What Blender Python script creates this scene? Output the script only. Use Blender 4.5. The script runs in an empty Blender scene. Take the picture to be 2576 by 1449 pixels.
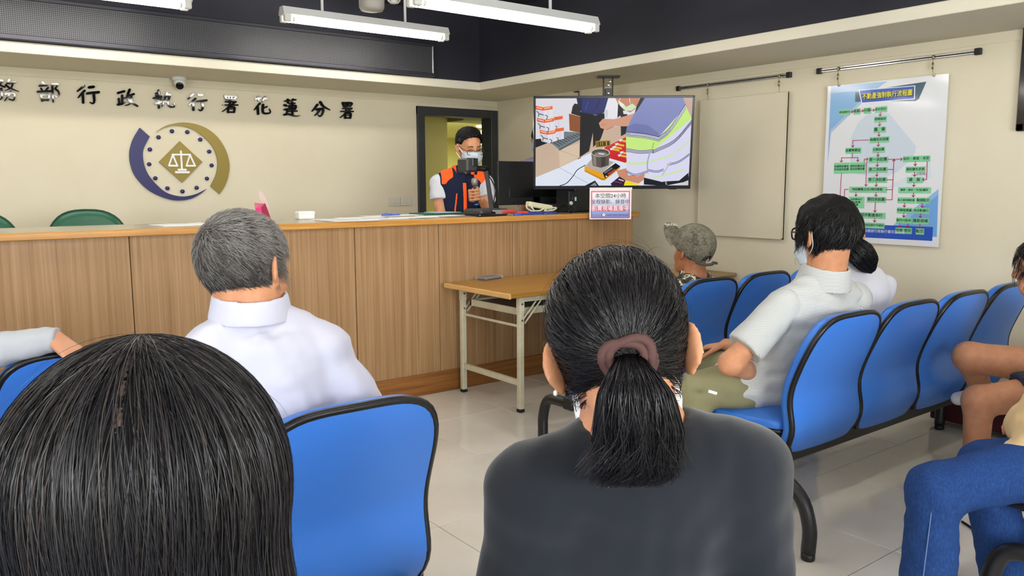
import bpy, math, random
import numpy as np
from mathutils import Vector, Matrix
from mathutils.geometry import tessellate_polygon

# ---------------------------------------------------------------- camera, world, light, exposure
W, H = 2576, 1449
FOC, CAMH = 2036.0, 1.40
YAW, PIT, ROL = math.radians(37.35), math.radians(7.35), math.radians(-0.22)
_f = np.array([math.sin(YAW)*math.cos(PIT), math.cos(YAW)*math.cos(PIT), -math.sin(PIT)])
_r = np.array([math.cos(YAW), -math.sin(YAW), 0.0]); _u = np.cross(_r, _f)
_r, _u = _r*math.cos(ROL)+_u*math.sin(ROL), -_r*math.sin(ROL)+_u*math.cos(ROL)
CAM = np.array([0, 0, CAMH])
COL = bpy.context.scene.collection
sc = bpy.context.scene
cd = bpy.data.cameras.new('camera'); cam = bpy.data.objects.new('camera', cd); COL.objects.link(cam)
cd.sensor_width = 36; cd.lens = FOC/W*36; cd.clip_start = 0.02; cd.clip_end = 60
M4 = Matrix.Identity(4)
for i in range(3):
    M4[i][0] = _r[i]; M4[i][1] = _u[i]; M4[i][2] = -_f[i]; M4[i][3] = CAM[i]
cam.matrix_world = M4
sc.camera = cam
wd = bpy.data.worlds.new('world'); sc.world = wd; wd.use_nodes = True
wd.node_tree.nodes['Background'].inputs[0].default_value = (0.5, 0.55, 0.6, 1)
wd.node_tree.nodes['Background'].inputs[1].default_value = 0.3
sc.view_settings.view_transform = 'Standard'; sc.view_settings.look = 'None'
sc.view_settings.gamma = 1.0; sc.view_settings.use_curve_mapping = False
sc.view_settings.exposure = 0.0
TUBE = 29.5        # radiance of the fluorescent tubes
LAMP = 5.0         # corridor lamp
DAY_FILL = 76.0         # fill from the added out-of-frame windows, per metre of width
SCREEN = 0.95      # television picture

def ray(x, y): return _f + _r*((x-W/2)/FOC) - _u*((y-H/2)/FOC)
def on(ax, val, x, y):
    d = ray(x, y); return CAM + d*((val-CAM[ax])/d[ax])
def at(x, y, dep): return CAM + ray(x, y)*dep
class Plane:      # a real plane in the room, read from the photograph's pixels
    def __init__(s, o, ex, ey):
        s.o, s.ex, s.ey = np.array(o, float), np.array(ex, float), np.array(ey, float); s.n = np.cross(s.ex, s.ey)
    def uv(s, x, y):
        d = ray(x, y); p = CAM + d*(((s.o-CAM)@s.n)/(d@s.n)); q = p-s.o
        return (q@s.ex, q@s.ey)
    def w(s, u, v, k=0.0): return s.o+s.ex*u+s.ey*v+s.n*k
    def mat(s, u=0, v=0, k=0.0):
        p = s.w(u, v, k); m = Matrix.Identity(4)
        for i in range(3): m[i][0], m[i][1], m[i][2], m[i][3] = s.ex[i], s.ey[i], s.n[i], p[i]
        return m
YB, XR, ZS = 7.2, 5.304, 2.279          # back wall, right wall, soffit underside
BACK = Plane((0, YB, 0), (1, 0, 0), (0, 0, 1))       # n = (0,-1,0) towards the room
RIGHT = Plane((XR, 0, 0), (0, -1, 0), (0, 0, 1))     # n = (-1,0,0)

# ---------------------------------------------------------------- helpers
def lin(h):
    h = h.lstrip('#'); c = [int(h[i:i+2], 16)/255 for i in (0, 2, 4)]
    return tuple(x/12.92 if x <= .04045 else ((x+.055)/1.055)**2.4 for x in c)
_M = {}
def mat(name, col='808080', rough=.6, metal=0.0, spec=.5, emit=None, estr=1.0, attr=False, vary=None, bump=None, grain=None,
        coat=0.0, alpha=1.0, trans=0.0, sheen=0.0, ior=1.45, sub=0.0):
    if name in _M: return _M[name]
    m = bpy.data.materials.new(name); m.use_nodes = True; nt = m.node_tree; N, L = nt.nodes, nt.links
    b = N['Principled BSDF']; c = lin(col) if isinstance(col, str) else col
    b.inputs['Base Color'].default_value = (*c, 1); b.inputs['Roughness'].default_value = rough
    b.inputs['Metallic'].default_value = metal; b.inputs['Specular IOR Level'].default_value = spec
    b.inputs['Coat Weight'].default_value = coat; b.inputs['Coat Roughness'].default_value = .08
    b.inputs['Alpha'].default_value = alpha; b.inputs['Transmission Weight'].default_value = trans; b.inputs['IOR'].default_value = ior
    b.inputs['Sheen Weight'].default_value = sheen; b.inputs['Subsurface Weight'].default_value = sub
    if sub: b.inputs['Subsurface Radius'].default_value = (.012, .005, .003)
    src = None
    if attr:
        a = N.new('ShaderNodeAttribute'); a.attribute_name = 'Col'; src = a.outputs['Color']
        L.new(src, b.inputs['Base Color'])
    if emit is not None:
        if emit == 'attr': L.new(src, b.inputs['Emission Color']); b.inputs['Base Color'].default_value = (0, 0, 0, 1); L.remove(b.inputs['Base Color'].links[0])
        else: b.inputs['Emission Color'].default_value = (*lin(emit), 1)
        b.inputs['Emission Strength'].default_value = estr
    tc = None
    def noise(scale, detail=4, sx=(1, 1, 1), rgh=.55):
        nonlocal tc
        if tc is None: tc = N.new('ShaderNodeTexCoord')
        mp = N.new('ShaderNodeMapping'); mp.inputs['Scale'].default_value = sx
        L.new(tc.outputs['Object'], mp.inputs['Vector'])
        n = N.new('ShaderNodeTexNoise'); n.inputs['Scale'].default_value = scale; n.inputs['Detail'].default_value = detail
        n.inputs['Roughness'].default_value = rgh
        L.new(mp.outputs[0], n.inputs['Vector']); return n.outputs['Fac']
    def ramp(fac, stops):
        r = N.new('ShaderNodeValToRGB'); e = r.color_ramp.elements
        while len(e) < len(stops): e.new(.5)
        for q, (p, cc) in zip(e, stops): q.position = p; q.color = (*(lin(cc) if isinstance(cc, str) else cc), 1)
        L.new(fac, r.inputs[0]); return r.outputs[0]
    if grain:     # (stretch xyz, scale, [(pos,col)...])
        L.new(ramp(noise(grain[1], 6, grain[0], .65), grain[2]), b.inputs['Base Color'])
    if vary:      # (scale, other colour)
        L.new(ramp(noise(vary[0], 5), [(.35, c), (.7, vary[1])]), b.inputs['Base Color'])
    if bump:      # (scale, strength, dist)
        bn = N.new('ShaderNodeBump'); bn.inputs['Strength'].default_value = bump[1]; bn.inputs['Distance'].default_value = bump[2]
        L.new(noise(bump[0], 5, bump[3] if len(bump) > 3 else (1, 1, 1)), bn.inputs['Height']); L.new(bn.outputs[0], b.inputs['Normal'])
    _M[name] = m; return m

class MB:         # mesh builder
    def __init__(s): s.v, s.f, s.c, s.cur = [], [], [], None
    def add(s, vs, fs):
        k = len(s.v); s.v += [tuple(map(float, p)) for p in vs]; s.f += [tuple(i+k for i in q) for q in fs]
        s.c += [s.cur]*len(fs); return s
    def box(s, lo, hi, bev=0.0, mtx=None):
        (x0, y0, z0), (x1, y1, z1) = lo, hi
        if bev <= 0:
            vs = [(x, y, z) for x in (x0, x1) for y in (y0, y1) for z in (z0, z1)]
            fs = [(0, 1, 3, 2), (4, 6, 7, 5), (0, 4, 5, 1), (2, 3, 7, 6), (0, 2, 6, 4), (1, 5, 7, 3)]
        else:
            b = min(bev, (x1-x0)/2.01, (y1-y0)/2.01, (z1-z0)/2.01); vs = []; ix = {}
            for a in range(3):
                for sx in (0, 1):
                    for sy in (0, 1):
                        for sz in (0, 1):
                            p = [x1 if sx else x0, y1 if sy else y0, z1 if sz else z0]
                            for q in range(3):
                                if q != a: p[q] += -b if (sx, sy, sz)[q] else b
                            ix[(a, sx, sy, sz)] = len(vs); vs.append(tuple(p))
            fs = []
            for a in range(3):
                for sd in (0, 1):
                    o = [q for q in range(3) if q != a]; q4 = []
                    for (i, j) in ((0, 0), (1, 0), (1, 1), (0, 1)):
                        t = [0, 0, 0]; t[a] = sd; t[o[0]] = i; t[o[1]] = j; q4.append(ix[(a, *t)])
                    fs.append(tuple(q4))
            for a in range(3):
                o = [q for q in range(3) if q != a]
                for i in (0, 1):
                    for j in (0, 1):
                        q4 = []
                        for (e, ax) in ((0, o[0]), (1, o[0]), (1, o[1]), (0, o[1])):
                            t = [0, 0, 0]; t[a] = e; t[o[0]] = i; t[o[1]] = j; q4.append(ix[(ax, *t)])
                        fs.append(tuple(q4))
            for sx in (0, 1):
                for sy in (0, 1):
                    for sz in (0, 1): fs.append(tuple(ix[(a, sx, sy, sz)] for a in range(3)))
        if mtx is not None: vs = [tuple(mtx @ Vector(p)) for p in vs]
        return s.add(vs, fs)
    def tube(s, pts, r, n=10, caps=True, r2=None, closed=False):
        pts = [np.array(p, float) for p in pts]; m = len(pts)
        rs = r if isinstance(r, (list, tuple, np.ndarray)) else [r]*m
        t0 = pts[1]-pts[0]; t0 = t0/np.linalg.norm(t0)
        a = np.array([0, 0, 1.]) if abs(t0[2]) < .9 else np.array([1., 0, 0]); nrm = np.cross(t0, a); nrm /= np.linalg.norm(nrm)
        vs = []; fs = []
        for i, p in enumerate(pts):
            if closed: t = pts[(i+1) % m]-pts[i-1]
            else: t = pts[min(i+1, m-1)]-pts[max(i-1, 0)]
            t = t/(np.linalg.norm(t)+1e-12); nrm = nrm-t*(nrm@t); nrm /= np.linalg.norm(nrm)+1e-12; bi = np.cross(t, nrm)
            for k in range(n):
                an = 2*math.pi*k/n; vs.append(p+(nrm*math.cos(an)+bi*math.sin(an))*rs[i])
        for i in range(m if closed else m-1):
            j = (i+1) % m
            for k in range(n): fs.append((i*n+k, i*n+(k+1) % n, j*n+(k+1) % n, j*n+k))
        if caps and not closed: fs += [tuple(range(n-1, -1, -1)), tuple((m-1)*n+k for k in range(n))]
        return s.add(vs, fs)
    def lathe(s, c, prof, n=24, axis=(0, 0, 1)):
        ax = Vector(axis).normalized(); q = Vector((0, 0, 1)).rotation_difference(ax); vs = []; fs = []; m = len(prof)
        for (r, z) in prof:
            for k in range(n):
                a = 2*math.pi*k/n; p = q @ Vector((r*math.cos(a), r*math.sin(a), z)); vs.append((c[0]+p.x, c[1]+p.y, c[2]+p.z))
        for i in range(m-1):
            for k in range(n): fs.append((i*n+k, i*n+(k+1) % n, (i+1)*n+(k+1) % n, (i+1)*n+k))
        fs += [tuple(range(n-1, -1, -1)), tuple((m-1)*n+k for k in range(n))]
        return s.add(vs, fs)
    def poly(s, P, pts, k0=0.0, k1=None):       # polygon in a plane's uv, flat (k1 None) or extruded from k0 to k1 along its normal
        n = len(pts); tri = tessellate_polygon([[Vector((u, v, 0)) for u, v in pts]])
        area = sum(pts[i][0]*pts[(i+1) % n][1]-pts[(i+1) % n][0]*pts[i][1] for i in range(n))
        top = [P.w(u, v, k0 if k1 is None else k1) for u, v in pts]
        def up(t):
            a = (pts[t[1]][0]-pts[t[0]][0])*(pts[t[2]][1]-pts[t[0]][1])-(pts[t[2]][0]-pts[t[0]][0])*(pts[t[1]][1]-pts[t[0]][1])
            return tuple(t) if a > 0 else tuple(reversed(t))
        fs = [up(t) for t in tri]
        if k1 is not None:
            top += [P.w(u, v, k0) for u, v in pts]
            for i in range(n):
                j = (i+1) % n; fs.append((i, i+n, j+n, j) if area > 0 else (i, j, j+n, i+n))
        return s.add(top, fs)
    def build(s, name, m, parent=None, smooth=False, loc=None, kind=None, label=None):
        me = bpy.data.meshes.new(name); vs = s.v
        if loc is not None: vs = [(p[0]-loc[0], p[1]-loc[1], p[2]-loc[2]) for p in vs]
        me.from_pydata(vs, [], s.f); me.materials.append(m)
        if any(c is not None for c in s.c):
            ca = me.color_attributes.new('Col', 'FLOAT_COLOR', 'CORNER'); arr = []
            for q, c in zip(s.f, s.c): arr += [*(c or (1, 1, 1)), 1.0]*len(q)
            ca.data.foreach_set('color', arr)
        return link(name, me, parent, smooth, loc, kind, label)
def link(name, me, parent=None, smooth=False, loc=None, kind=None, label=None):
    if smooth: me.polygons.foreach_set('use_smooth', [True]*len(me.polygons))
    o = bpy.data.objects.new(name, me); COL.objects.link(o)
    if parent is not None:
        o.parent = parent
        if loc is None: o.matrix_parent_inverse = parent.matrix_basis.inverted()
    elif loc is not None: o.location = loc
    if kind: o['kind'] = kind
    if label: o['label'] = label
    return o
def thing(name, label, cat, loc=(0, 0, 0), rz=0.0, group=None):
    o = bpy.data.objects.new(name, None); COL.objects.link(o); o.location = loc; o.rotation_euler = (0, 0, rz); o.empty_display_size = .1
    return tag(o, label, cat, group)
def tag(o, label, cat, group=None):
    o['label'] = label; o['category'] = cat
    if group: o['group'] = group
    return o
def struct(mb, name, m, smooth=False): return mb.build(name, m, None, smooth, kind='structure')
def smoothpts(pts, n=6):                         # Catmull-Rom
    P = [np.array(p, float) for p in pts]; P = [2*P[0]-P[1]]+P+[2*P[-1]-P[-2]]; out = []
    for i in range(1, len(P)-2):
        for k in range(n):
            t = k/n; a, b, c, d = P[i-1:i+3]
            out.append(.5*((2*b)+(c-a)*t+(2*a-5*b+4*c-d)*t*t+(3*b-a-3*c+d)*t**3))
    out.append(P[-2]); return out
def stroke(pts, ws, n=5):                        # 2D brush stroke -> outline with round ends
    if len(pts) > 2: P = smoothpts(pts, n)
    else: P = [np.array(pts[0], float)+(np.array(pts[1], float)-np.array(pts[0], float))*t for t in np.linspace(0, 1, 4)]
    m = len(P); w0, w1 = ws if isinstance(ws, tuple) else (ws, ws); Lf = []; Rt = []
    for i, p in enumerate(P):
        t = P[min(i+1, m-1)]-P[max(i-1, 0)]; t = t/(np.linalg.norm(t)+1e-9); nn = np.array([-t[1], t[0]])
        w = (w0+(w1-w0)*(i/(m-1))**1.5)/2; Lf.append(p+nn*w); Rt.append(p-nn*w)
        if i == 0: c0 = [p+(-t*math.cos(a)+nn*math.sin(a))*w for a in (-.8, 0, .8)]
        if i == m-1: c1 = [p+(t*math.cos(a)+nn*math.sin(a))*w for a in (.8, 0, -.8)]
    return [tuple(q) for q in c0+Lf+c1+Rt[::-1]]
def dup(root, loc, rz=None, label=None):
    r = root.copy(); COL.objects.link(r); r.location = loc
    if rz is not None: r.rotation_euler = (0, 0, rz)
    if label: r['label'] = label
    for ch in list(root.children):
        c = ch.copy(); COL.objects.link(c); c.parent = r
        for g in list(ch.children):
            d = g.copy(); COL.objects.link(d); d.parent = c
    return r
def text_mesh(body, size, m4, bold=0.0, align='CENTER', depth=0.0, sx=1.0, res=2):
    cu = bpy.data.curves.new('t', 'FONT'); cu.body = body; cu.size = size; cu.align_x = align; cu.align_y = 'CENTER'
    cu.resolution_u = res; cu.extrude = depth; cu.fill_mode = 'FRONT' if depth == 0 else 'BOTH'
    o = bpy.data.objects.new('t', cu); COL.objects.link(o)
    dg = bpy.context.evaluated_depsgraph_get(); dg.update(); me = bpy.data.meshes.new_from_object(o.evaluated_get(dg))
    k = np.zeros(len(me.vertices)*3); me.vertices.foreach_get('co', k); k = k.reshape(-1, 3); k[:, 0] *= sx
    f0 = [tuple(p.vertices) for p in me.polygons]; vs = []; fs = []
    for dx, dy, dz in (((0, 0, 0),) if not bold else ((-1, -.5, 0), (1, .5, 1e-4), (-.5, 1, 2e-4), (.5, -1, 3e-4))):
        o_ = len(vs); vs += [tuple(m4 @ Vector((p[0]+dx*bold*size, p[1]+dy*bold*size, p[2]+dz))) for p in k]; fs += [tuple(i+o_ for i in q) for q in f0]
    bpy.data.objects.remove(o); bpy.data.curves.remove(cu); bpy.data.meshes.remove(me)
    return vs, fs
rnd = random.Random(7)
# ---------------------------------------------------------------- structure
CREAM = mat('cream wall paint', 'ddd5bd', .75, spec=.25, vary=(1.6, 'd9d0b6'), bump=(180, .05, .002))
SOFF = mat('soffit paint', 'dcd6c2', .8, spec=.2, bump=(160, .04, .002))
DARK = mat('dark ceiling paint', '2b2b33', .55, spec=.3, bump=(40, .1, .004))
GROUT = mat('grout', '98917f', .8)
TILE = mat('polished floor tile', 'dbd5c8', .09, spec=.5, vary=(3.0, 'd3ccbd'))
FRAME = mat('dark door frame paint', '33363a', .45)
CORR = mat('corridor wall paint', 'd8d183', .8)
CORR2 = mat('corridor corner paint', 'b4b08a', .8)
XS, YS = 4.521, 6.421      # inner edges of the soffits
m = MB(); m.box((-3.2, -3.4, -.3), (XR+.3, 11.6, -.006)); FL = struct(m, 'floor', GROUT)
tm = None; ts = .63; g = .0018
for i in range(-6, 6):
    for j in range(-6, 8):
        x0, y0 = 2.317+ts*i, 3.346+ts*j
        x1, y1 = min(x0+ts, XR), min(y0+ts, YB)
        if x0 >= XR-.02 or y0 >= YB-.02: continue
        full = x1-x0 > ts-.001 and y1-y0 > ts-.001
        if full and tm is not None:
            o = bpy.data.objects.new('tile', tm); COL.objects.link(o); o.location = (x0, y0, 0); o.parent = FL; continue
        b = MB(); b.box((g, g, -.02), (x1-x0-g, y1-y0-g, 0), .0012)
        o = b.build('tile', TILE); o.location = (x0, y0, 0); o.parent = FL
        if full: tm = o.data
# back wall with the doorway
dL, dR = BACK.uv(1046.5, 267.3), BACK.uv(1248.2, 281)
DX0, DX1, DZ = dL[0], dR[0], 2.18
m = MB(); m.box((-3.2, YB, 0), (DX0+.03, YB+.14, 3.0)); m.box((DX1-.03, YB, 0), (XR+.2, YB+.14, 3.0)); m.box((DX0+.03, YB, DZ-.03), (DX1-.03, YB+.14, 3.0))
struct(m, 'wall_back', CREAM)
m = MB(); m.box((XR, -3.4, 0), (XR+.2, YB+.2, 3.0)); struct(m, 'wall_right', CREAM)
m = MB(); m.box((-3.2, -3.4, 0), (-3.0, YB+.2, 3.0)); struct(m, 'wall_left', CREAM)
m = MB(); m.box((-3.2, -3.4, 0), (XR+.2, -3.2, 3.0)); struct(m, 'wall_rear', CREAM)
m = MB(); m.box((-3.2, -3.4, 2.95), (XR+.2, YB+.2, 3.1)); struct(m, 'ceiling', DARK)
m = MB(); m.box((-3.0, YS, ZS), (XR, YB, 2.352), .004); m.box((XS, -3.2, ZS), (XR, YS, 2.352), .004); struct(m, 'trim_1', SOFF)     # soffit with pale fascia
m = MB(); m.box((-3.0, YS+.012, 2.352), (XR, YB, 2.95)); m.box((XS+.012, -3.2, 2.352), (XR, YS+.012, 2.95)); struct(m, 'trim_2', DARK)  # dark upstand
m = MB(); m.box((-3.0, YB-.006, ZS-.062), (XR, YB+.01, ZS), .002); m.box((XR-.006, -3.2, ZS-.062), (XR+.01, YB, ZS), .002); struct(m, 'trim_3', CREAM)
# unseen windows added as fill, to brighten the right wall and people's backs
for k, (cx, cy, w) in enumerate(((1.0, -3.19, 3.2), (-2.99, -.6, 2.6))):
    m = MB(); rear = k == 0
    def bx(u0, z0, u1, z1, d0, d1):
        if rear: m.box((cx+u0, cy+d0, z0), (cx+u1, cy+d1, z1), .004)
        else: m.box((cx+d0, cy+u0, z0), (cx+d1, cy+u1, z1), .004)
    for u in (-w/2, -.03, w/2-.06): bx(u, .95, u+.06, 2.2, -.02, .05)
    bx(-w/2, .9, w/2, .95, -.02, .07); bx(-w/2, 2.2, w/2, 2.26, -.02, .05); struct(m, 'fill_window_%d' % (k+1), mat('window aluminium', 'c4c6c8', .4, .5))
    la = bpy.data.lights.new('fill_daylight', 'AREA'); la.shape = 'RECTANGLE'; la.size = w-.1; la.size_y = 1.2; la.energy = DAY_FILL*w; la.color = (.93, .97, 1.0)
    lo = bpy.data.objects.new('fill_daylight', la); COL.objects.link(lo); lo.location = (cx, cy+.02, 1.57) if rear else (cx+.02, cy, 1.57); lo.rotation_euler = (math.pi/2, 0, 0) if rear else (math.pi/2, 0, -math.pi/2)
# door frame
m = MB(); fw = .085
m.box((DX0, YB-.03, 0), (DX0+fw, YB+.16, DZ), .004); m.box((DX1-fw, YB-.03, 0), (DX1, YB+.16, DZ), .004); m.box((DX0, YB-.029, DZ-fw), (DX1, YB+.159, DZ+.0), .004)
m.box((DX0+fw, YB+.05, 0), (DX0+fw+.02, YB+.1, DZ-fw)); struct(m, 'door_1', FRAME)
# corridor behind the doorway
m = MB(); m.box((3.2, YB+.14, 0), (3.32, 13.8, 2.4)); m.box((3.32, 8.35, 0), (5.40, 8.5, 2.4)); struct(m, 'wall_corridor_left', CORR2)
m = MB(); m.box((3.2, 13.6, 0), (12.2, 13.8, 2.4)); m.box((12.0, YB+.14, 0), (12.2, 13.6, 2.4)); m.box((XR+.2, YB+.0, 0), (12.2, YB+.14, 2.4)); struct(m, 'wall_corridor_back', CORR)
m = MB(); m.box((3.2, YB+.14, 2.28), (12.2, 13.8, 2.4)); struct(m, 'ceiling_corridor', CORR)
m = MB(); m.box((5.40, 8.0, 2.135), (9.0, 8.35, 2.19), .002); m.box((3.32, 8.0, 2.28), (5.4, 8.35, 2.285)); struct(m, 'trim_4', mat('corridor beam', '8f8d70', .8))
m = MB(); m.box((5.40, 7.99, 2.19), (9.0, 8.35, 2.285), .002); struct(m, 'trim_5', DARK)
# ceiling beam and duct
BEAM = mat('dark beam paint', '3a3a40', .5)
m = MB(); m.box((-3, .2, 2.8), (XS, .5, 2.95), .004); struct(m, 'trim_6', DARK)
p0 = on(2, 2.86, 1590, 8); m = MB()
m.tube(smoothpts([(p0[0]-.06, p0[1]-.5, 2.95), (p0[0]-.06, p0[1]-.1, 2.88), (p0[0]-.01, p0[1]+.02, 2.86), (p0[0]+.12, p0[1]+.02, 2.865), (p0[0]+.3, p0[1]-.02, 2.87)], 5), .03, 10)
tag(m.build('ceiling_pipe', BEAM, None, True), 'dark painted bent conduit pipe under the black ceiling, right of the lights', 'pipe')
q0, q1 = on(2, 2.8, 1610, 5), on(2, 2.8, 1990, 62); m = MB()
m.box((p0[0]+.2, p0[1]-.28, 2.82), (XS+.6, p0[1]-.02, 2.95), .01)
tag(m.build('ceiling_duct', BEAM), 'dark painted rectangular duct running under the black ceiling to the right wall', 'duct')

# ---------------------------------------------------------------- fluorescent lights
WH = mat('white enamel', 'e4e4e0', .35); GLOW = mat('lit tube', 'ffffff', .3, emit='fffaf4', estr=TUBE); PLAS = mat('white plastic', 'dedcd4', .4)
def lamp(x0, y, z, ln, label):
    t = thing('ceiling_light', label, 'light', (x0+ln/2, y, z), group='fluorescent ceiling lights'); h = ln/2
    def B(mb, nm, mm, sm=False): o = mb.build(nm, mm, None, sm); o.parent = t; return o
    b = MB(); hw = .055
    pr = [(-hw, .03), (-.03, .085), (.03, .085), (hw, .03), (.03, .022), (-.03, .022)]
    vs = [(s*h, a, c) for s in (-1, 1) for a, c in pr]; n = 6
    b.add(vs, [tuple(range(n)), tuple(range(2*n-1, n-1, -1))]+[(i, i+n, (i+1) % n+n, (i+1) % n) for i in range(n)]); B(b, 'housing', WH)
    for yy in (-.036, .036):
        b = MB(); b.tube([(-h+.05, yy, 0), (h-.05, yy, 0)], .0145, 10); B(b, 'tube', GLOW, True)
        for s in (-1, 1):
            b = MB(); b.box((s*(h-.03)-.025, yy-.019, -.02), (s*(h-.03)+.025, yy+.019, .04), .006); b.tube([(s*(h-.045)-.02*s, yy, 0), (s*(h-.06)-.02*s, yy, 0)], .0175, 10); B(b, 'end_socket', PLAS)
    for s in (-.55, .45):
        b = MB(); b.tube([(s*h, 0, .08), (s*h, 0, 2.95-z)], .011, 8); b.lathe((s*h, 0, 2.93-z), [(.03, 0), (.03, .02)], 12); B(b, 'suspension_rod', WH, True)
    return t
lamp(2.33, 5.76, 2.578, 1.40, 'hanging twin tube light in the middle, nearer the back wall than the long one')
lamp(2.505, 4.255, 2.453, 1.475, 'hanging twin tube light whose right end is nearest the television')
lamp(.30, 5.76, 2.578, 1.40, 'hanging twin tube light at top left, only its right end showing')
for x, cn in ((-1.6, 'left'), (.45, 'middle'), (2.5, 'right')):
    for y, rn in ((5.76, 'by the back wall'), (4.2, 'over the counter'), (2.6, 'over the front benches'), (.9, 'over the camera'), (-1.2, 'by the rear wall')):
        if not (y > 4 and x > 2) and not (y > 5 and x > 0): lamp(x, y, 2.5, 1.40, 'hanging twin tube light out of the picture, '+cn+' column, '+rn)

# ---------------------------------------------------------------- ceiling fittings
c = on(2, 2.80, 935, 8); m = MB(); m.lathe((c[0], c[1], 2.735), [(.05, 0), (.085, .008), (.098, .03), (.1, .1), (.112, .102), (.112, .2), (.1, .215)], 28)
o = m.build('ceiling_speaker', mat('aged white plastic', 'b9b6ac', .5), None, True); tag(o, 'round off-white ceiling speaker between the two tube lights', 'speaker')
c = on(2, 2.86, 990, 2); m = MB(); m.lathe((c[0], c[1], 2.84), [(.03, 0), (.034, .02), (.05, .03), (.055, .11)], 16)
for k in range(4):
    a = k*math.pi/2; m.tube([(c[0]+.035*math.cos(a), c[1]+.035*math.sin(a), 2.845), (c[0]+.06*math.cos(a), c[1]+.06*math.sin(a), 2.87)], .006, 6)
tag(m.build('smoke_detector', PLAS, None, False), 'small white smoke detector beside the round ceiling speaker', 'smoke detector')
# LED ticker display on the dark upstand
lx1 = 3.972; t = thing('led_display', 'long grey LED ticker display above the black wall lettering', 'display', (1.5, YS, 2.385))
m = MB(); m.box((-2.6, YS-.05, 2.358), (lx1+.03, YS+.01, 2.392), .004); m.box((-2.6, YS-.05, 2.618), (lx1+.03, YS+.01, 2.645), .004); m.build('housing', mat('dark aluminium', '3b3b42', .35, .4), t)
m = MB(); m.box((lx1, YS-.056, 2.388), (lx1+.014, YS-.01, 2.624), .003); m.build('end_strip', mat('aluminium', 'a9a9ab', .35, .8), t)
gm = mat('led grid', '4a4a4c', .45)
nt = gm.node_tree; N, L = nt.nodes, nt.links; tcn = N.new('ShaderNodeTexCoord'); sx = N.new('ShaderNodeSeparateXYZ'); L.new(tcn.outputs['Object'], sx.inputs[0])
def pp(sock, per):
    a = N.new('ShaderNodeMath'); a.operation = 'DIVIDE'; a.inputs[1].default_value = per; L.new(sock, a.inputs[0])
    b_ = N.new('ShaderNodeMath'); b_.operation = 'FRACT'; L.new(a.outputs[0], b_.inputs[0])
    c_ = N.new('ShaderNodeMath'); c_.operation = 'GREATER_THAN'; c_.inputs[1].default_value = .45; L.new(b_.outputs[0], c_.inputs[0]); return c_.outputs[0]
mu = N.new('ShaderNodeMath'); mu.operation = 'MULTIPLY'; L.new(pp(sx.outputs[0], .0125), mu.inputs[0]); L.new(pp(sx.outputs[2], .0125), mu.inputs[1])
mx = N.new('ShaderNodeMix'); mx.data_type = 'RGBA'; L.new(mu.outputs[0], mx.inputs[0]); mx.inputs[6].default_value = (*lin('1e1e20'), 1); mx.inputs[7].default_value = (*lin('66666a'), 1)
L.new(mx.outputs[2], N['Principled BSDF'].inputs['Base Color'])
m = MB(); m.box((-2.6, YS-.045, 2.39), (lx1, YS-.02, 2.62)); m.build('led_panel', gm, t)
# dome camera
dc = on(1, YB-.12, 451, 207); t = thing('dome_camera', 'small white dome security camera under the soffit above the lettering', 'camera', (dc[0], dc[1], ZS))
m = MB(); m.lathe((dc[0], dc[1], ZS-.028), [(.052, 0), (.055, .012), (.055, .028)], 24); m.build('base', WH, t, True)
m = MB(); m.lathe((dc[0], dc[1]-.01, ZS-.062), [(.008, -.032), (.026, -.026), (.040, -.008), (.046, .012), (.044, .036)], 24); m.build('housing', WH, t, True)
m = MB(); d = Vector((-.25, -.85, -.45)).normalized(); cc = Vector((dc[0], dc[1]-.01, ZS-.058))+d*.03
m.lathe(tuple(cc), [(.03, 0), (.031, .012), (.026, .016), (.012, .017)], 20, tuple(d)); m.build('lens', mat('black glass', '141416', .12), t, True)

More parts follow.
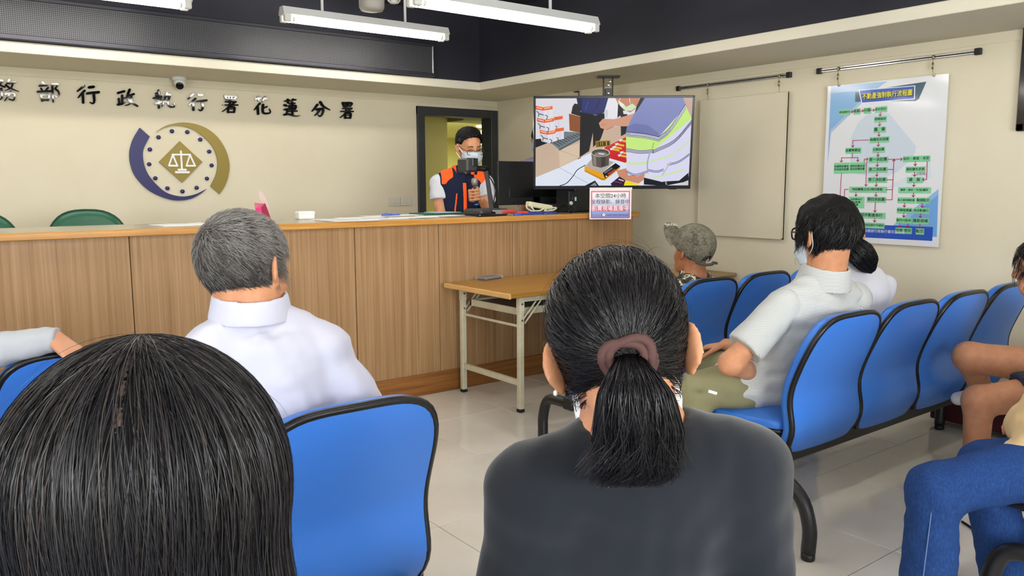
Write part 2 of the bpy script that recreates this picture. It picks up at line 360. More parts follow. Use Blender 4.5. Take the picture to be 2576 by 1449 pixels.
# ---------------------------------------------------------------- wall lettering (black glossy brush characters)
LET = mat('black mirror acrylic', '0c0a0c', .03, spec=.5)
CR = {1: (0, 190, 16.1), 2: (180, 200, 14.311), 3: (370, 210, 16.1), 4: (550, 230, 16.1), 5: (700, 230, 12.88)}
LT = [
 (1, 'character cut by the picture edge, first from the left', [([(-190,230),(90,215),(10,350)],(85,60)),([(-30,390),(180,480)],70),([(-230,560),(60,540)],70),([(45,540),(65,900),(-40,990)],(95,40)),([(-60,600),(-240,800)],(70,30)),
  ([(355,185),(300,290),(195,425)],(90,60)),([(330,335),(600,295)],75),([(500,340),(440,500),(180,630)],(85,30)),([(260,430),(420,530),(745,660)],(80,35)),([(200,760),(420,715),(570,755),(570,930),(510,1010),(350,960)],(85,50)),([(420,650),(330,830),(175,1030)],(85,45))]),
 (1, 'second character from the left', [([(1700,295),(1795,375)],95),([(1590,425),(1900,400)],88),([(1645,530),(1690,600)],75),([(1930,505),(1855,590)],80),([(1510,665),(2070,640)],92),([(1640,780),(1695,1030)],88),([(1640,785),(1960,785),(1925,1010)],85),([(1700,1000),(1925,990)],80),
  ([(2095,365),(2115,700),(2135,1080)],(95,60)),([(2100,372),(2330,368),(2215,530)],(85,70)),([(2215,540),(2345,660),(2365,790),(2270,865),(2190,810)],(80,55))]),
 (2, 'third character from the left, left of the camera', [([(430,235),(320,330),(195,430)],(92,55)),([(450,412),(340,520),(225,660)],(92,50)),([(390,520),(400,840)],92),([(615,292),(775,272)],102),([(545,512),(700,488),(960,465)],95),([(780,500),(798,780),(740,870),(640,822)],(100,30))]),
 (2, 'fourth character from the left', [([(1655,492),(1875,432)],88),([(1802,585),(1812,880)],90),([(1830,680),(1960,670)],60),([(1680,705),(1710,900)],85),([(1650,908),(1780,890),(1965,798)],(88,25)),([(2070,375),(2020,500),(1970,650)],(95,80)),([(2030,590),(2220,532)],80),([(2130,580),(2120,760),(2060,890),(1915,945)],(85,35)),([(1975,640),(2100,800),(2350,965)],(90,65))]),
 (3, 'dense character just below the camera', [([(440,285),(440,600),(458,990)],90),([(335,412),(520,360)],80),([(245,600),(560,560)],88),([(330,490),(360,560)],60),([(565,478),(520,570)],60),([(340,685),(540,645)],70),([(315,832),(560,742)],72),([(780,405),(700,610),(580,935)],(95,40)),([(690,560),(890,468),(830,720),(825,850),(930,955),(1075,945),(1062,800)],(92,40)),([(610,680),(740,750)],85)]),
 (3, 'character right of the camera, open pair of strokes', [([(1860,412),(1750,520),(1635,635)],(92,50)),([(1930,620),(1820,725),(1675,895)],(95,48)),([(1840,780),(1850,1075)],95),([(2055,465),(2205,465)],105),([(1990,742),(2375,690)],92),([(2210,740),(2222,1000),(2140,1105),(2050,1052)],(105,28))]),
 (4, 'tall boxy character in the middle of the line', [([(232,180),(290,330)],88),([(232,185),(655,195),(612,310)],80),([(375,200),(385,330)],68),([(500,200),(490,330)],68),([(290,330),(600,320)],60),([(255,425),(670,430)],72),([(430,350),(430,560)],88),([(148,555),(745,560)],62),([(650,430),(400,620),(120,825)],(80,35)),([(352,640),(352,850)],85),([(370,645),(600,655),(592,850)],80),([(390,715),(580,715)],42),([(370,845),(570,845)],65)]),
 (4, 'fourth character from the right', [([(1460,320),(1670,268)],62),([(1570,225),(1600,390)],(95,65)),([(1840,232),(1790,330),(1722,438)],(85,35)),([(1800,312),(1962,268)],75),([(1640,492),(1530,610),(1412,755)],(90,42)),([(1552,640),(1570,915)],95),([(1770,545),(1752,780),(1810,890),(2000,888),(2062,830),(2022,712)],(100,35)),([(1800,672),(1920,622)],65)]),
 (5, 'third character from the right', [([(190,318),(345,288)],48),([(282,270),(292,365)],78),([(455,262),(375,340)],(70,28)),([(430,290),(540,274)],52),([(335,402),(512,390)],48),([(432,370),(432,760)],72),([(325,470),(345,590)],58),([(325,470),(540,468),(518,585)],58),([(350,530),(520,528)],45),([(345,592),(512,585)],48),([(312,652),(575,640)],48),([(172,445),(238,470)],72),([(170,595),(262,580),(240,715),(165,755)],(62,50)),([(165,758),(300,740),(450,790),(580,802),(672,782)],(70,15))]),
 (5, 'second character from the right, sparse with open top', [([(1240,432),(1160,540),(1072,640)],(76,42)),([(1335,352),(1440,490),(1645,605)],(88,35)),([(1225,588),(1422,580),(1402,730),(1325,812),(1268,762)],(85,28)),([(1320,600),(1240,710),(1165,778)],(75,42))]),
 (5, 'last boxy character, nearest the doorway', [([(2060,372),(2105,490)],68),([(2060,375),(2348,382),(2305,485)],62),([(2172,390),(2180,480)],48),([(2250,390),(2242,480)],48),([(2095,482),(2310,478)],42),([(2070,555),(2355,552)],54),([(2180,480),(2180,650)],72),([(2005,650),(2395,655)],50),([(2340,555),(2180,690),(1980,850)],(62,32)),([(2140,712),(2140,865)],64),([(2150,715),(2310,722),(2302,865)],64),([(2160,775),(2290,775)],34),([(2155,862),(2290,862)],54)]),
]
for ci, lb, st in LT:
    ox, oy, s = CR[ci]; m = MB(); cu = []
    for si, (pts, w) in enumerate(st):
        ol = stroke(pts, w); uv = [BACK.uv(ox+x/s, oy+y/s) for x, y in ol]; uv.reverse(); cu += uv
        m.poly(BACK, uv, .006+.0002*si, .022+.0003*si)
    cx, cz = np.mean([u for u, v in cu]), np.mean([v for u, v in cu])
    o = m.build('sign_letter', LET, None, False, loc=(cx, YB-.006, cz))
    tag(o, 'black glossy brush style wall character, '+lb, 'letter', 'black characters on the back wall')
# emblem
e = lambda x, y: BACK.uv(x/4.025, 160+y/4.025)
NAVY = mat('navy enamel', '25265e', .35); GOLD = mat('antique gold', '8b7a3a', .42, .35, bump=(300, .1, .001)); EDGE = mat('pale edge', 'cfc9b0', .4)
ec = e(1824, 996); t = thing('wall_emblem', 'round navy and gold justice scales emblem on the back wall', 'emblem', (ec[0], YB, ec[1]))
bl = [(1410,650),(1340,770),(1306,900),(1318,1030),(1370,1150),(1490,1275),(1640,1352),(1780,1385),(1920,1370),(2020,1320),(2085,1268),(1980,1320),(1850,1345),(1730,1325),(1640,1280),(1530,1170),(1470,1070),(1443,960),(1450,860),(1510,740)]
gd = [(1575,695),(1640,650),(1720,615),(1850,597),(1980,615),(2100,665),(2200,750),(2280,880),(2317,1020),(2305,1140),(2270,1240),(2217,1322),(2125,1240),(2180,1130),(2198,1020),(2180,910),(2130,820),(2040,730),(1940,665),(1840,635),(1740,630),(1650,655)]
def emb(pts, nm, mm, k0=.004, k1=.02, par=t):
    uv = [e(*p) for p in pts]
    m = MB(); m.poly(BACK, uv[::-1], k0, k1); return m.build(nm, mm, par)
bl = [tuple(p) for p in smoothpts(bl[:11], 5)[:-1]+smoothpts(bl[10:], 5)]; gd = [tuple(p) for p in smoothpts(gd[:12], 5)+smoothpts(gd[12:]+gd[:1], 5)[:-1]]
emb(bl, 'crescent', NAVY).__setitem__('label', 'navy crescent'); emb(gd, 'crescent', GOLD).__setitem__('label', 'gold crescent')
dm = emb([(1815,787),(2043,996),(1840,1205),(1605,996)], 'diamond_plate', GOLD)
m = MB()
for si, (pts, w) in enumerate((([(1824,888),(1835,1070)],18),([(1738,922),(1918,922)],17),([(1742,924),(1703,1032)],16),([(1742,924),(1788,1034)],16),([(1703,1033),(1790,1035)],18),([(1915,924),(1880,1034)],16),([(1915,924),(1966,1034)],16),([(1880,1035),(1968,1035)],18),([(1800,1075),(1873,1075)],20),([(1774,1100),(1904,1100)],22))):
    m.poly(BACK, [e(*p) for p in stroke(pts, w)][::-1], .019, .023+.0003*si)
m.build('scales', mat('white print', 'eeeef2', .4), dm)
for (x, y) in ((1737,685),(1892,694),(2024,770),(2114,891),(2139,1031),(2091,1164),(1987,1257),(1844,1294),(1692,1262),(1569,1161),(1507,1019),(1514,870),(1602,747)):
    c = e(x, y); m = MB(); m.lathe((c[0], YB-.003, c[1]), [(.017, 0), (.017, .014), (.014, .018), (.006, .0205)], 14, (0, -1, 0)); m.build('stud', NAVY, t, True)
# switches
SWM = mat('switch plastic', 'd3cfc2', .4)
for k, (x0, x1, lb) in enumerate(((976, 1006, 'white double light switch plate, the left of two joined plates'), (1006, 1036.5, 'white double light switch plate, the right of two, nearest the door frame'))):
    a, b = BACK.uv(x0+.6, 497), BACK.uv(x1-.6, 518); t = thing('light_switch', lb, 'switch', ((a[0]+b[0])/2, YB, (a[1]+b[1])/2)); dz = .006*k
    m = MB(); m.box((a[0], YB-.012, b[1]+dz), (b[0], YB+.0, a[1]+dz), .003); m.build('plate', SWM, t)
    w = (b[0]-a[0]); cx = (a[0]+b[0])/2
    for s in (-1, 1):
        m = MB(); m.box((cx+s*.024-.022, YB-.017, b[1]+.022+dz), (cx+s*.024+.022, YB-.011, a[1]-.018+dz), .002); m.build('rocker', SWM, t)
# corridor fittings
c = on(2, 2.275, 1215, 317); t = thing('ceiling_lamp', 'round glowing ceiling lamp in the corridor beyond the doorway', 'lamp', (c[0], c[1], 2.28))
m = MB(); m.lathe((c[0], c[1], 2.255), [(.07, -.005), (.1, .005), (.105, .025)], 28); m.build('diffuser', mat('lit diffuser', 'ffffff', .4, emit='fffbe0', estr=LAMP*1.4), t, True)
la = bpy.data.lights.new('corridor_light', 'AREA'); la.energy = 650; la.size = .5; la.color = (1, .96, .75); lo = bpy.data.objects.new('corridor_light', la); COL.objects.link(lo); lo.location = (6.6, 10.4, 2.24)
EX = Plane((0, 9.6, 0), (1, 0, 0), (0, 0, 1)); a, b = EX.uv(1205, 344), EX.uv(1226, 371)
t = thing('exit_sign', 'lit green arrow exit sign hanging in the corridor behind the man', 'sign', ((a[0]+b[0])/2, 9.6, b[1]))
m = MB(); m.box((a[0], 9.6, b[1]), (b[0], 9.63, a[1]), .003); m.build('sign_box', mat('lit sign face', 'f2fff6', .4, emit='eefff4', estr=.8), t)
m = MB(); aw = b[0]-a[0]; ah = a[1]-b[1]; cx, cz = (a[0]+b[0])/2, (a[1]+b[1])/2
m.poly(EX, [(cx-.36*aw, cz+.03*ah-.02), (cx+.1*aw, cz+.03*ah-.02), (cx-.08*aw, cz-.28*ah), (cx+.1*aw, cz-.28*ah), (cx+.38*aw, cz+.06*ah), (cx+.1*aw, cz+.38*ah), (cx-.08*aw, cz+.38*ah), (cx+.1*aw, cz+.12*ah), (cx-.36*aw, cz+.12*ah)], .002); m.build('arrow', mat('green arrow', '1fae5a', .5, emit='18b058', estr=.7), t)
m = MB(); m.box((a[0]+.05, 9.6, a[1]), (b[0]+.03, 9.63, a[1]+.1), .003); m.tube([(cx, 9.615, a[1]+.1), (cx, 9.615, 2.28)], .012); m.build('bracket', mat('brown bracket', '4a3a2a', .5), t)
# ---------------------------------------------------------------- counter
WOODP = mat('striped veneer', 'a8825a', .42, spec=.35, grain=((38, 38, .5), 1.6, [(.22, '785c40'), (.42, '96744f'), (.58, 'a5835e'), (.8, 'b59570')]), bump=(2.0, .06, .001, (60, 60, 1)))
WOODT = mat('oak edging', 'c08a42', .35, grain=((1.0, 30, 30), 1.7, [(.3, 'a8732e'), (.55, 'c68f45'), (.75, 'd2a05a')]))
TOPM = mat('counter laminate', 'b0a58c', .22, spec=.5)
WOODB = mat('brown plinth', '8a5a30', .4, grain=((1.0, 30, 30), 1.7, [(.3, '74461f'), (.6, '94632f'), (.8, 'a5723c')]))
CY, CX0, CX1 = 4.56, -2.9, 4.70
t = thing('reception_counter', 'long wood veneer reception counter with a pale top and oak edging', 'counter', (1.0, CY+.3, 0))
xs = [CX0]+[.972-1.29, .972, 1.615, 2.259, 2.870, 3.489, 4.105]+[CX1-.002]
for a, b in zip(xs[:-1], xs[1:]):
    m = MB(); m.box((a+.0022, CY, .142), (b-.0022, CY+.018, 1.136), .0015); m.build('panel', WOODP, t)
m = MB(); m.box((CX0, CY+.012, 0), (CX1-.004, CY+.03, 1.13)); m.box((CX1-.02, CY+.02, 0), (CX1, CY+.54, 1.136), .001); m.box((CX0, CY+.52, .1), (CX1-.02, CY+.54, 1.13)); m.build('carcass', mat('dark joint', '5c4229', .7), t)
m = MB(); m.box((CX1-.0, CY+.02, .142), (CX1+.006, CY+.54, 1.136), .001); m.build('end_panel', WOODP, t)
m = MB(); m.box((CX0, CY-.016, 0), (CX1+.01, CY+.012, .142), .004); m.build('plinth', WOODB, t)
m = MB(); m.box((CX0, CY-.032, 1.136), (CX1+.045, CY-.004, 1.173), .004); m.box((CX1+.02, CY-.006, 1.136), (CX1+.045, CY+.56, 1.173), .003); m.build('oak_edge', WOODT, t)
m = MB(); m.box((CX0, CY-.005, 1.138), (CX1+.021, CY+.57, 1.1725), .001); m.build('countertop', TOPM, t)
CT = 1.1727
# ---------------------------------------------------------------- folding table
TW = mat('table laminate', 'a8792f', .3, grain=((1.2, 22, 22), 1.5, [(.3, '8e6223'), (.55, 'a67832'), (.8, 'b58a44')]))
TE = mat('table edge band', 'd0a668', .4); TL = mat('chipped cream enamel', 'cfcbb4', .45, vary=(22, 'c3bd9f'))
TX0, TX1, TY0, TY1, TZ = 2.865, 4.70, 3.775, 4.50, .75
t = thing('folding_table', 'wood topped folding table with cream metal legs before the counter', 'table', ((TX0+TX1)/2, (TY0+TY1)/2, 0))
m = MB(); m.box((TX0+.012, TY0+.004, TZ-.028), (TX1-.012, TY1-.004, TZ), .004); m.build('tabletop', TW, t)
for x in (TX0, TX1-.013): m = MB(); m.box((x, TY0, TZ-.032), (x+.013, TY1, TZ+.0005), .004); m.build('edge_band', TE, t)
LX, LY = (2.99, 4.575), (3.835, 4.46)
for x in LX:
    for y in LY:
        m = MB(); m.box((x-.017, y-.017, .016), (x+.017, y+.017, .716), .003); lg = m.build('leg', TL, t)
        m = MB(); m.box((x-.019, y-.019, 0), (x+.019, y+.019, .022), .003); m.build('foot_cap', mat('black rubber', '18181a', .6), lg)
        m = MB(); m.box((x-.0185, y-.0185, .63), (x+.0185, y+.0185, .717), .002); m.build('collar', TL, lg)
    m = MB(); m.box((x-.013, LY[0]+.017, .165), (x+.013, LY[1]-.017, .2), .002); m.build('stretcher', TL, t)
    m = MB(); m.tube([(x, LY[0]+.016, .535), (x, LY[1]-.016, .535)], .0085, 8); m.build('stretcher', TL, t)
    s = 1 if x < 3.5 else -1
    for y in LY:
        m = MB(); p, q = (x+s*.03, y+.012, .555), (x+s*.17, y+.012, .70)
        for off in (-.012, .012): m.tube([(p[0]+off, p[1], p[2]-off*.6), (q[0]+off, q[1], q[2]-off*.6)], .0055, 6)
        m.tube([(x, y+.012, .56), p], .007, 6); m.build('brace', TL, t)
        m = MB(); m.lathe((x+s*.0, y-.0175, .575), [(.007, 0), (.006, .004)], 10, (0, -1, 0)); m.lathe((x, y-.0175, .675), [(.007, 0), (.006, .004)], 10, (0, -1, 0)); m.build('bolt', mat('steel', '9a9a98', .3, .9), t)
m = MB(); m.box((LX[0]+.02, LY[0]-.005, .685), (LX[1]-.02, LY[0]+.012, .718), .002); m.box((LX[0]+.02, LY[1]-.012, .685), (LX[1]-.02, LY[1]+.005, .718), .002); m.build('apron', TL, t)
m = MB(); m.box((LX[0]+.024, LY[0]+.05, .596), (LX[1]-.024, LY[0]+.066, .64), .002); m.box((LX[0]+.024, LY[1]-.066, .596), (LX[1]-.024, LY[1]-.05, .64), .002)
m.box((LX[0]+.024, LY[0]+.05, .596), (LX[0]+.04, LY[1]-.05, .64), .002); m.box((LX[1]-.04, LY[0]+.05, .596), (LX[1]-.024, LY[1]-.05, .64), .002); sh = m.build('shelf_frame', TL, t)
m = MB(); m.box((LX[0]+.04, LY[0]+.066, .622), (LX[1]-.04, LY[1]-.066, .628)); m.build('shelf_board', mat('grey board', '8b8780', .6), sh)
# ---------------------------------------------------------------- benches
BLUE = mat('blue vinyl', '3874cc', .34, spec=.45, bump=(350, .06, .001)); BLKT = mat('black rubber trim', '121214', .35); BLKM = mat('black powder coat', '17171a', .4, bump=(200, .1, .001))
SW = .478
_pz = [.335, .36, .40, .44, .48, .54, .60, .68, .78, .84, .888]
_py = [-.055, -.075, -.10, -.107, -.10, -.083, -.09, -.12, -.162, -.185, -.20]
ZB0, ZB1 = .335, .888
_yv = np.linspace(0, 1, 41); _ys = np.interp(ZB0+_yv*(ZB1-ZB0), _pz, _py)
for _ in range(4): _ys = np.convolve(np.pad(_ys, 2, 'edge'), [.1, .2, .4, .2, .1], 'valid')
def by(v): return float(np.interp(v, _yv, _ys))
def outline(n=72):     # rounded shield in (u, v), u -.5...5, v 0..1
    P = []
    for k in range(n):
        a = 2*math.pi*(k+.5)/n-math.pi/2; c, s = math.cos(a), math.sin(a)
        ee = 4.0 if s > 0 else 9
        P.append((math.copysign(abs(c)**(2/ee), c)*.5, math.copysign(abs(s)**(2/ee), s)*.5+.5))
    Q = [np.array(P[i]) + (np.array(P[(i+1) % n])-np.array(P[i]))*f for i in range(n) for f in np.linspace(0, 1, 12)[:-1]]; Q = np.array(Q+[Q[0]])
    d = np.concatenate([[0], np.cumsum(np.linalg.norm(np.diff(Q, axis=0), axis=1))]); s_ = np.linspace(0, d[-1], 73)[:-1]
    return [(float(np.interp(x, d, Q[:, 0])), float(np.interp(x, d, Q[:, 1]))) for x in s_]
OUT = outline(144)
def shell(fn, rings, thick, bulge):   # disc-like cushion from outline rings; fn(u,v)->(p, n)
    vs, fs, n = [], [], len(OUT); secs = [(r, 0, bulge[0]*(1-r**3)) for r in reversed(rings)]+[(1.012, thick*.3, 0), (1.014, thick*.7, 0)]+[(r, thick, bulge[1]*(1-r**4)) for r in rings]
    for r, k0, kb in secs:
        for (x, y) in OUT:
            u, v = x*r, .5+(y-.5)*r; p, nn = fn(u, v); vs.append(np.array(p)+np.array(nn)*(k0+kb))
    R = len(secs)
    for i in range(R-1):
        for k in range(n): fs.append((i*n+k, i*n+(k+1) % n, (i+1)*n+(k+1) % n, (i+1)*n+k))
    fs += [tuple(range(n-1, -1, -1)), tuple((R-1)*n+k for k in range(n))]
    return vs, fs
def fback(u, v):
    y, z = by(v), ZB0+v*(ZB1-ZB0); dy = by(min(v+.02, 1))-by(max(v-.02, 0)); dz = (ZB1-ZB0)*(min(v+.02, 1)-max(v-.02, 0))
    nn = np.array([0, dz, -dy]); nn /= np.linalg.norm(nn); curve = .012*(abs(u)*2)**2
    return np.array([u*SW, y+curve, z]), nn
def fpan(u, v):       # v 0 rear..1 front
    y = -.03+v*.46; z = .40+.02*v-.045*max(0, v-.8)**2*25*.35-.012*math.cos(min(v, .7)/.7*math.pi-math.pi)
    return np.array([u*SW, y, z]), np.array([0, 0, 1.0])
RINGS = [1, .97, .9, .75, .55, .35, .18, .06]
def make_bench(name, label, nseat, x0, y0, pitch=.497, legx=None):
    t = thing(name, label, 'bench', (x0+pitch*nseat/2, y0, 0), group='blue beam seating rows'); L = []
    m = MB(); m.box((x0-.14, y0-.035, .285), (x0+pitch*nseat+.0, y0+.035, .35), .005); m.build('beam', BLKM, t)
    for lx in legx or (x0-.10, x0+pitch*nseat-.05):
        m = MB(); pts = smoothpts([(lx, y0-.235, .03), (lx, y0-.235, .13), (lx, y0-.19, .235), (lx, y0-.07, .3), (lx, y0+.07, .305), (lx, y0+.19, .29), (lx, y0+.232, .2), (lx, y0+.235, .1), (lx, y0+.235, .03)], 5)
        m.tube(pts, .027, 14); lg = m.build('leg', BLKM, t, True)
        for yy in (-.235, .235): m = MB(); m.lathe((lx, y0+yy, 0), [(.023, 0), (.026, .004), (.026, .03)], 14); m.build('foot_glide', BLKT, lg, True)
    for i in range(nseat):
        cx = x0+pitch*i+SW/2; off = np.array([cx, y0, 0])
        m = MB(); v, f = shell(fback, RINGS, .048, (-.010, .026)); m.add([p+off for p in v], f); b = m.build('backrest', BLUE, t, True)
        m = MB(); m.tube([fback(x*1.004, y)[0]+fback(x, y)[1]*.008+off for x, y in OUT if y > .012], .0115, 8); m.build('edge_trim', BLKT, b, True)
        m = MB(); v, f = shell(fpan, RINGS, .045, (-.004, .025)); m.add([p+off for p in v], f); b = m.build('seat_pan', BLUE, t, True)
        m = MB(); m.tube([fpan(x, y)[0]+np.array([0, 0, .004])+off for x, y in OUT], .012, 8, closed=True); m.build('edge_trim', BLKT, b, True)
        m = MB(); m.box((cx-.12, y0-.03, .345), (cx+.12, y0+.25, .372), .004); m.build('bracket', BLKM, t)
    return t
YA, YBn, YC = 2.935, 1.85, .75
make_bench('waiting_bench', 'blue four seat beam bench on the right, seating the man in the striped grey shirt', 4, 2.72, YBn)
make_bench('waiting_bench', 'front right blue beam bench, seating the man in the camouflage cap', 4, 2.72, YA)
make_bench('waiting_bench', 'blue beam bench on the left whose end chair back stands behind the white polo shirt', 4, .583-.497*3, YBn)
make_bench('waiting_bench', 'front left blue beam bench with a grey sleeved arm over its chair back', 4, .69-.497*3, YA)
make_bench('waiting_bench', 'blue beam bench at lower right under the person in blue jeans', 4, 2.70, YC)
make_bench('waiting_bench', 'near left blue beam bench under the two women with dark hair', 4, .52-.497*3, YC-.08)
# ---------------------------------------------------------------- green chairs behind the counter
GRN = mat('green vinyl', '1f5b40', .38, bump=(300, .08, .001))
def green_chair(x, y, label, first=None):
    if first: return dup(first, (x, y, 0), None, label)
    t = thing('office_chair', label, 'chair', (x, y, 0), group='green chairs behind the counter')
    def B(mb, nm, mm, sm=True): o = mb.build(nm, mm, None, sm); o.parent = t; return o
    n = 40; pr = []
    for k in range(n):
        a = 2*math.pi*k/n; c, s = math.cos(a), math.sin(a); ee = 2.7 if s > 0 else 4; pr.append((math.copysign(abs(c)**(2/ee), c)*.245, .94+math.copysign(abs(s)**(2/ee), s)*.30))
    def sh(zs):
        vs = [];
        for (sc_, yy) in zs: vs += [(px*sc_, yy+.06*(px/.245)**2*-1, .94+(pz-.94)*sc_) for px, pz in pr]
        fs = []
        for i in range(len(zs)-1):
            for k in range(n): fs.append((i*n+k, i*n+(k+1) % n, (i+1)*n+(k+1) % n, (i+1)*n+k))
        return vs, fs+[tuple(range(n-1, -1, -1)), tuple((len(zs)-1)*n+k for k in range(n))]
    b = MB(); b.add(*sh([(.5, -.045), (.85, -.04), (.97, -.02), (1, 0), (.97, .02), (.85, .04), (.5, .05)])); bk = B(b, 'backrest', GRN)
    b = MB(); b.tube([(px*1.003, -.06*(px/.245)**2, .94+(pz-.94)*1.003) for px, pz in pr], .006, 6, closed=True); o = b.build('piping', mat('dark green piping', '123828', .5), None, True); o.parent = bk
    b = MB(); b.box((-.24, -.46, .44), (.24, .0, .53), .03); B(b, 'seat', GRN, False)
    b = MB(); b.tube([(0, -.2, .06), (0, -.2, .45)], .03, 12); B(b, 'gas_column', BLKM)
    b = MB(); b.tube([(0, -.2, .42), (0, .06, .44), (0, .07, .8)], .018, 8); B(b, 'back_support', BLKM)
    for k in range(5):
        a = 2*math.pi*k/5; b = MB(); b.tube([(0, -.2, .1), (.3*math.cos(a), -.2+.3*math.sin(a), .065)], [.025, .016], 8); l = B(b, 'leg', BLKM)
        b = MB(); b.tube([(.3*math.cos(a)-.018, -.2+.3*math.sin(a), .03), (.3*math.cos(a)+.018, -.2+.3*math.sin(a), .03)], .03, 12); o = b.build('caster', BLKT, None, True); o.parent = l
    return t
g1 = green_chair(1.005, 5.9, 'green vinyl office chair back showing over the counter below the emblem, the whole one')
green_chair(.385, 5.9, 'green vinyl office chair back over the counter, cut by the left picture edge', g1)
# ---------------------------------------------------------------- things on the counter
PAPER = mat('white paper', 'eeeeea', .7)
def sheet(cx, cy, w, d, rz, label, z=CT, stack=1, col=PAPER):
    m = MB(); n = 5
    vs = []; fs = []
    for s in (0, 1):
        for i in range(n+1):
            for j in range(2): vs.append(((i/n-.5)*w, (j-.5)*d, s*.0012*stack+.0015*max(0, (i/n-.8))*5+.0004))
    for s in (0, 1):
        o = s*(n+1)*2
        for i in range(n):
            q = (o+2*i, o+2*i+2, o+2*i+3, o+2*i+1); fs.append(q if s else q[::-1])
    o = (n+1)*2
    for i in range(n):
        for j in (0, 1): fs.append((2*i+j, 2*i+2+j, o+2*i+2+j, o+2*i+j))
    fs += [(0, 1, o+1, o), (2*n, 2*n+1, o+2*n+1, o+2*n)]
    m.add(vs, fs); ob = m.build('paper_sheet', col, None, False, loc=(0, 0, 0)); ob.location = (cx, cy, z); ob.rotation_euler = (0, 0, rz)
    return tag(ob, label, 'paper', 'papers laid on the counter')
p = on(2, CT, 460, 566); sheet(p[0], p[1], .30, .21, .15, 'printed sheets lying alone on the counter left of the grey haired head', stack=4)
for (px, py, w, d, lb) in ((845, 552, .30, .21, 'first row rear sheet, next to the small white box'), (905, 548, .30, .2, 'rear sheet second from the small white box'), (965, 544, .30, .21, 'rear sheet behind the blue pen'),
        (1035, 541, .30, .2, 'rear sheet nearest the green folder'), (885, 556, .30, .2, 'front sheet lying nearest the white box'), (960, 551, .3, .2, 'front sheet directly before the blue pen'), (1040, 547, .3, .19, 'front sheet right of the blue pen'), (1105, 544, .3, .18, 'front sheet nearest the document camera')):
    p = on(2, CT, px, py); sheet(p[0], p[1], w, d, rnd.uniform(-.06, .1), 'white A4 paper on the counter, '+lb, z=CT+.0004*rnd.randint(0, 4))
p = on(2, CT, 984, 544); m = MB(); m.tube([(-.07, 0, .008), (.0, 0, .008)], .0075, 10); m.tube([(0, 0, .008), (.06, 0, .008), (.07, 0, .008)], [.0062, .006, .003], 10); m.tube([(-.06, 0, .017), (-.02, 0, .017)], .002, 6)
o = m.build('pen', mat('blue pen plastic', '4a62b8', .3), None, True, loc=(0, 0, 0)); o.location = (p[0], p[1], CT+.003); o.rotation_euler = (0, 0, -.1); tag(o, 'blue capped pen lying on the white papers', 'pen')
p = on(2, CT, 773, 552); t = thing('card_box', 'small white card box at the left end of the papers', 'box', (p[0], p[1]+.02, CT))
m = MB(); m.box((p[0]-.055, p[1], CT), (p[0]+.055, p[1]+.07, CT+.05), .006); m.build('body', mat('white card', 'e9e7df', .6), t); m = MB(); m.box((p[0]-.057, p[1]-.002, CT+.034), (p[0]+.057, p[1]+.072, CT+.053), .006); m.build('lid', mat('white card lid', 'efeee8', .6), t)
# pink carton
p = on(1, CY+.2, 664, 553); PK = mat('pink card', 'd12f74', .5); PK2 = mat('dusty pink card', 'c4607c', .55); z = CT
t = thing('pink_carton', 'opened pink card carton with a round paper tab behind the grey haired man', 'carton', (p[0], CY+.2, z)); q = lambda x, y, dy=0: tuple(on(1, CY+.2+dy, x, y))
def pan(pts, nm, mm, th=.003):
    m = MB(); a = [np.array(x) for x in pts]; nn = np.array([0, 1.0, 0])*th; n = len(a)
    m.add(a+[x+nn for x in a], [tuple(range(n)), tuple(range(2*n-1, n-1, -1))]+[(i, i+n, (i+1) % n+n, (i+1) % n) for i in range(n)]); return m.build(nm, mm, t)
pan([q(643, 556), q(663, 556), q(657, 522), q(642.5, 524)], 'front_panel', PK); pan([q(663, 556), q(684, 556, .09), q(667, 511, .07), q(657, 522)], 'side_panel', mat('deep pink card', 'b02b56', .5))
pan([q(642, 524, .06), q(657, 522, .04), q(668, 512, .07), q(640, 510, .08)], 'flap', PK2)
m = MB(); c = q(664, 508, .09); m.tube([np.array(c)+np.array([(.012*math.cos(a)+.016*-math.sin(a)), .004*math.cos(a), .062*math.sin(a)+.005]) for a in np.linspace(0, 2*math.pi, 20)[:-1]], .0015, 4, closed=True)
n = 24; pts = [np.array(c)+np.array([.022*math.cos(a)-.026*math.sin(a), .0, .06*math.sin(a)+.004]) for a in np.linspace(0, 2*math.pi, n+1)[:-1]]; m = MB(); m.add(pts+[x+np.array([0, .003, 0]) for x in pts], [tuple(range(n)), tuple(range(2*n-1, n-1, -1))]+[(i, i+n, (i+1) % n+n, (i+1) % n) for i in range(n)]); m.build('round_tab', mat('translucent paper', 'cbb4ae', .5), t)
# folder and papers by the man
p = on(2, CT, 1110, 540); m = MB(); m.box((p[0]-.16, p[1]-.02, CT), (p[0]+.2, p[1]+.2, CT+.012), .003); o = m.build('folder', mat('green folder', '1e5a44', .5), None); tag(o, 'flat green folder on the counter in front of the standing man', 'folder')
m = MB(); m.box((p[0]-.04, p[1]+.0, CT+.0125), (p[0]+.18, p[1]+.18, CT+.016), .001); o = m.build('booklet', mat('pale blue cover', 'b9cdd8', .5), None); tag(o, 'pale blue booklet lying on the green folder', 'booklet')
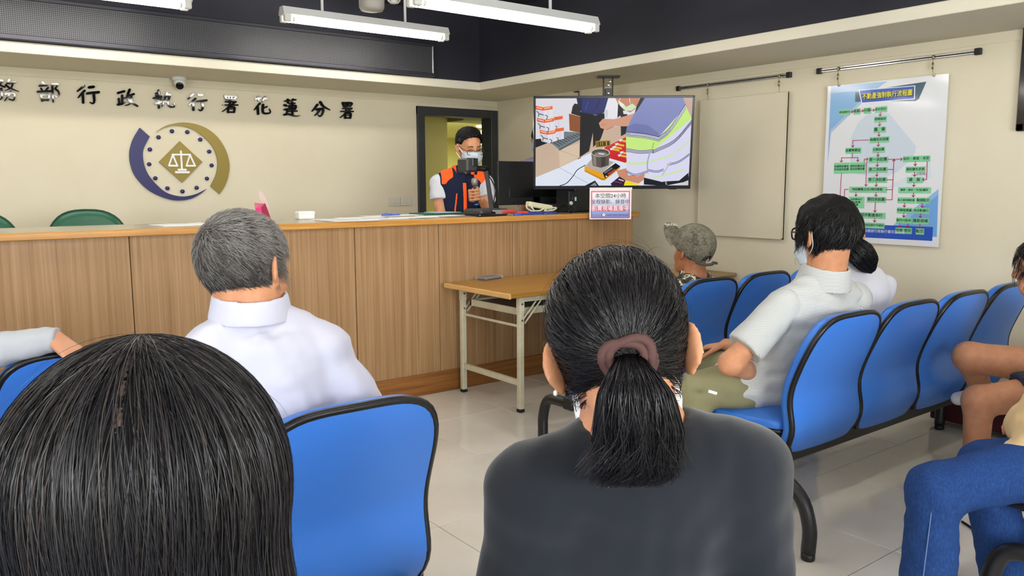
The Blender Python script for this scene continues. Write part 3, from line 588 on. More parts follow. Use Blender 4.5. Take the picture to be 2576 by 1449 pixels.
# document camera
VM = mat('charcoal plastic', '2f2f31', .4); VL = mat('dark glossy plastic', '121214', .15); V = Plane((0, CY+.2, 0), (1, 0, 0), (0, 0, 1)); vq = lambda x, y, d=0: np.array(on(1, CY+.2+d, x, y))
c = vq(1222, 542); t = thing('document_camera', 'dark document camera on the counter, its arm before the standing man', 'camera', (c[0], CY+.2, CT))
a, b = vq(1176, 540)[0], vq(1259, 540)[0]; m = MB(); m.box((a+.04, CY+.09, CT), (b, CY+.32, CT+.05), .015); bs = m.build('base', VM, t)
m = MB(); m.box((a+.14, CY+.085, CT+.012), (b-.02, CY+.092, CT+.042), .002); m.build('front_panel', mat('silver print', '8f9194', .25, .4), bs)
m = MB(); m.tube([(a+.13, CY+.08, CT+.02), (a+.15, CY+.08, CT+.02)], .012, 10); m.build('knob', VL, bs)
m = MB(); m.box((a-.02, CY+.02, CT), (a+.13, CY+.088, CT+.022), .008); m.build('remote_holder', VL, bs)
m = MB(); p0, p1 = vq(1238, 530), vq(1222, 424); m.tube([p0, p0+(p1-p0)*.55, p1], [.022, .02, .018], 4); m.build('column', VM, t)
m = MB(); m.tube([vq(1226, 424), vq(1200, 424), vq(1180, 421)], [.022, .02, .018], 10); m.tube([vq(1196, 424)-np.array([0, .02, 0]), vq(1180, 420)-np.array([0, .02, 0])], .024, 10); m.build('arm', VL, t, True)
m = MB(); h0, h1 = vq(1161, 433), vq(1187, 398); m.box((h0[0], CY+.13, h0[2]), (h1[0], CY+.26, h1[2]), .012); hd = m.build('camera_head', VM, t)
m = MB(); h2, h3 = vq(1174, 418), vq(1187, 399); m.box((h2[0], CY+.124, h2[2]), (h3[0]+.001, CY+.132, h3[2]), .002); m.build('lens_window', VL, hd)
m = MB(); m.tube(smoothpts([vq(1240, 520), vq(1246, 480), vq(1240, 460), vq(1228, 440)], 5), .004, 6); m.build('cable', VL, t, True)
# monitors
MBK = mat('monitor plastic', '1d1e21', .42); MBK2 = mat('monitor dark recess', '0d0d0f', .3)
def monitor(px0, px1, py0, py1, Y, rz, label, foot=True):
    a, b = on(1, Y, px0, py0), on(1, Y, px1, py1); w = b[0]-a[0]; hgt = a[2]-b[2]; cx = (a[0]+b[0])/2
    t = thing('monitor', label, 'monitor', (cx, Y, CT), rz)
    def B(mb, nm, mm, par=None): o = mb.build(nm, mm, None); o.parent = par or t; return o
    zb = b[2]-CT
    m = MB(); m.box((-w/2, 0, zb), (w/2, .028, zb+hgt), .006); hs = B(m, 'housing', MBK)
    m = MB(); m.box((-w*.36, -.002, zb+hgt*.17), (w*.36, .004, zb+hgt*.38), .002); m.box((-w*.36, -.001, zb+hgt*.86), (w*.36, .003, zb+hgt*.89), .001); B(m, 'vent_recess', MBK2, hs)
    m = MB(); m.box((-w/2+.01, .0285, zb+.01), (w/2-.01, .03, zb+hgt-.01)); B(m, 'screen', mat('dark screen', '0b0c0f', .1), hs)
    m = MB(); m.box((-.04, .0, -.2), (.04, .03, zb+hgt*.35), .006); B(m, 'stand', MBK2)
    return t
monitor(1253, 1440, 405, 512, CY+.62, .0, 'black monitor seen from behind beside the doorway, partly behind the television')
pc = on(1, CY+.36, 1448, 531); m = MB(); t = thing('computer_case', 'black computer case under the television at the counter end', 'computer', (pc[0]+.1, CY+.4, CT))
a, b = on(1, CY+.3, 1447, 480)[0], on(1, CY+.3, 1500, 480)[0]; m.box((a, CY+.3, CT), (CX1-.02, CY+.54, CT+.21), .008); m.build('case', MBK2, t)
m = MB(); m.box((a-.1, CY+.26, CT), (a-.005, CY+.42, CT+.17), .006); t2 = m.build('network_box', MBK, None); tag(t2, 'small black network box leaning by the computer case', 'box')
m = MB(); cq = np.array([a-.03, CY+.258, CT+.09]); m.box((cq[0]-.01, cq[1]-.001, cq[2]), (cq[0]+.005, cq[1]+.003, cq[2]+.03)); m.build('status_light', mat('blue led', '9fd0e8', .4, emit='9fd0e8', estr=.5), t2)
# power strip and cords
PS = mat('ivory plastic', 'd3cfae', .4); c = vq(1350, 519, -.12); Yp = CY+.16
t = thing('power_strip', 'ivory power strip with its cord wound round it, beside the blue ropes', 'power strip', (c[0], Yp, CT))
a, b = on(1, Yp, 1327, 514), on(1, Yp, 1385, 524); dv = np.array(b)-np.array(a); L_ = np.linalg.norm(dv); rot = Matrix.Translation(Vector((np.array(a)+np.array(b))/2)) @ Matrix.Rotation(math.atan2(-dv[2], dv[0]), 4, 'Y')
m = MB(); m.box((-L_/2, -.028, -.016), (L_/2, .028, .022), .006, rot); m.build('body', PS, t)
m = MB()
for k in range(4): m.box((-L_/2+.03+k*L_/4.4, -.012, .0215), (-L_/2+.055+k*L_/4.4, .012, .0235), .001, rot)
m.build('socket', mat('socket shade', '6f6b58', .6), t)
m = MB(); q2 = lambda x, y, d=0: np.array(on(1, Yp-.035+d, x, y))
m.tube(smoothpts([q2(1324, 516), q2(1326, 524), q2(1336, 530), q2(1344, 531), q2(1338, 522), q2(1335, 515, .03)], 6), .006, 8)
m.tube(smoothpts([q2(1342, 530), q2(1358, 530), q2(1368, 525), q2(1384, 523), q2(1400, 523), q2(1390, 529), q2(1370, 531), q2(1376, 525)], 6), .0058, 8); m.build('cord', PS, t, True)
def rope(pts, r, nm, col, lab, dy=0):
    m = MB(); m.tube(smoothpts([np.array(on(1, CY+.09+dy, x, y)) for x, y in pts], 5), r, 8); return tag(m.build(nm, mat(col+' cord', col, .5), None, True), lab, 'cord')
RD = rope([(1262, 534), (1280, 532), (1297, 533)], .014, 'marker_pen', 'c23b33', 'red plastic marker lying beside the document camera'); RD['category'] = 'marker'
RD = rope([(1296, 536), (1312, 535.5), (1327, 536)], .013, 'marker_pen', 'c8473c', 'red plastic marker nearest the blue rope bundle'); RD['category'] = 'marker'
RD = rope([(1295, 540), (1304, 540), (1309, 541)], .013, 'marker_pen', '3356c4', 'short bright blue marker in front of the red one', -.04); RD['category'] = 'marker'
t = thing('rope_bundle', 'dark blue flecked rope bundle on the counter under the power strip', 'rope', tuple(on(2, CT, 1360, 540)))
for k, pts in enumerate(([(1312, 541), (1330, 540), (1350, 540.5), (1364, 540)], [(1325, 537), (1345, 536), (1364, 536.5)], [(1368, 539), (1385, 538), (1402, 539)], [(1372, 535.5), (1390, 535), (1400, 537)])):
    m = MB(); m.tube(smoothpts([np.array(on(1, CY+.07+.03*(k % 2), x, y)) for x, y in pts], 5), .011, 8); m.build('rope', mat('blue flecked rope', '27357e', .6, vary=(70, '2c3f95')), t, True)
t = thing('cable_tangle', 'loose black cables hanging and lying by the computer case', 'cable', tuple(on(2, CT, 1420, 535)))
for pts in ([(1400, 498), (1415, 512), (1430, 525), (1440, 536)], [(1404, 531), (1420, 515), (1442, 528), (1432, 538)], [(1443, 480), (1440, 505), (1446, 520), (1438, 537)], [(1395, 533), (1410, 523), (1428, 522), (1436, 535)]):
    m = MB(); m.tube(smoothpts([np.array(on(1, CY+.14, x, y)) for x, y in pts], 6), .004, 6); m.build('cable', VL, t, True)
m = MB(); c = on(1, CY+.12, 1437, 511); m.lathe(tuple(c), [(.012, -.01), (.016, .0), (.012, .01)], 14, (0, -1, 0)); m.build('plug', mat('pale plug', 'c9c7bd', .4), t, True)
# packaged wallet on the folding table, green tape
p = on(2, TZ, 1231, 702); t = thing('packaged_phone', 'dark flat packet in clear wrap lying on the folding table', 'packet', (p[0], p[1], TZ), .25)
m = MB(); m.box((-.085, -.045, .001), (.085, .045, .018), .006); o = m.build('packet', mat('dark packet', '33312f', .35), None); o.parent = t
m = MB(); m.box((-.1, -.052, .0), (.1, .052, .0235), .011); o = m.build('clear_wrap', mat('clear wrap', 'f0f0f0', .05, alpha=.18), None); o.parent = t
p = on(1, 4.15, 1470, 655); t = thing('tape_roll', 'green translucent tape roll standing on the folding table behind the ponytail head', 'tape', (p[0], 4.15, TZ))
m = MB(); m.lathe((p[0]+.02, 4.15, TZ+.056), [(.036, -.024), (.055, -.024), (.055, .024), (.036, .024)], 28, (-.8, -.6, 0)); m.build('tape', mat('green tape', '5d9a78', .25, alpha=.85), t, True)
# low cabinet by the right wall with a board on top
t = thing('low_cabinet', 'low tan wooden cabinet against the right wall behind the cap wearer', 'cabinet', (5.0, 4.3, 0))
TAN = mat('tan laminate', 'a58a62', .45, vary=(4, '9a7f58')); m = MB(); m.box((4.86, 4.02, .06), (5.29, 4.56, .665), .004); m.build('body', TAN, t); m = MB(); m.box((4.84, 3.99, .665), (5.30, 4.58, .69), .01); m.build('top', TAN, t)
m = MB(); m.box((4.852, 4.04, .1), (4.86, 4.285, .64), .003); m.build('door', TAN, t); m = MB(); m.box((4.852, 4.295, .1), (4.86, 4.54, .64), .003); m.build('door', TAN, t); m = MB(); m.box((4.9, 4.05, 0), (5.27, 4.53, .06)); m.build('plinth', BLKM, t)
m = MB(); m.box((4.85, 4.17, .691), (5.15, 4.6, .722), .012); m.build('white_board', PLAS, None); o = bpy.data.objects['white_board']; o.name = 'foam_board'; tag(o, 'white foam board lying on the low tan cabinet', 'board')
# dark red low box, cable on the floor, bag
t = thing('floor_box', 'low dark red wooden box on the floor by the right wall', 'box', (5.0, 1.7, 0)); RB = mat('dark red wood', '47131a', .5)
m = MB(); m.box((4.74, 1.25, .03), (5.28, 2.18, .17), .006); m.build('body', RB, t); m = MB(); m.box((4.72, 1.23, .17), (5.29, 2.2, .19), .005); m.build('lid', RB, t)
m = MB(); m.tube(smoothpts([on(2, .006, 2420, 1312), on(2, .006, 2440, 1325), on(2, .006, 2475, 1350), on(2, .006, 2500, 1362), on(2, .006, 2560, 1370)], 6), .005, 8); tag(m.build('floor_cable', VL, None, True), 'thin black cable on the floor behind the jeans leg', 'cable')
# ---------------------------------------------------------------- right wall: rails, boards, frame
CHR = mat('chromed rail', 'c8c8c6', .18, .9)
def rail(y0, y1, hooks, zb, lb):
    t = thing('picture_rail', lb, 'rail', (XR, (y0+y1)/2, 2.18), group='chrome hanging rails')
    m = MB(); m.box((XR-.02, y0, 2.166), (XR-.002, y1, 2.194), .003); m.build('bar', CHR, t)
    m = MB(); m.box((XR-.022, y0+.02, 2.176), (XR-.019, y1-.02, 2.183)); m.build('groove', BLKT, t)
    for y in (y0, y1): m = MB(); m.box((XR-.026, y-.02, 2.16), (XR, y+.02, 2.2), .004); m.build('end_cap', BLKT, t)
    for y in hooks:
        m = MB(); m.tube([(XR-.028, y, 2.19), (XR-.028, y, 2.165)], .007, 8); m.tube([(XR-.028, y, 2.165), (XR-.028, y, 2.145)], .002, 6); m.tube([(XR-.028, y, 2.145), (XR-.028, y, 2.105)], .006, 8)
        m.tube(smoothpts([(XR-.028, y, 2.105), (XR-.028, y-.005, 2.08), (XR-.03, y-.004, zb-.004), (XR-.034, y-.016, zb-.012), (XR-.034, y-.022, zb+.004)], 5), .0028, 6); m.build('hook', mat('brass hook', 'a89a70', .3, .8), t, True)
rail(2.285, 3.342, (2.545, 3.19), 2.07, 'chrome hanging rail above the blue flowchart poster')
rail(3.588, 4.637, (3.66, 4.32), 2.06, 'chrome hanging rail above the blank white board')
t = thing('whiteboard', 'blank off-white board hanging on the right wall beside the television', 'board', (XR-.03, 3.975, .978))
m = MB(); m.box((XR-.04, 3.572, .978), (XR-.022, 4.378, 2.06), .003); m.build('panel', mat('off-white board', 'd6cfb8', .28, spec=.5, vary=(1.2, 'd3cbb2')), t)
m = MB(); fy, fz = 3.572, .978; m.box((XR-.043, fy, fz), (XR-.022, fy+.008, 2.06)); m.box((XR-.043, 4.37, fz), (XR-.022, 4.378, 2.06)); m.box((XR-.043, fy, fz), (XR-.022, 4.378, fz+.008)); m.build('edge_strip', mat('pale edge strip', 'cdc5a8', .4), t)
t = thing('framed_picture', 'dark framed picture at the right picture edge on the wall', 'picture', (XR, 1.55, 2.0)); fy = on(0, XR-.03, 2554, 330); y1 = fy[1]+.0; zb = fy[2]
m = MB(); y0 = y1-.75; zt = zb+.62
for (a, b) in (((y0, zb), (y1, zb+.045)), ((y0, zt-.045), (y1, zt)), ((y0, zb), (y0+.045, zt)), ((y1-.045, zb), (y1, zt))): m.box((XR-.035, a[0], a[1]), (XR, b[0], b[1]), .006)
m.build('frame', mat('dark lacquer', '1c1514', .15, coat=.5), t)
m = MB(); m.box((XR-.02, y0+.045, zb+.045), (XR-.012, y1-.045, zt-.045)); m.build('mat_board', mat('pale mat', 'cfd2cc', .6), t); m = MB(); m.box((XR-.0215, y0+.075, zb+.075), (XR-.0195, y1-.075, zt-.075)); m.build('print', mat('dark print', '23222c', .3, vary=(6, '54505c')), t)
# ---------------------------------------------------------------- television
tau = math.radians(8.0); psi = math.radians(38.0)
tn = np.array([-math.sin(psi)*math.cos(tau), -math.cos(psi)*math.cos(tau), -math.sin(tau)]); tex = np.array([math.cos(psi), -math.sin(psi), 0.]); tey = np.cross(tn, tex)
TV = Plane(at(1543, 358, 5.95), tex, tey)
uL = (TV.uv(1342, 244)[0]+TV.uv(1342, 477)[0])/2; uR = (TV.uv(1750, 239)[0]+TV.uv(1735, 472)[0])/2
vT = (TV.uv(1342, 243)[1]+TV.uv(1749, 239)[1])/2; vB = (TV.uv(1342, 478)[1]+TV.uv(1735, 473)[1])/2
t = thing('television', 'wall of live video on a large black television hung from the soffit', 'television', tuple(TV.o))
t['label'] = 'large black flat television hung from the soffit, showing a striped polo shirt'
def tvbox(u0, v0, u1, v1, k0, k1, nm, mm, par=None, bev=.003):
    m = MB(); m.box((u0, v0, k0), (u1, v1, k1), bev, TV.mat()); return m.build(nm, mm, par or t)
TVM = mat('tv bezel', '17171b', .22, spec=.6)
tvbox(uL, vB, uR, vT, -.05, -.004, 'housing', TVM)
bz = .016
for (a, b, c_, d) in ((uL, vB, uR, vB+.026), (uL, vT-bz, uR, vT), (uL, vB, uL+bz, vT), (uR-bz, vB, uR, vT)): tvbox(a, b, c_, d, -.006, .004, 'bezel', TVM, None, .0015)
sc_ = 4.025; T = lambda x, y: TV.uv(1300+x/sc_, 160+y/sc_)
S00, S10, S11, S01 = (uL+bz, vT-bz), (uR-bz, vT-bz), (uR-bz, vB+.026), (uL+bz, vB+.026)
def hom(src, dst):
    A = []; B = []
    for (x, y), (u, v) in zip(src, dst): A += [[x, y, 1, 0, 0, 0, -u*x, -u*y], [0, 0, 0, x, y, 1, -v*x, -v*y]]; B += [u, v]
    h = np.linalg.solve(np.array(A), np.array(B)); return lambda x, y: tuple(((h[0]*x+h[1]*y+h[2])/(h[6]*x+h[7]*y+1), (h[3]*x+h[4]*y+h[5])/(h[6]*x+h[7]*y+1)))
T = hom([(183, 350), (1790, 332), (1745, 1238), (183, 1252)], [S00, S10, S11, S01])
def clip(pts, lo, hi):       # clip a polygon to the screen rectangle
    for ax in (0, 1):
        for s, lim in ((1, lo[ax]), (-1, hi[ax])):
            out = []
            for i in range(len(pts)):
                a, b = pts[i-1], pts[i]; ia, ib = s*(a[ax]-lim) >= 0, s*(b[ax]-lim) >= 0
                if ia != ib: q = (lim-a[ax])/(b[ax]-a[ax]); out.append((a[0]+(b[0]-a[0])*q, a[1]+(b[1]-a[1])*q))
                if ib: out.append(b)
            pts = out
            if len(pts) < 3: return []
    return pts
PIC = MB(); lay = [0]
def pic(col, pts):
    uv = clip([T(*p) for p in pts], S01, S10); ok = []
    for p in uv:
        if not ok or abs(p[0]-ok[-1][0])+abs(p[1]-ok[-1][1]) > 1e-5: ok.append(p)
    if len(ok) < 3: return
    lay[0] += 1; PIC.cur = lin(col); PIC.poly(TV, ok, -.0035+lay[0]*.00006)
def pst(col, pts, w): pic(col, stroke(pts, w, 4))
def pell(col, cx, cy, rx, ry, n=22): pic(col, [(cx+rx*math.cos(2*math.pi*k/n), cy+ry*math.sin(2*math.pi*k/n)) for k in range(n)])
pic('dedce4', [(180, 340), (1800, 320), (1800, 1260), (180, 1260)])
pic('c9b09a', [(180, 800), (480, 700), (1150, 620), (1150, 900), (180, 1200)]); pic('d8c0a8', [(420, 870), (640, 800), (640, 950), (430, 1060)])
pst('b59a84', [(420, 880), (640, 960)], 4); pst('b59a84', [(640, 800), (420, 870)], 3)
pic('22262c', [(183, 770), (240, 765), (330, 800), (180, 860)]); pic('6f7a82', [(330, 800), (480, 690), (642, 700), (642, 745), (420, 875)]); pic('545e66', [(420, 872), (642, 745), (642, 770), (425, 890)])
for k in range(9): pst('3b434a', [(360+k*30, 800-k*11), (430+k*26, 840-k*14)], 9)
pic('e9e7ee', [(925, 340), (1035, 340), (1020, 545), (880, 560)]); pic('cfd2d8', [(880, 470), (925, 460), (920, 545), (880, 545)])
pic('8f512f', [(523, 505), (642, 535), (642, 702), (530, 680)]); pic('1d2126', [(580, 400), (642, 410), (642, 533), (545, 505), (560, 430)])
for (bx, by) in ((225, 672), (195, 550), (181, 424)):
    L0 = by
    pic('d6d6e2', [(bx, L0+40), (bx+78, L0+52), (bx+95, L0+140), (bx+18, L0+120)]); pic('e3e2ec', [(bx+78, L0+52), (bx+175, L0+30), (bx+180, L0+112), (bx+95, L0+138)])
    pic('e8622c', [(bx, L0), (bx+78, L0+18), (bx+82, L0+52), (bx+2, L0+38)]); pic('ec6e36', [(bx+78, L0+18), (bx+173, L0+2), (bx+175, L0+36), (bx+80, L0+52)]); pic('f0d8cc', [(bx, L0), (bx+90, L0-8), (bx+172, L0+3), (bx+78, L0+18)])
    pst('26262c', [(bx+12, L0+58), (bx+34, L0+80), (bx+30, L0+112)], 7); pst('26262c', [(bx+100, L0+98), (bx+122, L0+110), (bx+112, L0+140)], 7); pst('55555c', [(bx+34, L0+84), (bx+80, L0+96)], 9)
    pst('f6c8b4', [(bx+14, L0+19), (bx+66, L0+32)], 10); pst('f6c8b4', [(bx+92, L0+30), (bx+150, L0+19)], 9); pst('b9b9c8', [(bx+130, L0+45), (bx+133, L0+118)], 3)
for (bx, by) in ((372, 540), (385, 660)):
    pic('dcdbe6', [(bx, by+35), (bx+86, by+20), (bx+88, by+105), (bx, by+122)]); pic('ea682f', [(bx-4, by+2), (bx+86, by-12), (bx+88, by+20), (bx, by+36)]); pst('26262c', [(bx+12, by+95), (bx+28, by+100), (bx+22, by+130)], 6); pst('b9b9c8', [(bx+45, by+28), (bx+47, by+110)], 3)
pic('12151f', [(640, 485), (885, 500), (890, 640), (850, 760), (830, 790), (770, 850), (768, 700), (730, 890), (632, 955)]); pic('27306c', [(598, 338), (925, 338), (880, 495), (780, 512), (650, 490)]); pic('1a2048', [(598, 338), (660, 338), (650, 490), (610, 400)]); pst('8a8f9c', [(775, 515), (810, 518)], 6)
pst('3a4690', [(720, 380), (690, 470)], 10); pst('1c2454', [(840, 360), (800, 450)], 12)
pic('23252e', [(1025, 400), (1120, 430), (1120, 700), (1055, 735), (1050, 520), (1018, 545)]); pic('dfe2ea', [(1075, 470), (1200, 470), (1180, 510), (1080, 505)])
pic('c8876c', [(995, 340), (1260, 335), (1215, 440), (1150, 490), (1080, 460), (1020, 390)]); pic('cde6c0', [(1022, 362), (1080, 400), (1110, 432), (1170, 395), (1215, 432), (1160, 470), (1105, 472), (1045, 420)]); pic('e6f2e0', [(1022, 362), (1085, 408), (1075, 440), (1040, 410)]); pst('f2f2f0', [(1045, 340), (1040, 368)], 5); pst('f2f2f0', [(1140, 340), (1150, 395)], 5)
pic('dfe6f3', [(183, 1165), (432, 1060), (750, 905), (890, 850), (1115, 735), (1130, 1260), (183, 1260)]); pst('9aa2b0', [(425, 1062), (720, 1222)], 4); pst('5a6068', [(615, 972), (645, 958)], 8)
pic('cc2428', [(883, 855), (1118, 735), (1118, 1015), (930, 960)])
for (x, y) in ((1050, 780), (1010, 820), (985, 850), (960, 870), (1060, 905), (1040, 935)): pic('e8d8d8', [(x-20, y-8), (x+15, y-18), (x+28, y), (x-6, y+12)]); pic('e2b93a', [(x+20, y-10), (x+80, y+4), (x+78, y+22), (x+14, y+10)])
pic('9a7a24', [(795, 785), (945, 778), (947, 838), (798, 852)]); pic('41320f', [(806, 796), (936, 788), (938, 830), (808, 842)]); pst('c8a848', [(845, 798), (848, 828)], 6); pst('c8a848', [(866, 797), (868, 826)], 6); pst('c8a848', [(905, 795), (908, 828)], 10); pst('c8a848', [(820, 800), (822, 834)], 5)
pic('e9a21c', [(683, 1045), (700, 1040), (862, 1118), (1045, 1038), (1048, 1062), (890, 1188), (860, 1188), (683, 1098)]); pic('c98612', [(683, 1085), (860, 1170), (890, 1172), (1046, 1050), (1048, 1062), (890, 1190), (860, 1190), (683, 1100)]); pic('b5aaa2', [(690, 1048), (770, 955), (985, 1000), (862, 1118)]); pic('1b191f', [(868, 1112), (1000, 1012), (1050, 1045), (892, 1172)]); pic('6a6a72', [(880, 1108), (960, 1056), (975, 1068), (892, 1122)]); pic('b23a42', [(915, 1122), (992, 1072), (1004, 1080), (928, 1136)])
pst('d8c070', [(905, 1150), (908, 1152)], 18)
pic('5b514a', [(750, 905), (940, 905), (930, 1035), (850, 1062), (768, 1040)]); pic('8b8078', [(765, 935), (800, 950), (805, 1045), (775, 1035)]); pic('3f3834', [(850, 950), (900, 950), (895, 1045), (855, 1055)]); pell('c9c6c4', 845, 905, 97, 44); pell('4c443f', 845, 906, 88, 37); pell('857c76', 850, 922, 68, 24); pst('d9dbe0', [(830, 915), (880, 920)], 12)
pst('20222a', [(690, 1035), (610, 1085), (565, 1150), (500, 1222), (430, 1250)], 8)
pic('d39a80', [(828, 600), (870, 555), (985, 560), (1200, 495), (1115, 632), (985, 632), (915, 672), (845, 650)]); pst('a86a54', [(850, 620), (900, 610)], 4); pst('a86a54', [(905, 668), (985, 632)], 5)
pic('c9ab9c', [(1690, 330), (1800, 325), (1775, 560), (1720, 430)])
pic('cf8f74', [(1010, 1090), (1110, 1065), (1130, 1140), (1300, 1120), (1285, 1185), (1235, 1222), (1105, 1190), (1045, 1178)]); pic('33243f', [(950, 1225), (1040, 1150), (1105, 1192), (1085, 1245), (960, 1245)]); pst('a04a70', [(985, 1200), (1060, 1218)], 7); pst('d8d0d8', [(1035, 1180), (1080, 1195)], 12); pic('f2e21c', [(1100, 1190), (1250, 1232), (1085, 1245)]); pic('e8e4ea', [(1240, 1225), (1285, 1185), (1290, 1240), (1245, 1248)])
pic('1c1f28', [(1290, 1160), (1480, 1205), (1745, 1110), (1750, 1195), (1500, 1245), (1290, 1232)]); pst('8f939c', [(1512, 1195), (1520, 1228)], 16); pic('cdd2cc', [(1640, 1230), (1745, 1185), (1745, 1250), (1600, 1250)])
pic('dcdbf2', [(1108, 870), (1385, 880), (1775, 560), (1755, 1100), (1650, 1190), (1480, 1200), (1330, 1155), (1318, 1110), (1220, 1148), (1118, 1108)])
pic('c8ee86', [(1105, 715), (1440, 758), (1718, 420), (1778, 545), (1385, 880), (1108, 870)])
pic('868dc0', [(1255, 335), (1690, 330), (1720, 420), (1445, 735), (1105, 690), (1115, 640), (1190, 500)]); pic('757cae', [(1115, 640), (1190, 600), (1330, 620), (1440, 700), (1445, 738), (1105, 690)]); pic('2a2c38', [(1255, 335), (1300, 335), (1215, 470), (1195, 495), (1215, 420)])
for dy, w in ((0, 7), (15, 5), (30, 7), (44, 5)): pst('2f3564', [(1105, 690+dy), (1300, 708+dy), (1440, 740+dy)], w); pst('2f3564', [(1443, 738+dy), (1560, 640+dy), (1716, 400+dy*1.1)], w)
for dy in (8, 22, 37): pst('eceaf8', [(1105, 690+dy), (1300, 708+dy), (1440, 740+dy)], 5); pst('eceaf8', [(1443, 738+dy), (1560, 640+dy), (1716, 400+dy*1.1)], 5)
for dy in (0, 14, 28): pst('2f3564', [(1112, 862+dy), (1250, 882+dy), (1385, 872+dy)], 6); pst('2f3564', [(1380, 880+dy), (1600, 770+dy), (1775, 570+dy)], 6)
for pts, w in (([(1112, 1010), (1220, 1018), (1340, 1000)], 22), ([(1370, 985), (1500, 955), (1600, 915)], 14), ([(1630, 880), (1700, 830), (1760, 770)], 12), ([(1380, 1165), (1550, 1120), (1700, 1075)], 14)): pst('cdeaa0', pts, w)
for dy in (0, 14): pst('3a4078', [(1530, 1022+dy), (1650, 985+dy), (1755, 910+dy)], 6); pst('3a4078', [(1325, 1075+dy), (1420, 1090+dy), (1490, 1070+dy)], 6)
for dy in (0, 14): pst('4a5088', [(1112, 1090+dy), (1200, 1125+dy), (1325, 1090+dy)], 6)
pst('a7a6c4', [(1350, 900), (1325, 1010), (1330, 1110)], 12); pst('c3c2dc', [(1560, 1000), (1480, 1130)], 16); pst('a9cc6c', [(1390, 800), (1375, 860)], 14)
pic('22242c', [(680, 1250), (790, 1193), (830, 1246)]); pic('8d9098', [(770, 1225), (790, 1212), (812, 1246), (740, 1248)])
PIC.build('screen_picture', mat('lit tv picture', '000000', .12, attr=True, emit='attr', estr=SCREEN), t)
tvbox(uR-.16, vB-.006, uR-.1, vB+.003, -.03, -.008, 'infrared_receiver', TVM)
# ceiling bracket
BKT = mat('black steel', '19191c', .35); mp = on(2, ZS, 1531, 192); cu = TV.w(0, 0, 0)
m = MB(); mm4 = Matrix.Translation(Vector((mp[0], mp[1], 0))) @ Matrix.Rotation(-psi, 4, 'Z')
m.box((-.09, -.05, ZS-.014), (.09, .05, ZS), .003, mm4); m.box((-.045, -.03, ZS-.19), (-.037, .03, ZS-.012), .002, mm4); m.box((.03, -.03, ZS-.17), (.038, .03, ZS-.012), .002, mm4)
m.box((-.03, -.022, ZS-.62), (.022, .022, ZS-.1), .004, mm4); al = (mp-TV.o)[:2]@np.array([math.sin(psi), math.cos(psi)])-.075; m.box((-.03, -al, TV.o[2]-.03), (.03, .02, TV.o[2]+.05), .004, mm4); m.box((-.2, -al-.02, TV.o[2]-.12), (.2, -al+.01, TV.o[2]+.12), .004, mm4); m.build('ceiling_bracket', BKT, t)
m = MB()
for (x, z) in ((-.002, -.075), (-.002, -.14), (.012, -.045)): m.lathe(tuple(mm4 @ Vector((x, -.031, ZS+z))), [(.012, 0), (.011, .006), (.005, .007)], 12, tuple((mm4.to_3x3() @ Vector((0, -1, 0)))))
m.build('bolt', mat('steel bolt', 'b9b9b6', .25, .9), t, True)
m = MB(); a = on(0, XR-.02, 1450, 231); m.box((a[0]-.01, a[1]-.03, a[2]-.004), (a[0]+.02, a[1]+.03, a[2]+.004)); m.tube([(a[0], a[1], a[2]), (a[0]+.005, a[1]-.03, a[2]-.01), (a[0]+.005, a[1]-.03, a[2]-.8)], .004, 6); tag(m.build('wall_cable', VL, None), 'thin dark cable clipped to the wall just above the television', 'cable')
# notice hanging under the television
bc = TV.w(0, vB, .012); SN = Plane(bc, tex, (0, 0, 1)); a, b = SN.uv(1483.5, 472), SN.uv(1587.5, 551.3); sw, sh = b[0]-a[0], a[1]-b[1]
t = thing('notice_sign', 'laminated recording notice with pink border hung under the television', 'sign', tuple(SN.w((a[0]+b[0])/2, b[1])))
q = lambda u, v: (a[0]+sw*u, b[1]+sh*v)
m = MB(); m.poly(SN, [q(0, 0), q(1, 0), q(1, 1), q(0, 1)], -.003, 0); m.build('board', mat('white card stock', 'f0eaea', .35), t)
PR = mat('printed colours', 'ffffff', .35, attr=True)
m = MB()
def rr(u0, v0, u1, v1, r=.0, ar=sh/sw):
    o = []
    for (cx, cy, a0) in ((u1-r*ar, v1-r, 0), (u0+r*ar, v1-r, 90), (u0+r*ar, v0+r, 180), (u1-r*ar, v0+r, 270)):
        for k in range(4 if r else 1): an = math.radians(a0+k*30); o.append(q(cx+r*ar*math.cos(an), cy+r*math.sin(an)))
    return o
m.cur = lin('d0677f'); m.poly(SN, rr(.03, .03, .97, .90), .0003); m.cur = lin('9a5f9a'); m.poly(SN, rr(.03, .03, .97, .3), .0004)
n = 10
for i in range(n):
    c0, c1 = np.array(lin('f2efee')), np.array(lin('5f7cc8')); f = (i+.5)/n; v1 = .85-.77*i/n; v0 = .85-.77*(i+1)/n; m.cur = tuple(c0+(c1-c0)*f**1.1)
    m.poly(SN, rr(.065, v0, .935, v1), .0006)
m.cur = lin('bf4570'); m.poly(SN, rr(.11, .25, .88, .42, .03), .0009)
m.cur = lin('2c3560'); 
def disc(cu_, cv, r, col, k): m.cur = lin(col); m.poly(SN, [q(cu_+r*sh/sw*math.cos(x), cv+r*math.sin(x)) for x in np.linspace(0, 2*math.pi, 19)[:-1]], k)
disc(.33, .135, .055, '3c4a86', .0009); disc(.34, .14, .045, 'efeee6', .0011); disc(.34, .14, .018, '9a8a50', .0013)
m.build('print', PR, t)
def words(par, P, txt, uv, size, col, bold=0, sx=1.0, k=.0016, nm='lettering', align='CENTER'):
    vs, fs = text_mesh(txt, size, P.mat(uv[0], uv[1], k), bold, align, 0, sx); mb = MB(); mb.add(vs, fs); return mb.build(nm, mat('ink '+col, col, .4), par)
words(t, SN, '本空間24小時', q(.5, .735), sh*.165, '22222a', .004)
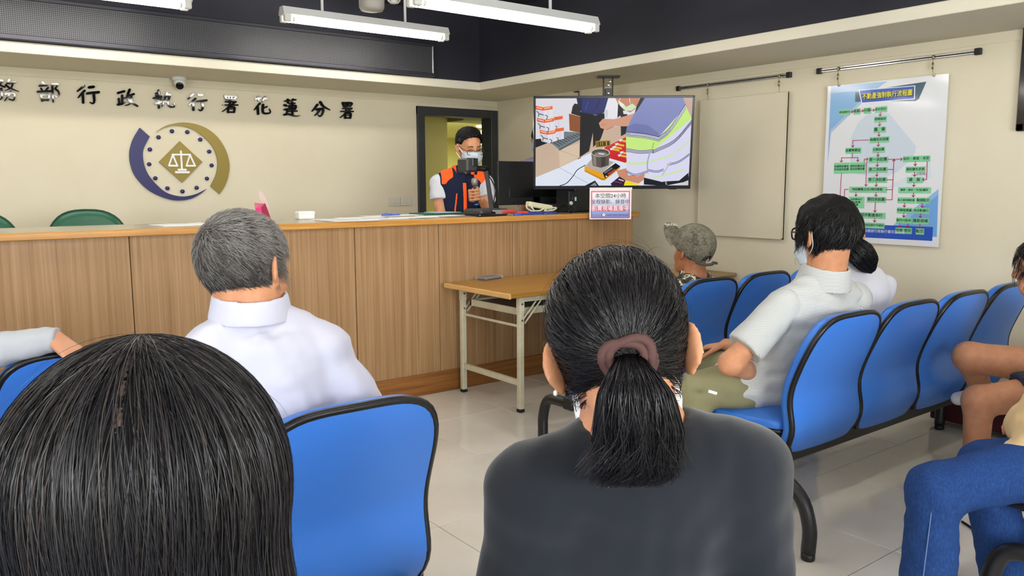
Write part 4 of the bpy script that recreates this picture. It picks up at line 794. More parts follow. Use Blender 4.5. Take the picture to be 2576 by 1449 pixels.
words(t, SN, '全程錄影、錄音中', q(.5, .545), sh*.152, '22222a', .004)
words(t, SN, '拍賣現場直播中', q(.495, .335), sh*.17, 'fbe4e6', .012, .98)
words(t, SN, '法務部行政執行署花蓮分署', q(.4, .132), sh*.058, '232a58', .0, 1, .0016, 'lettering', 'LEFT')
m = MB(); m.poly(SN, [q(.0, .93), q(1.015, .93), q(1.015, 1.0), q(0, 1.0)], .0004, .0012); m.build('tape_strip', mat('clear tape', 'd8d6c8', .3), t)
# ---------------------------------------------------------------- flowchart poster
PX = XR-.03; PO = Plane((PX, 0, 0), (0, -1, 0), (0, 0, 1))
u0, u1, v0, v1 = -3.261, -2.442, .988, 2.066
t = thing('poster', 'glossy flowchart poster with green boxes and blue corners hung on the right wall', 'poster', (PX, 2.85, v0))
m = MB(); m.box((PX-.0, -u1, v0), (PX+.012, -u0, v1), .001); m.build('board', mat('white foam board', 'dcdcda', .4), t)
PRN = mat('laminated print', 'ffffff', .22, attr=True, coat=.5)
m = MB()
A6 = lambda x, y: PO.uv(2020+x/4.633, 120+y/4.633); A7 = lambda x, y: PO.uv(2020+x/4.633, 360+y/4.633); lk = [0.0006]
def pp_(col, uv, bump=True):
    uv = clip(list(uv), (u0, v0), (u1, v1))
    if len(uv) < 3: return
    if bump: lk[0] += .00002
    m.cur = lin(col); m.poly(PO, uv, lk[0])
U = lambda a, b: (u0+(u1-u0)*a, v0+(v1-v0)*b)
pp_('dfe2e6', [U(0, 0), U(1, 0), U(1, 1), U(0, 1)])
pp_('c9d6e2', [A6(545, 1446), A6(560, 1050), A6(640, 880), A6(760, 760), A6(1000, 760), A6(1320, 1150), A6(1290, 1280), A6(1100, 1446), A7(900, 420), A7(760, 380), A7(640, 360)]); pp_('d3dde6', [A7(970, 520), A7(1300, 350), A7(1480, 220), A7(1500, 400), A7(1300, 500)])
pp_('a9bfe0', [U(0.03, 1), A6(985, 395), A6(870, 470), A6(330, 990), U(.03, .5)]); pp_('7fb0dc', [U(.03, .955), A6(800, 490), A6(320, 960), U(.03, .52)]); pp_('9dc0e2', [A6(660, 420), A6(980, 392), A6(760, 560), A6(640, 560)])
pp_('8fb8e4', [A7(920, 1060), A7(1580, 535), A7(1580, 620), A7(1010, 1060)]); pp_('6ba4de', [A7(1000, 1062), A7(1578, 600), A7(1560, 1095), A7(1000, 1062)])
pp_('1550b8', [U(.0, .035), U(.955, .035), U(.955, .118), U(.0, .118)])
pp_('2f5566', [A6(610, 520), A6(1440, 395), A6(1350, 600), A6(1310, 622), A6(1000, 625), A6(608, 632)]); pp_('dfe8f2', [A6(650, 492), A6(1310, 440), A6(1305, 600), A6(680, 650)]); pp_('1848b4', [A6(662, 500), A6(1298, 450), A6(1293, 592), A6(690, 640)])
BXS = [('移送執行', 6, 485, 752, 125, 68), ('收案', 6, 628, 741, 80, 66), ('分案', 6, 750, 731, 85, 66), ('查封登記', 6, 908, 717, 140, 66), ('現場查封', 6, 902, 832, 140, 66), ('鑑　價', 6, 894, 954, 140, 66), ('詢價及定底價', 6, 890, 1071, 225, 66), ('拍賣無實益', 6, 585, 1197, 180, 64), ('定期拍賣', 6, 882, 1188, 140, 66),
       ('第一次拍賣', 7, 877, 192, 225, 66), ('未證明有實益\n亦未指定底價', 7, 450, 290, 178, 122), ('證明有實益或\n指定底價拍賣', 7, 636, 286, 178, 122), ('第二次拍賣', 7, 871, 309, 225, 64), ('第三次拍賣', 7, 865, 428, 225, 64), ('特別變賣(公告3個月應買)', 7, 754, 541, 435, 66), ('未申請另行\n估(減)價\n拍賣', 7, 621, 689, 180, 130), ('第四次拍賣', 7, 853, 658, 222, 64),
       ('視為撤回不動產執行', 7, 740, 840, 430, 66), ('', 7, 590, 945, 170, 60), ('有保全執行不啟封', 7, 822, 958, 250, 64), ('拍定・應買・承受', 7, 1320, 181, 315, 66), ('通知優先承買', 7, 1310, 306, 225, 66), ('繳　款', 7, 1303, 428, 185, 66), ('搬移・啟封・交(發)權狀', 7, 1297, 547, 375, 66), ('查土增地價房屋', 7, 1204, 666, 205, 66), ('聲請點交', 7, 1400, 668, 160, 66), ('命陳報債權', 7, 1183, 784, 178, 66), ('命自動履行', 7, 1379, 788, 182, 66), ('製作分配表', 7, 1177, 902, 178, 66), ('履勘現場', 7, 1370, 908, 186, 68), ('發款', 7, 1125, 1017, 92, 66), ('提存', 7, 1220, 1021, 92, 66), ('點交', 7, 1362, 1028, 95, 68)]
pc = (u1-u0)/ (2389-2086)/4.633*1.012
txt = []
for s_, cr_, x, y, w, h in BXS:
    f = A6 if cr_ == 6 else A7; c = f(x, y); l = f(x-w/2, y); r_ = f(x+w/2, y); tp = f(x, y-h/2); bt = f(x, y+h/2); a_, b_, c_, d_ = c[0]-(r_[0]-l[0])/2, c[1]-(tp[1]-bt[1])/2, c[0]+(r_[0]-l[0])/2, c[1]+(tp[1]-bt[1])/2
    pp_('8fb09c', [(a_+.003, b_-.003), (c_+.003, b_-.003), (c_+.003, d_-.003), (a_+.003, d_-.003)]); pp_('7fcf9b', [(a_, b_), (c_, b_), (c_, d_), (a_, d_)]); txt.append((s_, c, c_-a_, d_-b_))
RDK = 'b8285c'
def ln(pts, f, head=True, w=8):
    P = [np.array(f(*p)) for p in pts]; ww = w*pc/2
    for a_, b_ in zip(P[:-1], P[1:]):
        d_ = (b_-a_)/np.linalg.norm(b_-a_); nn = np.array([-d_[1], d_[0]])*ww; pp_(RDK, [tuple(a_-nn-d_*ww), tuple(b_-nn+d_*ww), tuple(b_+nn+d_*ww), tuple(a_+nn-d_*ww)], False)
    if head:
        b_ = P[-1]; d_ = (P[-1]-P[-2])/np.linalg.norm(P[-1]-P[-2]); nn = np.array([-d_[1], d_[0]]); sz = 18*pc
        for s_ in (-1, 1):
            e_ = b_-d_*sz+nn*sz*s_; dd = (e_-b_)/np.linalg.norm(e_-b_); n2 = np.array([-dd[1], dd[0]])*ww; pp_(RDK, [tuple(b_-n2), tuple(e_-n2), tuple(e_+n2), tuple(b_+n2)], False)
lk[0] += .0001
for pts in ([(552, 748), (585, 746)], [(672, 738), (706, 736)], [(795, 729), (834, 727)], [(904, 752), (902, 795)], [(896, 868), (894, 912)], [(888, 988), (886, 1031)], [(770, 1075), (584, 1082), (582, 1158)], [(882, 1105), (880, 1148)], [(877, 1222), (875, 1266)]): ln(pts, A6)
for pts in ([(578, 118), (577, 168)], [(450, 350), (432, 665)], [(750, 215), (743, 240), (735, 500)], [(530, 538), (487, 540), (482, 690)], [(982, 307), (1050, 307)], [(977, 427), (1050, 427)], [(970, 543), (1045, 543)], [(962, 660), (1040, 660)]): ln(pts, A7, pts[0][0] == 750)
for pts in ([(577, 170), (452, 172), (449, 222)], [(577, 170), (640, 168), (641, 214)], [(715, 220), (717, 188), (758, 188)], [(870, 228), (868, 270)], [(864, 344), (862, 386)], [(857, 462), (855, 502)], [(990, 190), (1157, 187)], [(1040, 660), (1062, 192)], [(620, 576), (619, 618)], [(852, 576), (851, 620)], [(846, 692), (840, 803)], [(613, 755), (612, 795)], [(838, 876), (836, 918)], [(1312, 216), (1310, 262)], [(1303, 342), (1301, 386)], [(1450, 216), (1442, 424), (1396, 426)], [(1297, 462), (1295, 506)], [(1290, 582), (1287, 626)], [(1185, 702), (1183, 744)], [(1393, 704), (1391, 748)], [(1178, 818), (1176, 862)], [(1372, 824), (1370, 868)], [(1130, 936), (1129, 978)], [(1225, 938), (1223, 980)], [(1365, 944), (1363, 990)]): ln(pts, A7)
m.build('print', PRN, t)
mb = MB(); kk = lk[0]+.0004
for s_, c, w, h in txt:
    if not s_: continue
    lines = s_.split('\n'); n = max(len(x) for x in lines); nl = len(lines); sz = min(h/(nl*1.5), w/(n*1.04))
    for i, x in enumerate(lines):
        v, f = text_mesh(x, sz, PO.mat(c[0], c[1]+((nl-1)/2-i)*sz*1.1, kk), .012, 'CENTER', 0, 1.0, 1); mb.add(v, f)
c = A7(1380, 361); v, f = text_mesh('(7日內)', 30*pc*1.1, PO.mat(c[0], c[1], kk), .0, 'CENTER', 0, 1, 1); mb.add(v, f)
mb.build('lettering', mat('black ink', '15261c', .4), t)
a_, b_ = A6(690, 575), A6(1280, 525); c = ((a_[0]+b_[0])/2, (a_[1]+b_[1])/2); an = math.atan2(b_[1]-a_[1], b_[0]-a_[0])
for col, bd, k_, nm in (('0f1c3c', .05, 0, 'title_shadow'), ('e4e04a', .018, .0003, 'title')):
    v, f = text_mesh('不動產強制執行流程圖', (b_[0]-a_[0])/10*1.0, PO.mat(c[0]+(.002 if k_ == 0 else 0), c[1]-(.002 if k_ == 0 else 0), kk+k_) @ Matrix.Rotation(an, 4, 'Z') @ Matrix.Scale(1.25, 4, (0, 1, 0)), bd); mb = MB(); mb.add(v, f); mb.build(nm, mat('ink '+col, col, .4), t)
a_, b_ = A7(712, 1115), A7(1182, 1138); v, f = text_mesh('法務部行政執行署花蓮分署', (b_[0]-a_[0])/12*1.01, PO.mat((a_[0]+b_[0])/2, (v0+(v1-v0)*.077), kk), .008); mb = MB(); mb.add(v, f); mb.build('footer_lettering', mat('ink pale', 'c9d6ee', .4), t)
# ---------------------------------------------------------------- people toolkit: signed distance bodies, surface nets, hair strands
A_ = lambda *p: np.array(p, float)
def cap(a, b, ra, rb=None):
    a, b = np.array(a, np.float32), np.array(b, np.float32); rb = ra if rb is None else rb; d = b-a; L2 = float(d@d)+1e-12
    def f(P):
        q = P-a; t = np.clip((q@d)/L2, 0, 1); e = q-t[:, None]*d; return np.sqrt((e*e).sum(1))-(ra+(rb-ra)*t)
    return f
def ell(c, r, R=None):
    c = np.array(c, np.float32); r = np.array(r, np.float32); m = float(r.min())
    def f(P):
        q = P-c
        if R is not None: q = q@R.astype(np.float32)
        k = np.sqrt(((q/r)**2).sum(1)); g = np.sqrt(((q/r**2)**2).sum(1))+1e-9
        return k*(k-1)/g
    return f
def rbox(c, h, r, R=None):
    c = np.array(c, np.float32); h = np.array(h, np.float32)-r
    def f(P):
        q = P-c
        if R is not None: q = q@R.astype(np.float32)
        q = np.abs(q)-h; return np.sqrt((np.maximum(q, 0)**2).sum(1))+np.minimum(q.max(1), 0)-r
    return f
def half(n, p):       # inside where (x-p).n < 0
    n = np.array(n, np.float32); n /= np.linalg.norm(n); p = np.array(p, np.float32); return lambda P: (P-p)@n
def smin(a, b, k):
    h = np.clip(.5+.5*(b-a)/k, 0, 1); return b+(a-b)*h-k*h*(1-h)
def uni(k, *fs):
    def f(P):
        d = fs[0](P)
        for g in fs[1:]: d = smin(d, g(P), k) if k else np.minimum(d, g(P))
        return d
    return f
def inter(*fs): return lambda P: np.max([g(P) for g in fs], 0)
def minus(a, b, k=0.0):
    if k: return lambda P: -smin(-a(P), b(P), k)
    return lambda P: np.maximum(a(P), -b(P))
def grow(f, r): return lambda P: f(P)-r
def warp(f, amp, sc, seed=0, aniso=(1, 1, 1)):   # fold-like displacement
    rg = np.random.RandomState(seed); K = rg.randn(7, 3)*np.array(aniso); K = K/np.linalg.norm(K, axis=1)[:, None]*sc*rg.uniform(.6, 1.7, (7, 1)); ph = rg.rand(7)*6.28
    def g(P): return f(P)+amp*np.sin(P@K.T.astype(np.float32)+ph).sum(1)/2.6
    return g
def nets(f, lo, hi, h, smooth=2):
    lo = np.array(lo, float); B = 4; nb = np.maximum(1, np.ceil((np.array(hi)-lo)/(h*B)).astype(int)); n = nb*B+1
    ci = np.stack(np.meshgrid(*[np.arange(k) for k in nb], indexing='ij'), -1).reshape(-1, 3)
    cen = (lo+(ci+.5)*B*h).astype(np.float32); d = f(cen); act = np.abs(d) < h*B*1.3
    F = np.empty(tuple(n), np.float32); F[:] = np.where(np.repeat(np.repeat(np.repeat(np.pad(d.reshape(nb), ((0, 1),)*3, 'edge'), B, 0), B, 1), B, 2)[:n[0], :n[1], :n[2]] < 0, -1, 1)*h*9
    a = ci[act]
    if len(a) == 0: return np.zeros((0, 3)), np.zeros((0, 4), int)
    o = np.stack(np.meshgrid(*[np.arange(B+1)]*3, indexing='ij'), -1).reshape(-1, 3)
    idx = (a[:, None, :]*B+o[None]).reshape(-1, 3); key = (idx[:, 0]*n[1]+idx[:, 1])*n[2]+idx[:, 2]; key = np.unique(key)
    idx = np.stack([key//(n[1]*n[2]), key//n[2] % n[1], key % n[2]], -1); P = (lo+idx*h).astype(np.float32)
    val = np.concatenate([f(P[i:i+200000]) for i in range(0, len(P), 200000)]); F.reshape(-1)[key] = val
    F[0] = F[-1] = h; F[:, 0] = F[:, -1] = h; F[:, :, 0] = F[:, :, -1] = h
    S = F < 0; m = n-1
    cnt = np.zeros(tuple(m), np.int8)
    for dx in (0, 1):
        for dy in (0, 1):
            for dz in (0, 1): cnt += S[dx:dx+m[0], dy:dy+m[1], dz:dz+m[2]]
    cell = np.argwhere((cnt > 0) & (cnt < 8)); pos = np.zeros((len(cell), 3)); k = np.zeros(len(cell))
    for ax in range(3):
        o1, o2 = [q for q in range(3) if q != ax]
        for i in (0, 1):
            for j in (0, 1):
                a0 = cell.copy(); a0[:, o1] += i; a0[:, o2] += j; a1 = a0.copy(); a1[:, ax] += 1
                f0 = F[a0[:, 0], a0[:, 1], a0[:, 2]]; f1 = F[a1[:, 0], a1[:, 1], a1[:, 2]]; x = (f0 < 0) != (f1 < 0)
                t = np.where(x, f0/np.where(x, f0-f1, 1), 0); p = a0.astype(float); p[:, ax] += t; pos[x] += p[x]; k[x] += 1
    pos /= np.maximum(k, 1)[:, None]; vid = -np.ones(tuple(m), int); vid[cell[:, 0], cell[:, 1], cell[:, 2]] = np.arange(len(cell)); Q = []
    for ax in range(3):
        b, c = (ax+1) % 3, (ax+2) % 3
        s0 = [slice(None)]*3; s1 = [slice(None)]*3; s0[ax] = slice(0, -1); s1[ax] = slice(1, None); x = S[tuple(s0)] != S[tuple(s1)]
        e = np.argwhere(x); e = e[(e[:, b] > 0) & (e[:, c] > 0) & (e[:, b] < m[b]) & (e[:, c] < m[c])]; neg = S[e[:, 0], e[:, 1], e[:, 2]]
        def g(db, dc): z = e.copy(); z[:, b] += db; z[:, c] += dc; return vid[z[:, 0], z[:, 1], z[:, 2]]
        q = np.stack([g(-1, -1), g(0, -1), g(0, 0), g(-1, 0)], 1); q[~neg] = q[~neg][:, ::-1]; Q.append(q)
    Q = np.concatenate(Q); Q = Q[(Q >= 0).all(1)]; V = lo+pos*h
    for _ in range(smooth):
        acc = np.zeros_like(V); w = np.zeros(len(V))
        for i in range(4):
            for j in (1, 3): np.add.at(acc, Q[:, i], V[Q[:, (i+j) % 4]]); np.add.at(w, Q[:, i], 1)
        V = V*.45+acc/np.maximum(w, 1)[:, None]*.55
    return V, Q
def mesh_np(name, V, Q, m, parent=None, cols=None, smooth=True, label=None, kind=None):
    me = bpy.data.meshes.new(name); nv, nf = len(V), len(Q); k = Q.shape[1]
    me.vertices.add(nv); me.vertices.foreach_set('co', np.asarray(V, np.float32).reshape(-1)); me.loops.add(nf*k); me.loops.foreach_set('vertex_index', Q.reshape(-1).astype(np.int32))
    me.polygons.add(nf); me.polygons.foreach_set('loop_start', np.arange(0, nf*k, k, dtype=np.int32)); me.update(calc_edges=True); me.validate()
    if cols is not None:
        ca = me.color_attributes.new('Col', 'FLOAT_COLOR', 'POINT'); ca.data.foreach_set('color', np.concatenate([cols, np.ones((nv, 1))], 1).astype(np.float32).reshape(-1))
    me.materials.append(m); return link(name, me, parent, smooth, None, kind, label)
def sdfobj(name, f, lo, hi, h, m, parent, smooth=2, label=None, cols=None):
    V, Q = nets(f, lo, hi, h, smooth)
    return mesh_np(name, V, Q, m, parent, cols(V) if cols is not None and len(V) else None, True, label)
def grad(f, P, e=.003):
    g = np.stack([f(P+np.array(d, np.float32)*e)-f(P-np.array(d, np.float32)*e) for d in ((1, 0, 0), (0, 1, 0), (0, 0, 1))], 1); return g/(np.linalg.norm(g, axis=1)[:, None]+1e-9)
def rot(yaw, nod=0.0, roll=0.0):      # columns: right, forward, up
    y, n, r = map(math.radians, (yaw, nod, roll)); fw = A_(math.sin(y)*math.cos(n), math.cos(y)*math.cos(n), -math.sin(n)); rt = A_(math.cos(y), -math.sin(y), 0); up = np.cross(rt, fw)
    return np.stack([rt*math.cos(r)+up*math.sin(r), fw, up*math.cos(r)-rt*math.sin(r)], 1)
class Head:
    def __init__(s, c, yaw, nod=0, roll=0, sc=1.0, neck=None, neckr=.056, chub=0.0, wide=1.0):
        s.c, s.R, s.s = np.array(c, float), rot(yaw, nod, roll), sc; w = wide; k = 1+chub
        L = [ell((0, -.012, .032), (.076*w, .097, .088)), ell((0, .028, -.04), (.06*w*k, .062, .072)), cap((-.028*k, .055, -.088), (.028*k, .055, -.088), .024*k)]
        face = uni(.035, *L); nose = uni(.012, cap((0, .088, .012), (0, .108, -.026), .009, .0125), cap((-.013, .094, -.03), (.013, .094, -.03), .0085)); face = uni(.014, face, nose)
        face = uni(.022, face, cap((-.034, .074, .026), (.034, .074, .026), .011)); face = uni(.02, face, ell((-.04*k, .058, -.03), (.024, .022, .02)), ell((.04*k, .058, -.03), (.024, .022, .02)))
        for sx in (-1, 1): face = minus(face, ell((sx*.031, .099, .006), (.017, .016, .011)), .012)
        face = uni(.006, face, uni(.006, ell((0, .088, -.056), (.022, .011, .006)), ell((0, .087, -.065), (.019, .011, .006))))
        for sx in (-1, 1):
            Re = rot(sx*54, 0, sx*10)
            e = minus(ell((sx*.085*w, -.014, -.002), (.023, .0075, .034), Re), ell((sx*.0925*w, -.007, .004), (.013, .007, .021), Re), .004)
            e = uni(.005, e, ell((sx*.082*w, -.004, -.031), (.011, .006, .011), Re)); face = uni(.007, face, e)
        s.lf = face; s.cr = uni(.03, *L)
        s.neck = None
        if neck is not None:
            a = s.w((0, -.022, -.05)); s.neck = cap(a, neck, neckr*sc*.96, neckr*sc*1.06); s.npt = np.array(neck, float)
    def w(s, p): return s.c+s.R@(np.array(p, float)*s.s)
    def loc(s, P): return ((P-s.c.astype(np.float32))@s.R.astype(np.float32))/np.float32(s.s)
    def face(s, P): return s.lf(s.loc(P))*s.s
    def skull(s, P): return s.cr(s.loc(P))*s.s
    def full(s): return uni(.018, s.face, s.neck) if s.neck else s.face
    def local(s, g): return lambda P: g(s.loc(P))*s.s
    def box(s, m=.06): r = np.array([.13, .15, .16])*s.s+m; return s.c-r.max(), s.c+r.max()
SIDE = [(-.12, -.075), (-.085, -.07), (-.05, -.055), (-.034, -.035), (-.022, -.012), (-.008, .018), (.02, .012), (.035, .0), (.042, .03), (.06, .05), (.085, .066), (.12, .085)]
def hairline(off=0.0, tab=SIDE):
    xs, ys = zip(*tab)
    def f(Q): return np.interp(Q[:, 1], xs, ys).astype(np.float32)+off-Q[:, 2]
    return f
def short_hair(hd, thick=.014, off=0.0, tab=SIDE, top=.0, nz=.0025, sc=110):
    base = warp(hd.cr, nz, sc, 3); hl = hairline(off, tab)
    def g(Q): th = thick+top*np.clip(Q[:, 2]/.1, 0, 1); hlv = hl(Q); return np.maximum(base(Q)-th*np.clip(1.1-np.clip((hlv+.02)/.02, 0, 1)*.75, .3, 1), hlv*.8)
    return hd.local(g)
def sample(V, Q, n, rg, keep=None):
    a, b, c = V[Q[:, 0]], V[Q[:, 1]], V[Q[:, 2]]; d = V[Q[:, 3]]; ar = np.linalg.norm(np.cross(c-a, d-b), axis=1); i = rg.choice(len(Q), n, p=ar/ar.sum()); u, v = rg.rand(n, 1), rg.rand(n, 1)
    return (a[i]*(1-u)*(1-v)+b[i]*u*(1-v)+c[i]*u*v+d[i]*(1-u)*v).astype(np.float32)
def ribbons(name, paths, nrm, width, cols, m, parent, roll=.9, rg=None, taper=.15, label=None):
    # paths (n, s, 3); flat tapered strands with a random roll about their own axis
    n, s, _ = paths.shape; t = np.gradient(paths, axis=1); t /= np.linalg.norm(t, axis=2)[..., None]+1e-9
    sd = np.cross(t, nrm); sd /= np.linalg.norm(sd, axis=2)[..., None]+1e-9; up = np.cross(sd, t); a = (rg.randn(n, 1, 1)*roll)
    sd = sd*np.cos(a)+up*np.sin(a); w = np.asarray(width).reshape(-1, 1, 1)/2*((1-(1-taper)*np.linspace(0, 1, s)**3)*np.clip(.3+np.linspace(0, 1, s)*4, 0, 1))[None, :, None]*np.ones((n, 1, 1))
    V = np.stack([paths-sd*w, paths+sd*w], 2).reshape(-1, 3); base = (np.arange(n)*s*2)[:, None]+np.arange(s-1)[None]*2
    Q = np.stack([base, base+1, base+3, base+2], -1).reshape(-1, 4); C = np.repeat(cols, s*2, 0)
    return mesh_np(name, V, Q, m, parent, C, True, label, 'stuff')
def grow_strands(f, roots, flow, steps, seg, off, lift=None, jit=.12, rg=None, stop=None):
    P = roots.copy(); g = grad(f, P); P = (P-(f(P)-off)[:, None]*g).astype(np.float32); out = [P.copy()]; ns = [g]; J = rg.randn(len(P), 3).astype(np.float32)*jit
    for i in range(steps-1):
        d = flow(P, i)+J; d = d-g*(d*g).sum(1)[:, None]; d /= np.linalg.norm(d, axis=1)[:, None]+1e-9
        P = P+d*(seg[:, None] if isinstance(seg, np.ndarray) else seg); g = grad(f, P); o = off if lift is None else off+lift*(i+1)/steps
        P = (P-(f(P)-o)[:, None]*g).astype(np.float32); out.append(P.copy()); ns.append(g)
    return np.stack(out, 1), np.stack(ns, 1)
def hand(w, d, nrm, th, curl=(25, 35, 25), k=1.0, spread=5.0, thumb=(40, 20, 15)):
    # wrist, finger direction, back-of-hand normal, thumb side (+1/-1 along d x nrm)
    d = np.array(d, float); d /= np.linalg.norm(d); nrm = np.array(nrm, float); nrm -= d*(nrm@d); nrm /= np.linalg.norm(nrm); s = np.cross(d, nrm)*th; w = np.array(w, float); fs = []; palm = []; tips = []
    def rv(v, ax, deg): a = math.radians(deg); return v*math.cos(a)+np.cross(ax, v)*math.sin(a)+ax*(ax@v)*(1-math.cos(a))
    bx = np.cross(nrm, d); 
    for i, (y, L, r) in enumerate(((.030, .94, .0088), (.010, 1.03, .0092), (-.010, .97, .0088), (-.029, .78, .0078))):
        kn = w+d*(.088-.004*abs(i-1))*k+s*y*k; palm.append(cap(w+s*y*.55*k, kn, .0125*k, .0115*k)); p = kn; dd = rv(d, nrm, 0)
        dd = d+s*math.tan(math.radians((1.3-i)*spread)); dd /= np.linalg.norm(dd); q = p; ang = 0
        for ln, c, rr in zip((.044, .027, .022), curl, (1, .93, .85)):
            ang += c; v = dd*math.cos(math.radians(ang))-nrm*math.sin(math.radians(ang)); e = q+v*ln*L*k; fs.append(cap(q, e, r*rr*k, r*rr*.92*k)); q = e
        tips.append(q)
    tb = w+d*.022*k+s*.026*k-nrm*.004; a = math.radians(thumb[0]); v = d*math.cos(a)+s*math.sin(a)-nrm*.35; v /= np.linalg.norm(v); q = tb; T = []
    for ln, c, r in ((.042, 0, .0125), (.032, thumb[1], .0105), (.026, thumb[2], .0092)):
        v = v*math.cos(math.radians(c))+(d*.8-nrm*.6)*math.sin(math.radians(c)); v /= np.linalg.norm(v); e = q+v*ln*k; T.append(cap(q, e, r*k, r*.93*k)); q = e
    P = uni(.012, *palm); g = uni(.004, P, *fs); return uni(.01, g, uni(.003, *T))
SKIN = mat('warm skin', 'c68e69', .5, spec=.35, sub=.12, vary=(30, 'b97f5c'), bump=(500, .05, .0006)); SKIN2 = mat('tanned skin', 'a9704c', .5, spec=.35, sub=.1, vary=(30, '985f3e'), bump=(500, .05, .0006))
HAIR = mat('hair strands', '0b0a0a', .42, spec=.42, attr=True); HCAP = mat('dark hair mass', '0c0a0a', .7, spec=.2, bump=(90, .5, .003, (1, 1, .25)))
MASK = mat('surgical mask', 'b7c3cb', .75, spec=.2, bump=(900, .1, .0005)); WHITEM = mat('white elastic', 'f0f0f0', .6)
def person(label, base):
    return thing('person', label, 'person', base)
# ---------------------------------------------------------------- people
def unit(v): v = np.array(v, float); return v/np.linalg.norm(v)
def torso(neck, sL, sR, hip, g=1.0, gd=1.0, sh=.058):
    M = (np.array(sL)+np.array(sR))/2; up = unit(M-np.array(hip)); rt = np.array(sR)-np.array(sL); w = np.linalg.norm(rt); rt = unit(rt-up*(rt@up)); fw = np.cross(up, rt); R = np.stack([rt, fw, up], 1)
    hip = np.array(hip, float); L = lambda t: hip+(M-hip)*t; D = np.linalg.norm(M-hip); q = w/.36
    f = uni(.07, ell(L(.05), (.172*g, .13*g*gd, .14), R), ell(L(.42), (.15*g*q, .112*g*gd, .19), R), ell(L(.76)+fw*.005, (.168*q*g**.5, .115*g*gd, .2), R))
    f = uni(.06, f, cap(sL, sR, sh)); nk = np.array(neck, float)
    f = uni(.05, f, cap(nk-up*.02, nk*.35+np.array(sL)*.65+up*.012, .05, .042), cap(nk-up*.02, nk*.35+np.array(sR)*.65+up*.012, .05, .042))
    return f, R, M
def bounds(*pts, m=.2):
    P = np.array(pts); return P.min(0)-m, P.max(0)+m
def fold(f, amp=.0035, sc=28, seed=1): return warp(f, amp*.62, sc*3.2, seed, (.55, .55, 1.25))
def shoe(a, yaw, k=1.0):
    fw = A_(math.sin(math.radians(yaw)), math.cos(math.radians(yaw)), 0); a = np.array(a, float); a0 = A_(a[0], a[1], 0)
    up = inter(uni(.03, cap(a0-fw*.03+A_(0, 0, .05), a0+fw*.15*k+A_(0, 0, .032), .042, .036), cap(a0-fw*.02+A_(0, 0, .05), a0+A_(0, 0, .085)-fw*.01, .04, .036)), half((0, 0, -1), a0+A_(0, 0, .018)))
    sole = inter(cap(a0-fw*.04+A_(0, 0, .02), a0+fw*.16*k+A_(0, 0, .02), .046, .042), half((0, 0, 1), a0+A_(0, 0, .024)), half((0, 0, -1), a0+A_(0, 0, .0015)))
    return up, sole, (a0+fw*.06-.2, a0+fw*.06+.2)
def legs(par, hip, rt, kL, kR, aL, aR, m, skin=None, thr=(.088, .064), shr=(.058, .044), cut=None, yaw=0, shoemat=None, h=.009, name='trousers', flare=0.0, seed=2, dress=True):
    hL, hR = np.array(hip)-np.array(rt)*.09, np.array(hip)+np.array(rt)*.09
    f = uni(.05, cap(hL, kL, *thr), cap(hR, kR, *thr), ell(hip, (.185, .15, .12)))
    f = uni(.035, f, cap(kL, aL, shr[0], shr[1]+flare), cap(kR, aR, shr[0], shr[1]+flare))
    if cut is not None: f = inter(f, cut)
    lo, hi = bounds(hL, hR, kL, kR, *( [aL, aR] if cut is None else []), m=.16)
    o = sdfobj(name, fold(f, .003, 30, seed), lo, hi, h, m, par)
    for a in (aL, aR):
        up, so, (l, u) = shoe(a, yaw); s = sdfobj('shoe', up, l, u, .007, shoemat or mat('dark shoe', '22201f', .5), par); sdfobj('sole', so, l, u, .007, mat('shoe sole', 'e2e0da', .6), s)
    return o
def collar(hd, neck, r, up, h0, h1, tilt, th=.007, flare=.0):
    n = np.array(neck, float); u = unit(up+np.array(tilt)); a, b = n+u*(h0-.03), n+u*(h1+.03)
    return inter(cap(a, b, r+flare, r), lambda P, g=cap(a, b, r-th+flare, r-th): -g(P), half(u, n+u*h1), half(-u, n+u*h0))
def tone(base, spread, n, rg, grey=None):
    c = np.array(lin(base))[None]*np.exp(rg.randn(n, 1)*spread)
    return np.clip(c, 0, 1)
def loops(par, hd, pts, r=.0022, side=1):
    m = MB(); m.tube(smoothpts([hd.w(p) for p in pts], 6), r, 6); return m.build('ear_loop', WHITEM, par, True)
def facemask(par, hd, m=MASK):
    def g(Q):
        s = Q[:, 2]; x = Q[:, 0]
        bul = ell((0, .07, -.05), (.062, .05, .055))(Q)
        sh2 = np.maximum(smin(hd.lf(Q)-.005, bul, .02)-.004+.0012*np.sin(Q[:, 2]*330), -hd.lf(Q)-.004)
        reg = np.maximum(np.maximum(-.118-s, s+.014-.25*np.maximum(0, .055-np.abs(x))), np.maximum(.028-Q[:, 1], np.abs(x)-.07)); return np.maximum(sh2, reg)
    lo, hi = hd.box(); o = sdfobj('face_mask', hd.local(g), lo, hi, .0042*hd.s, m, par, 2); o['label'] = 'pale blue face mask'; return o
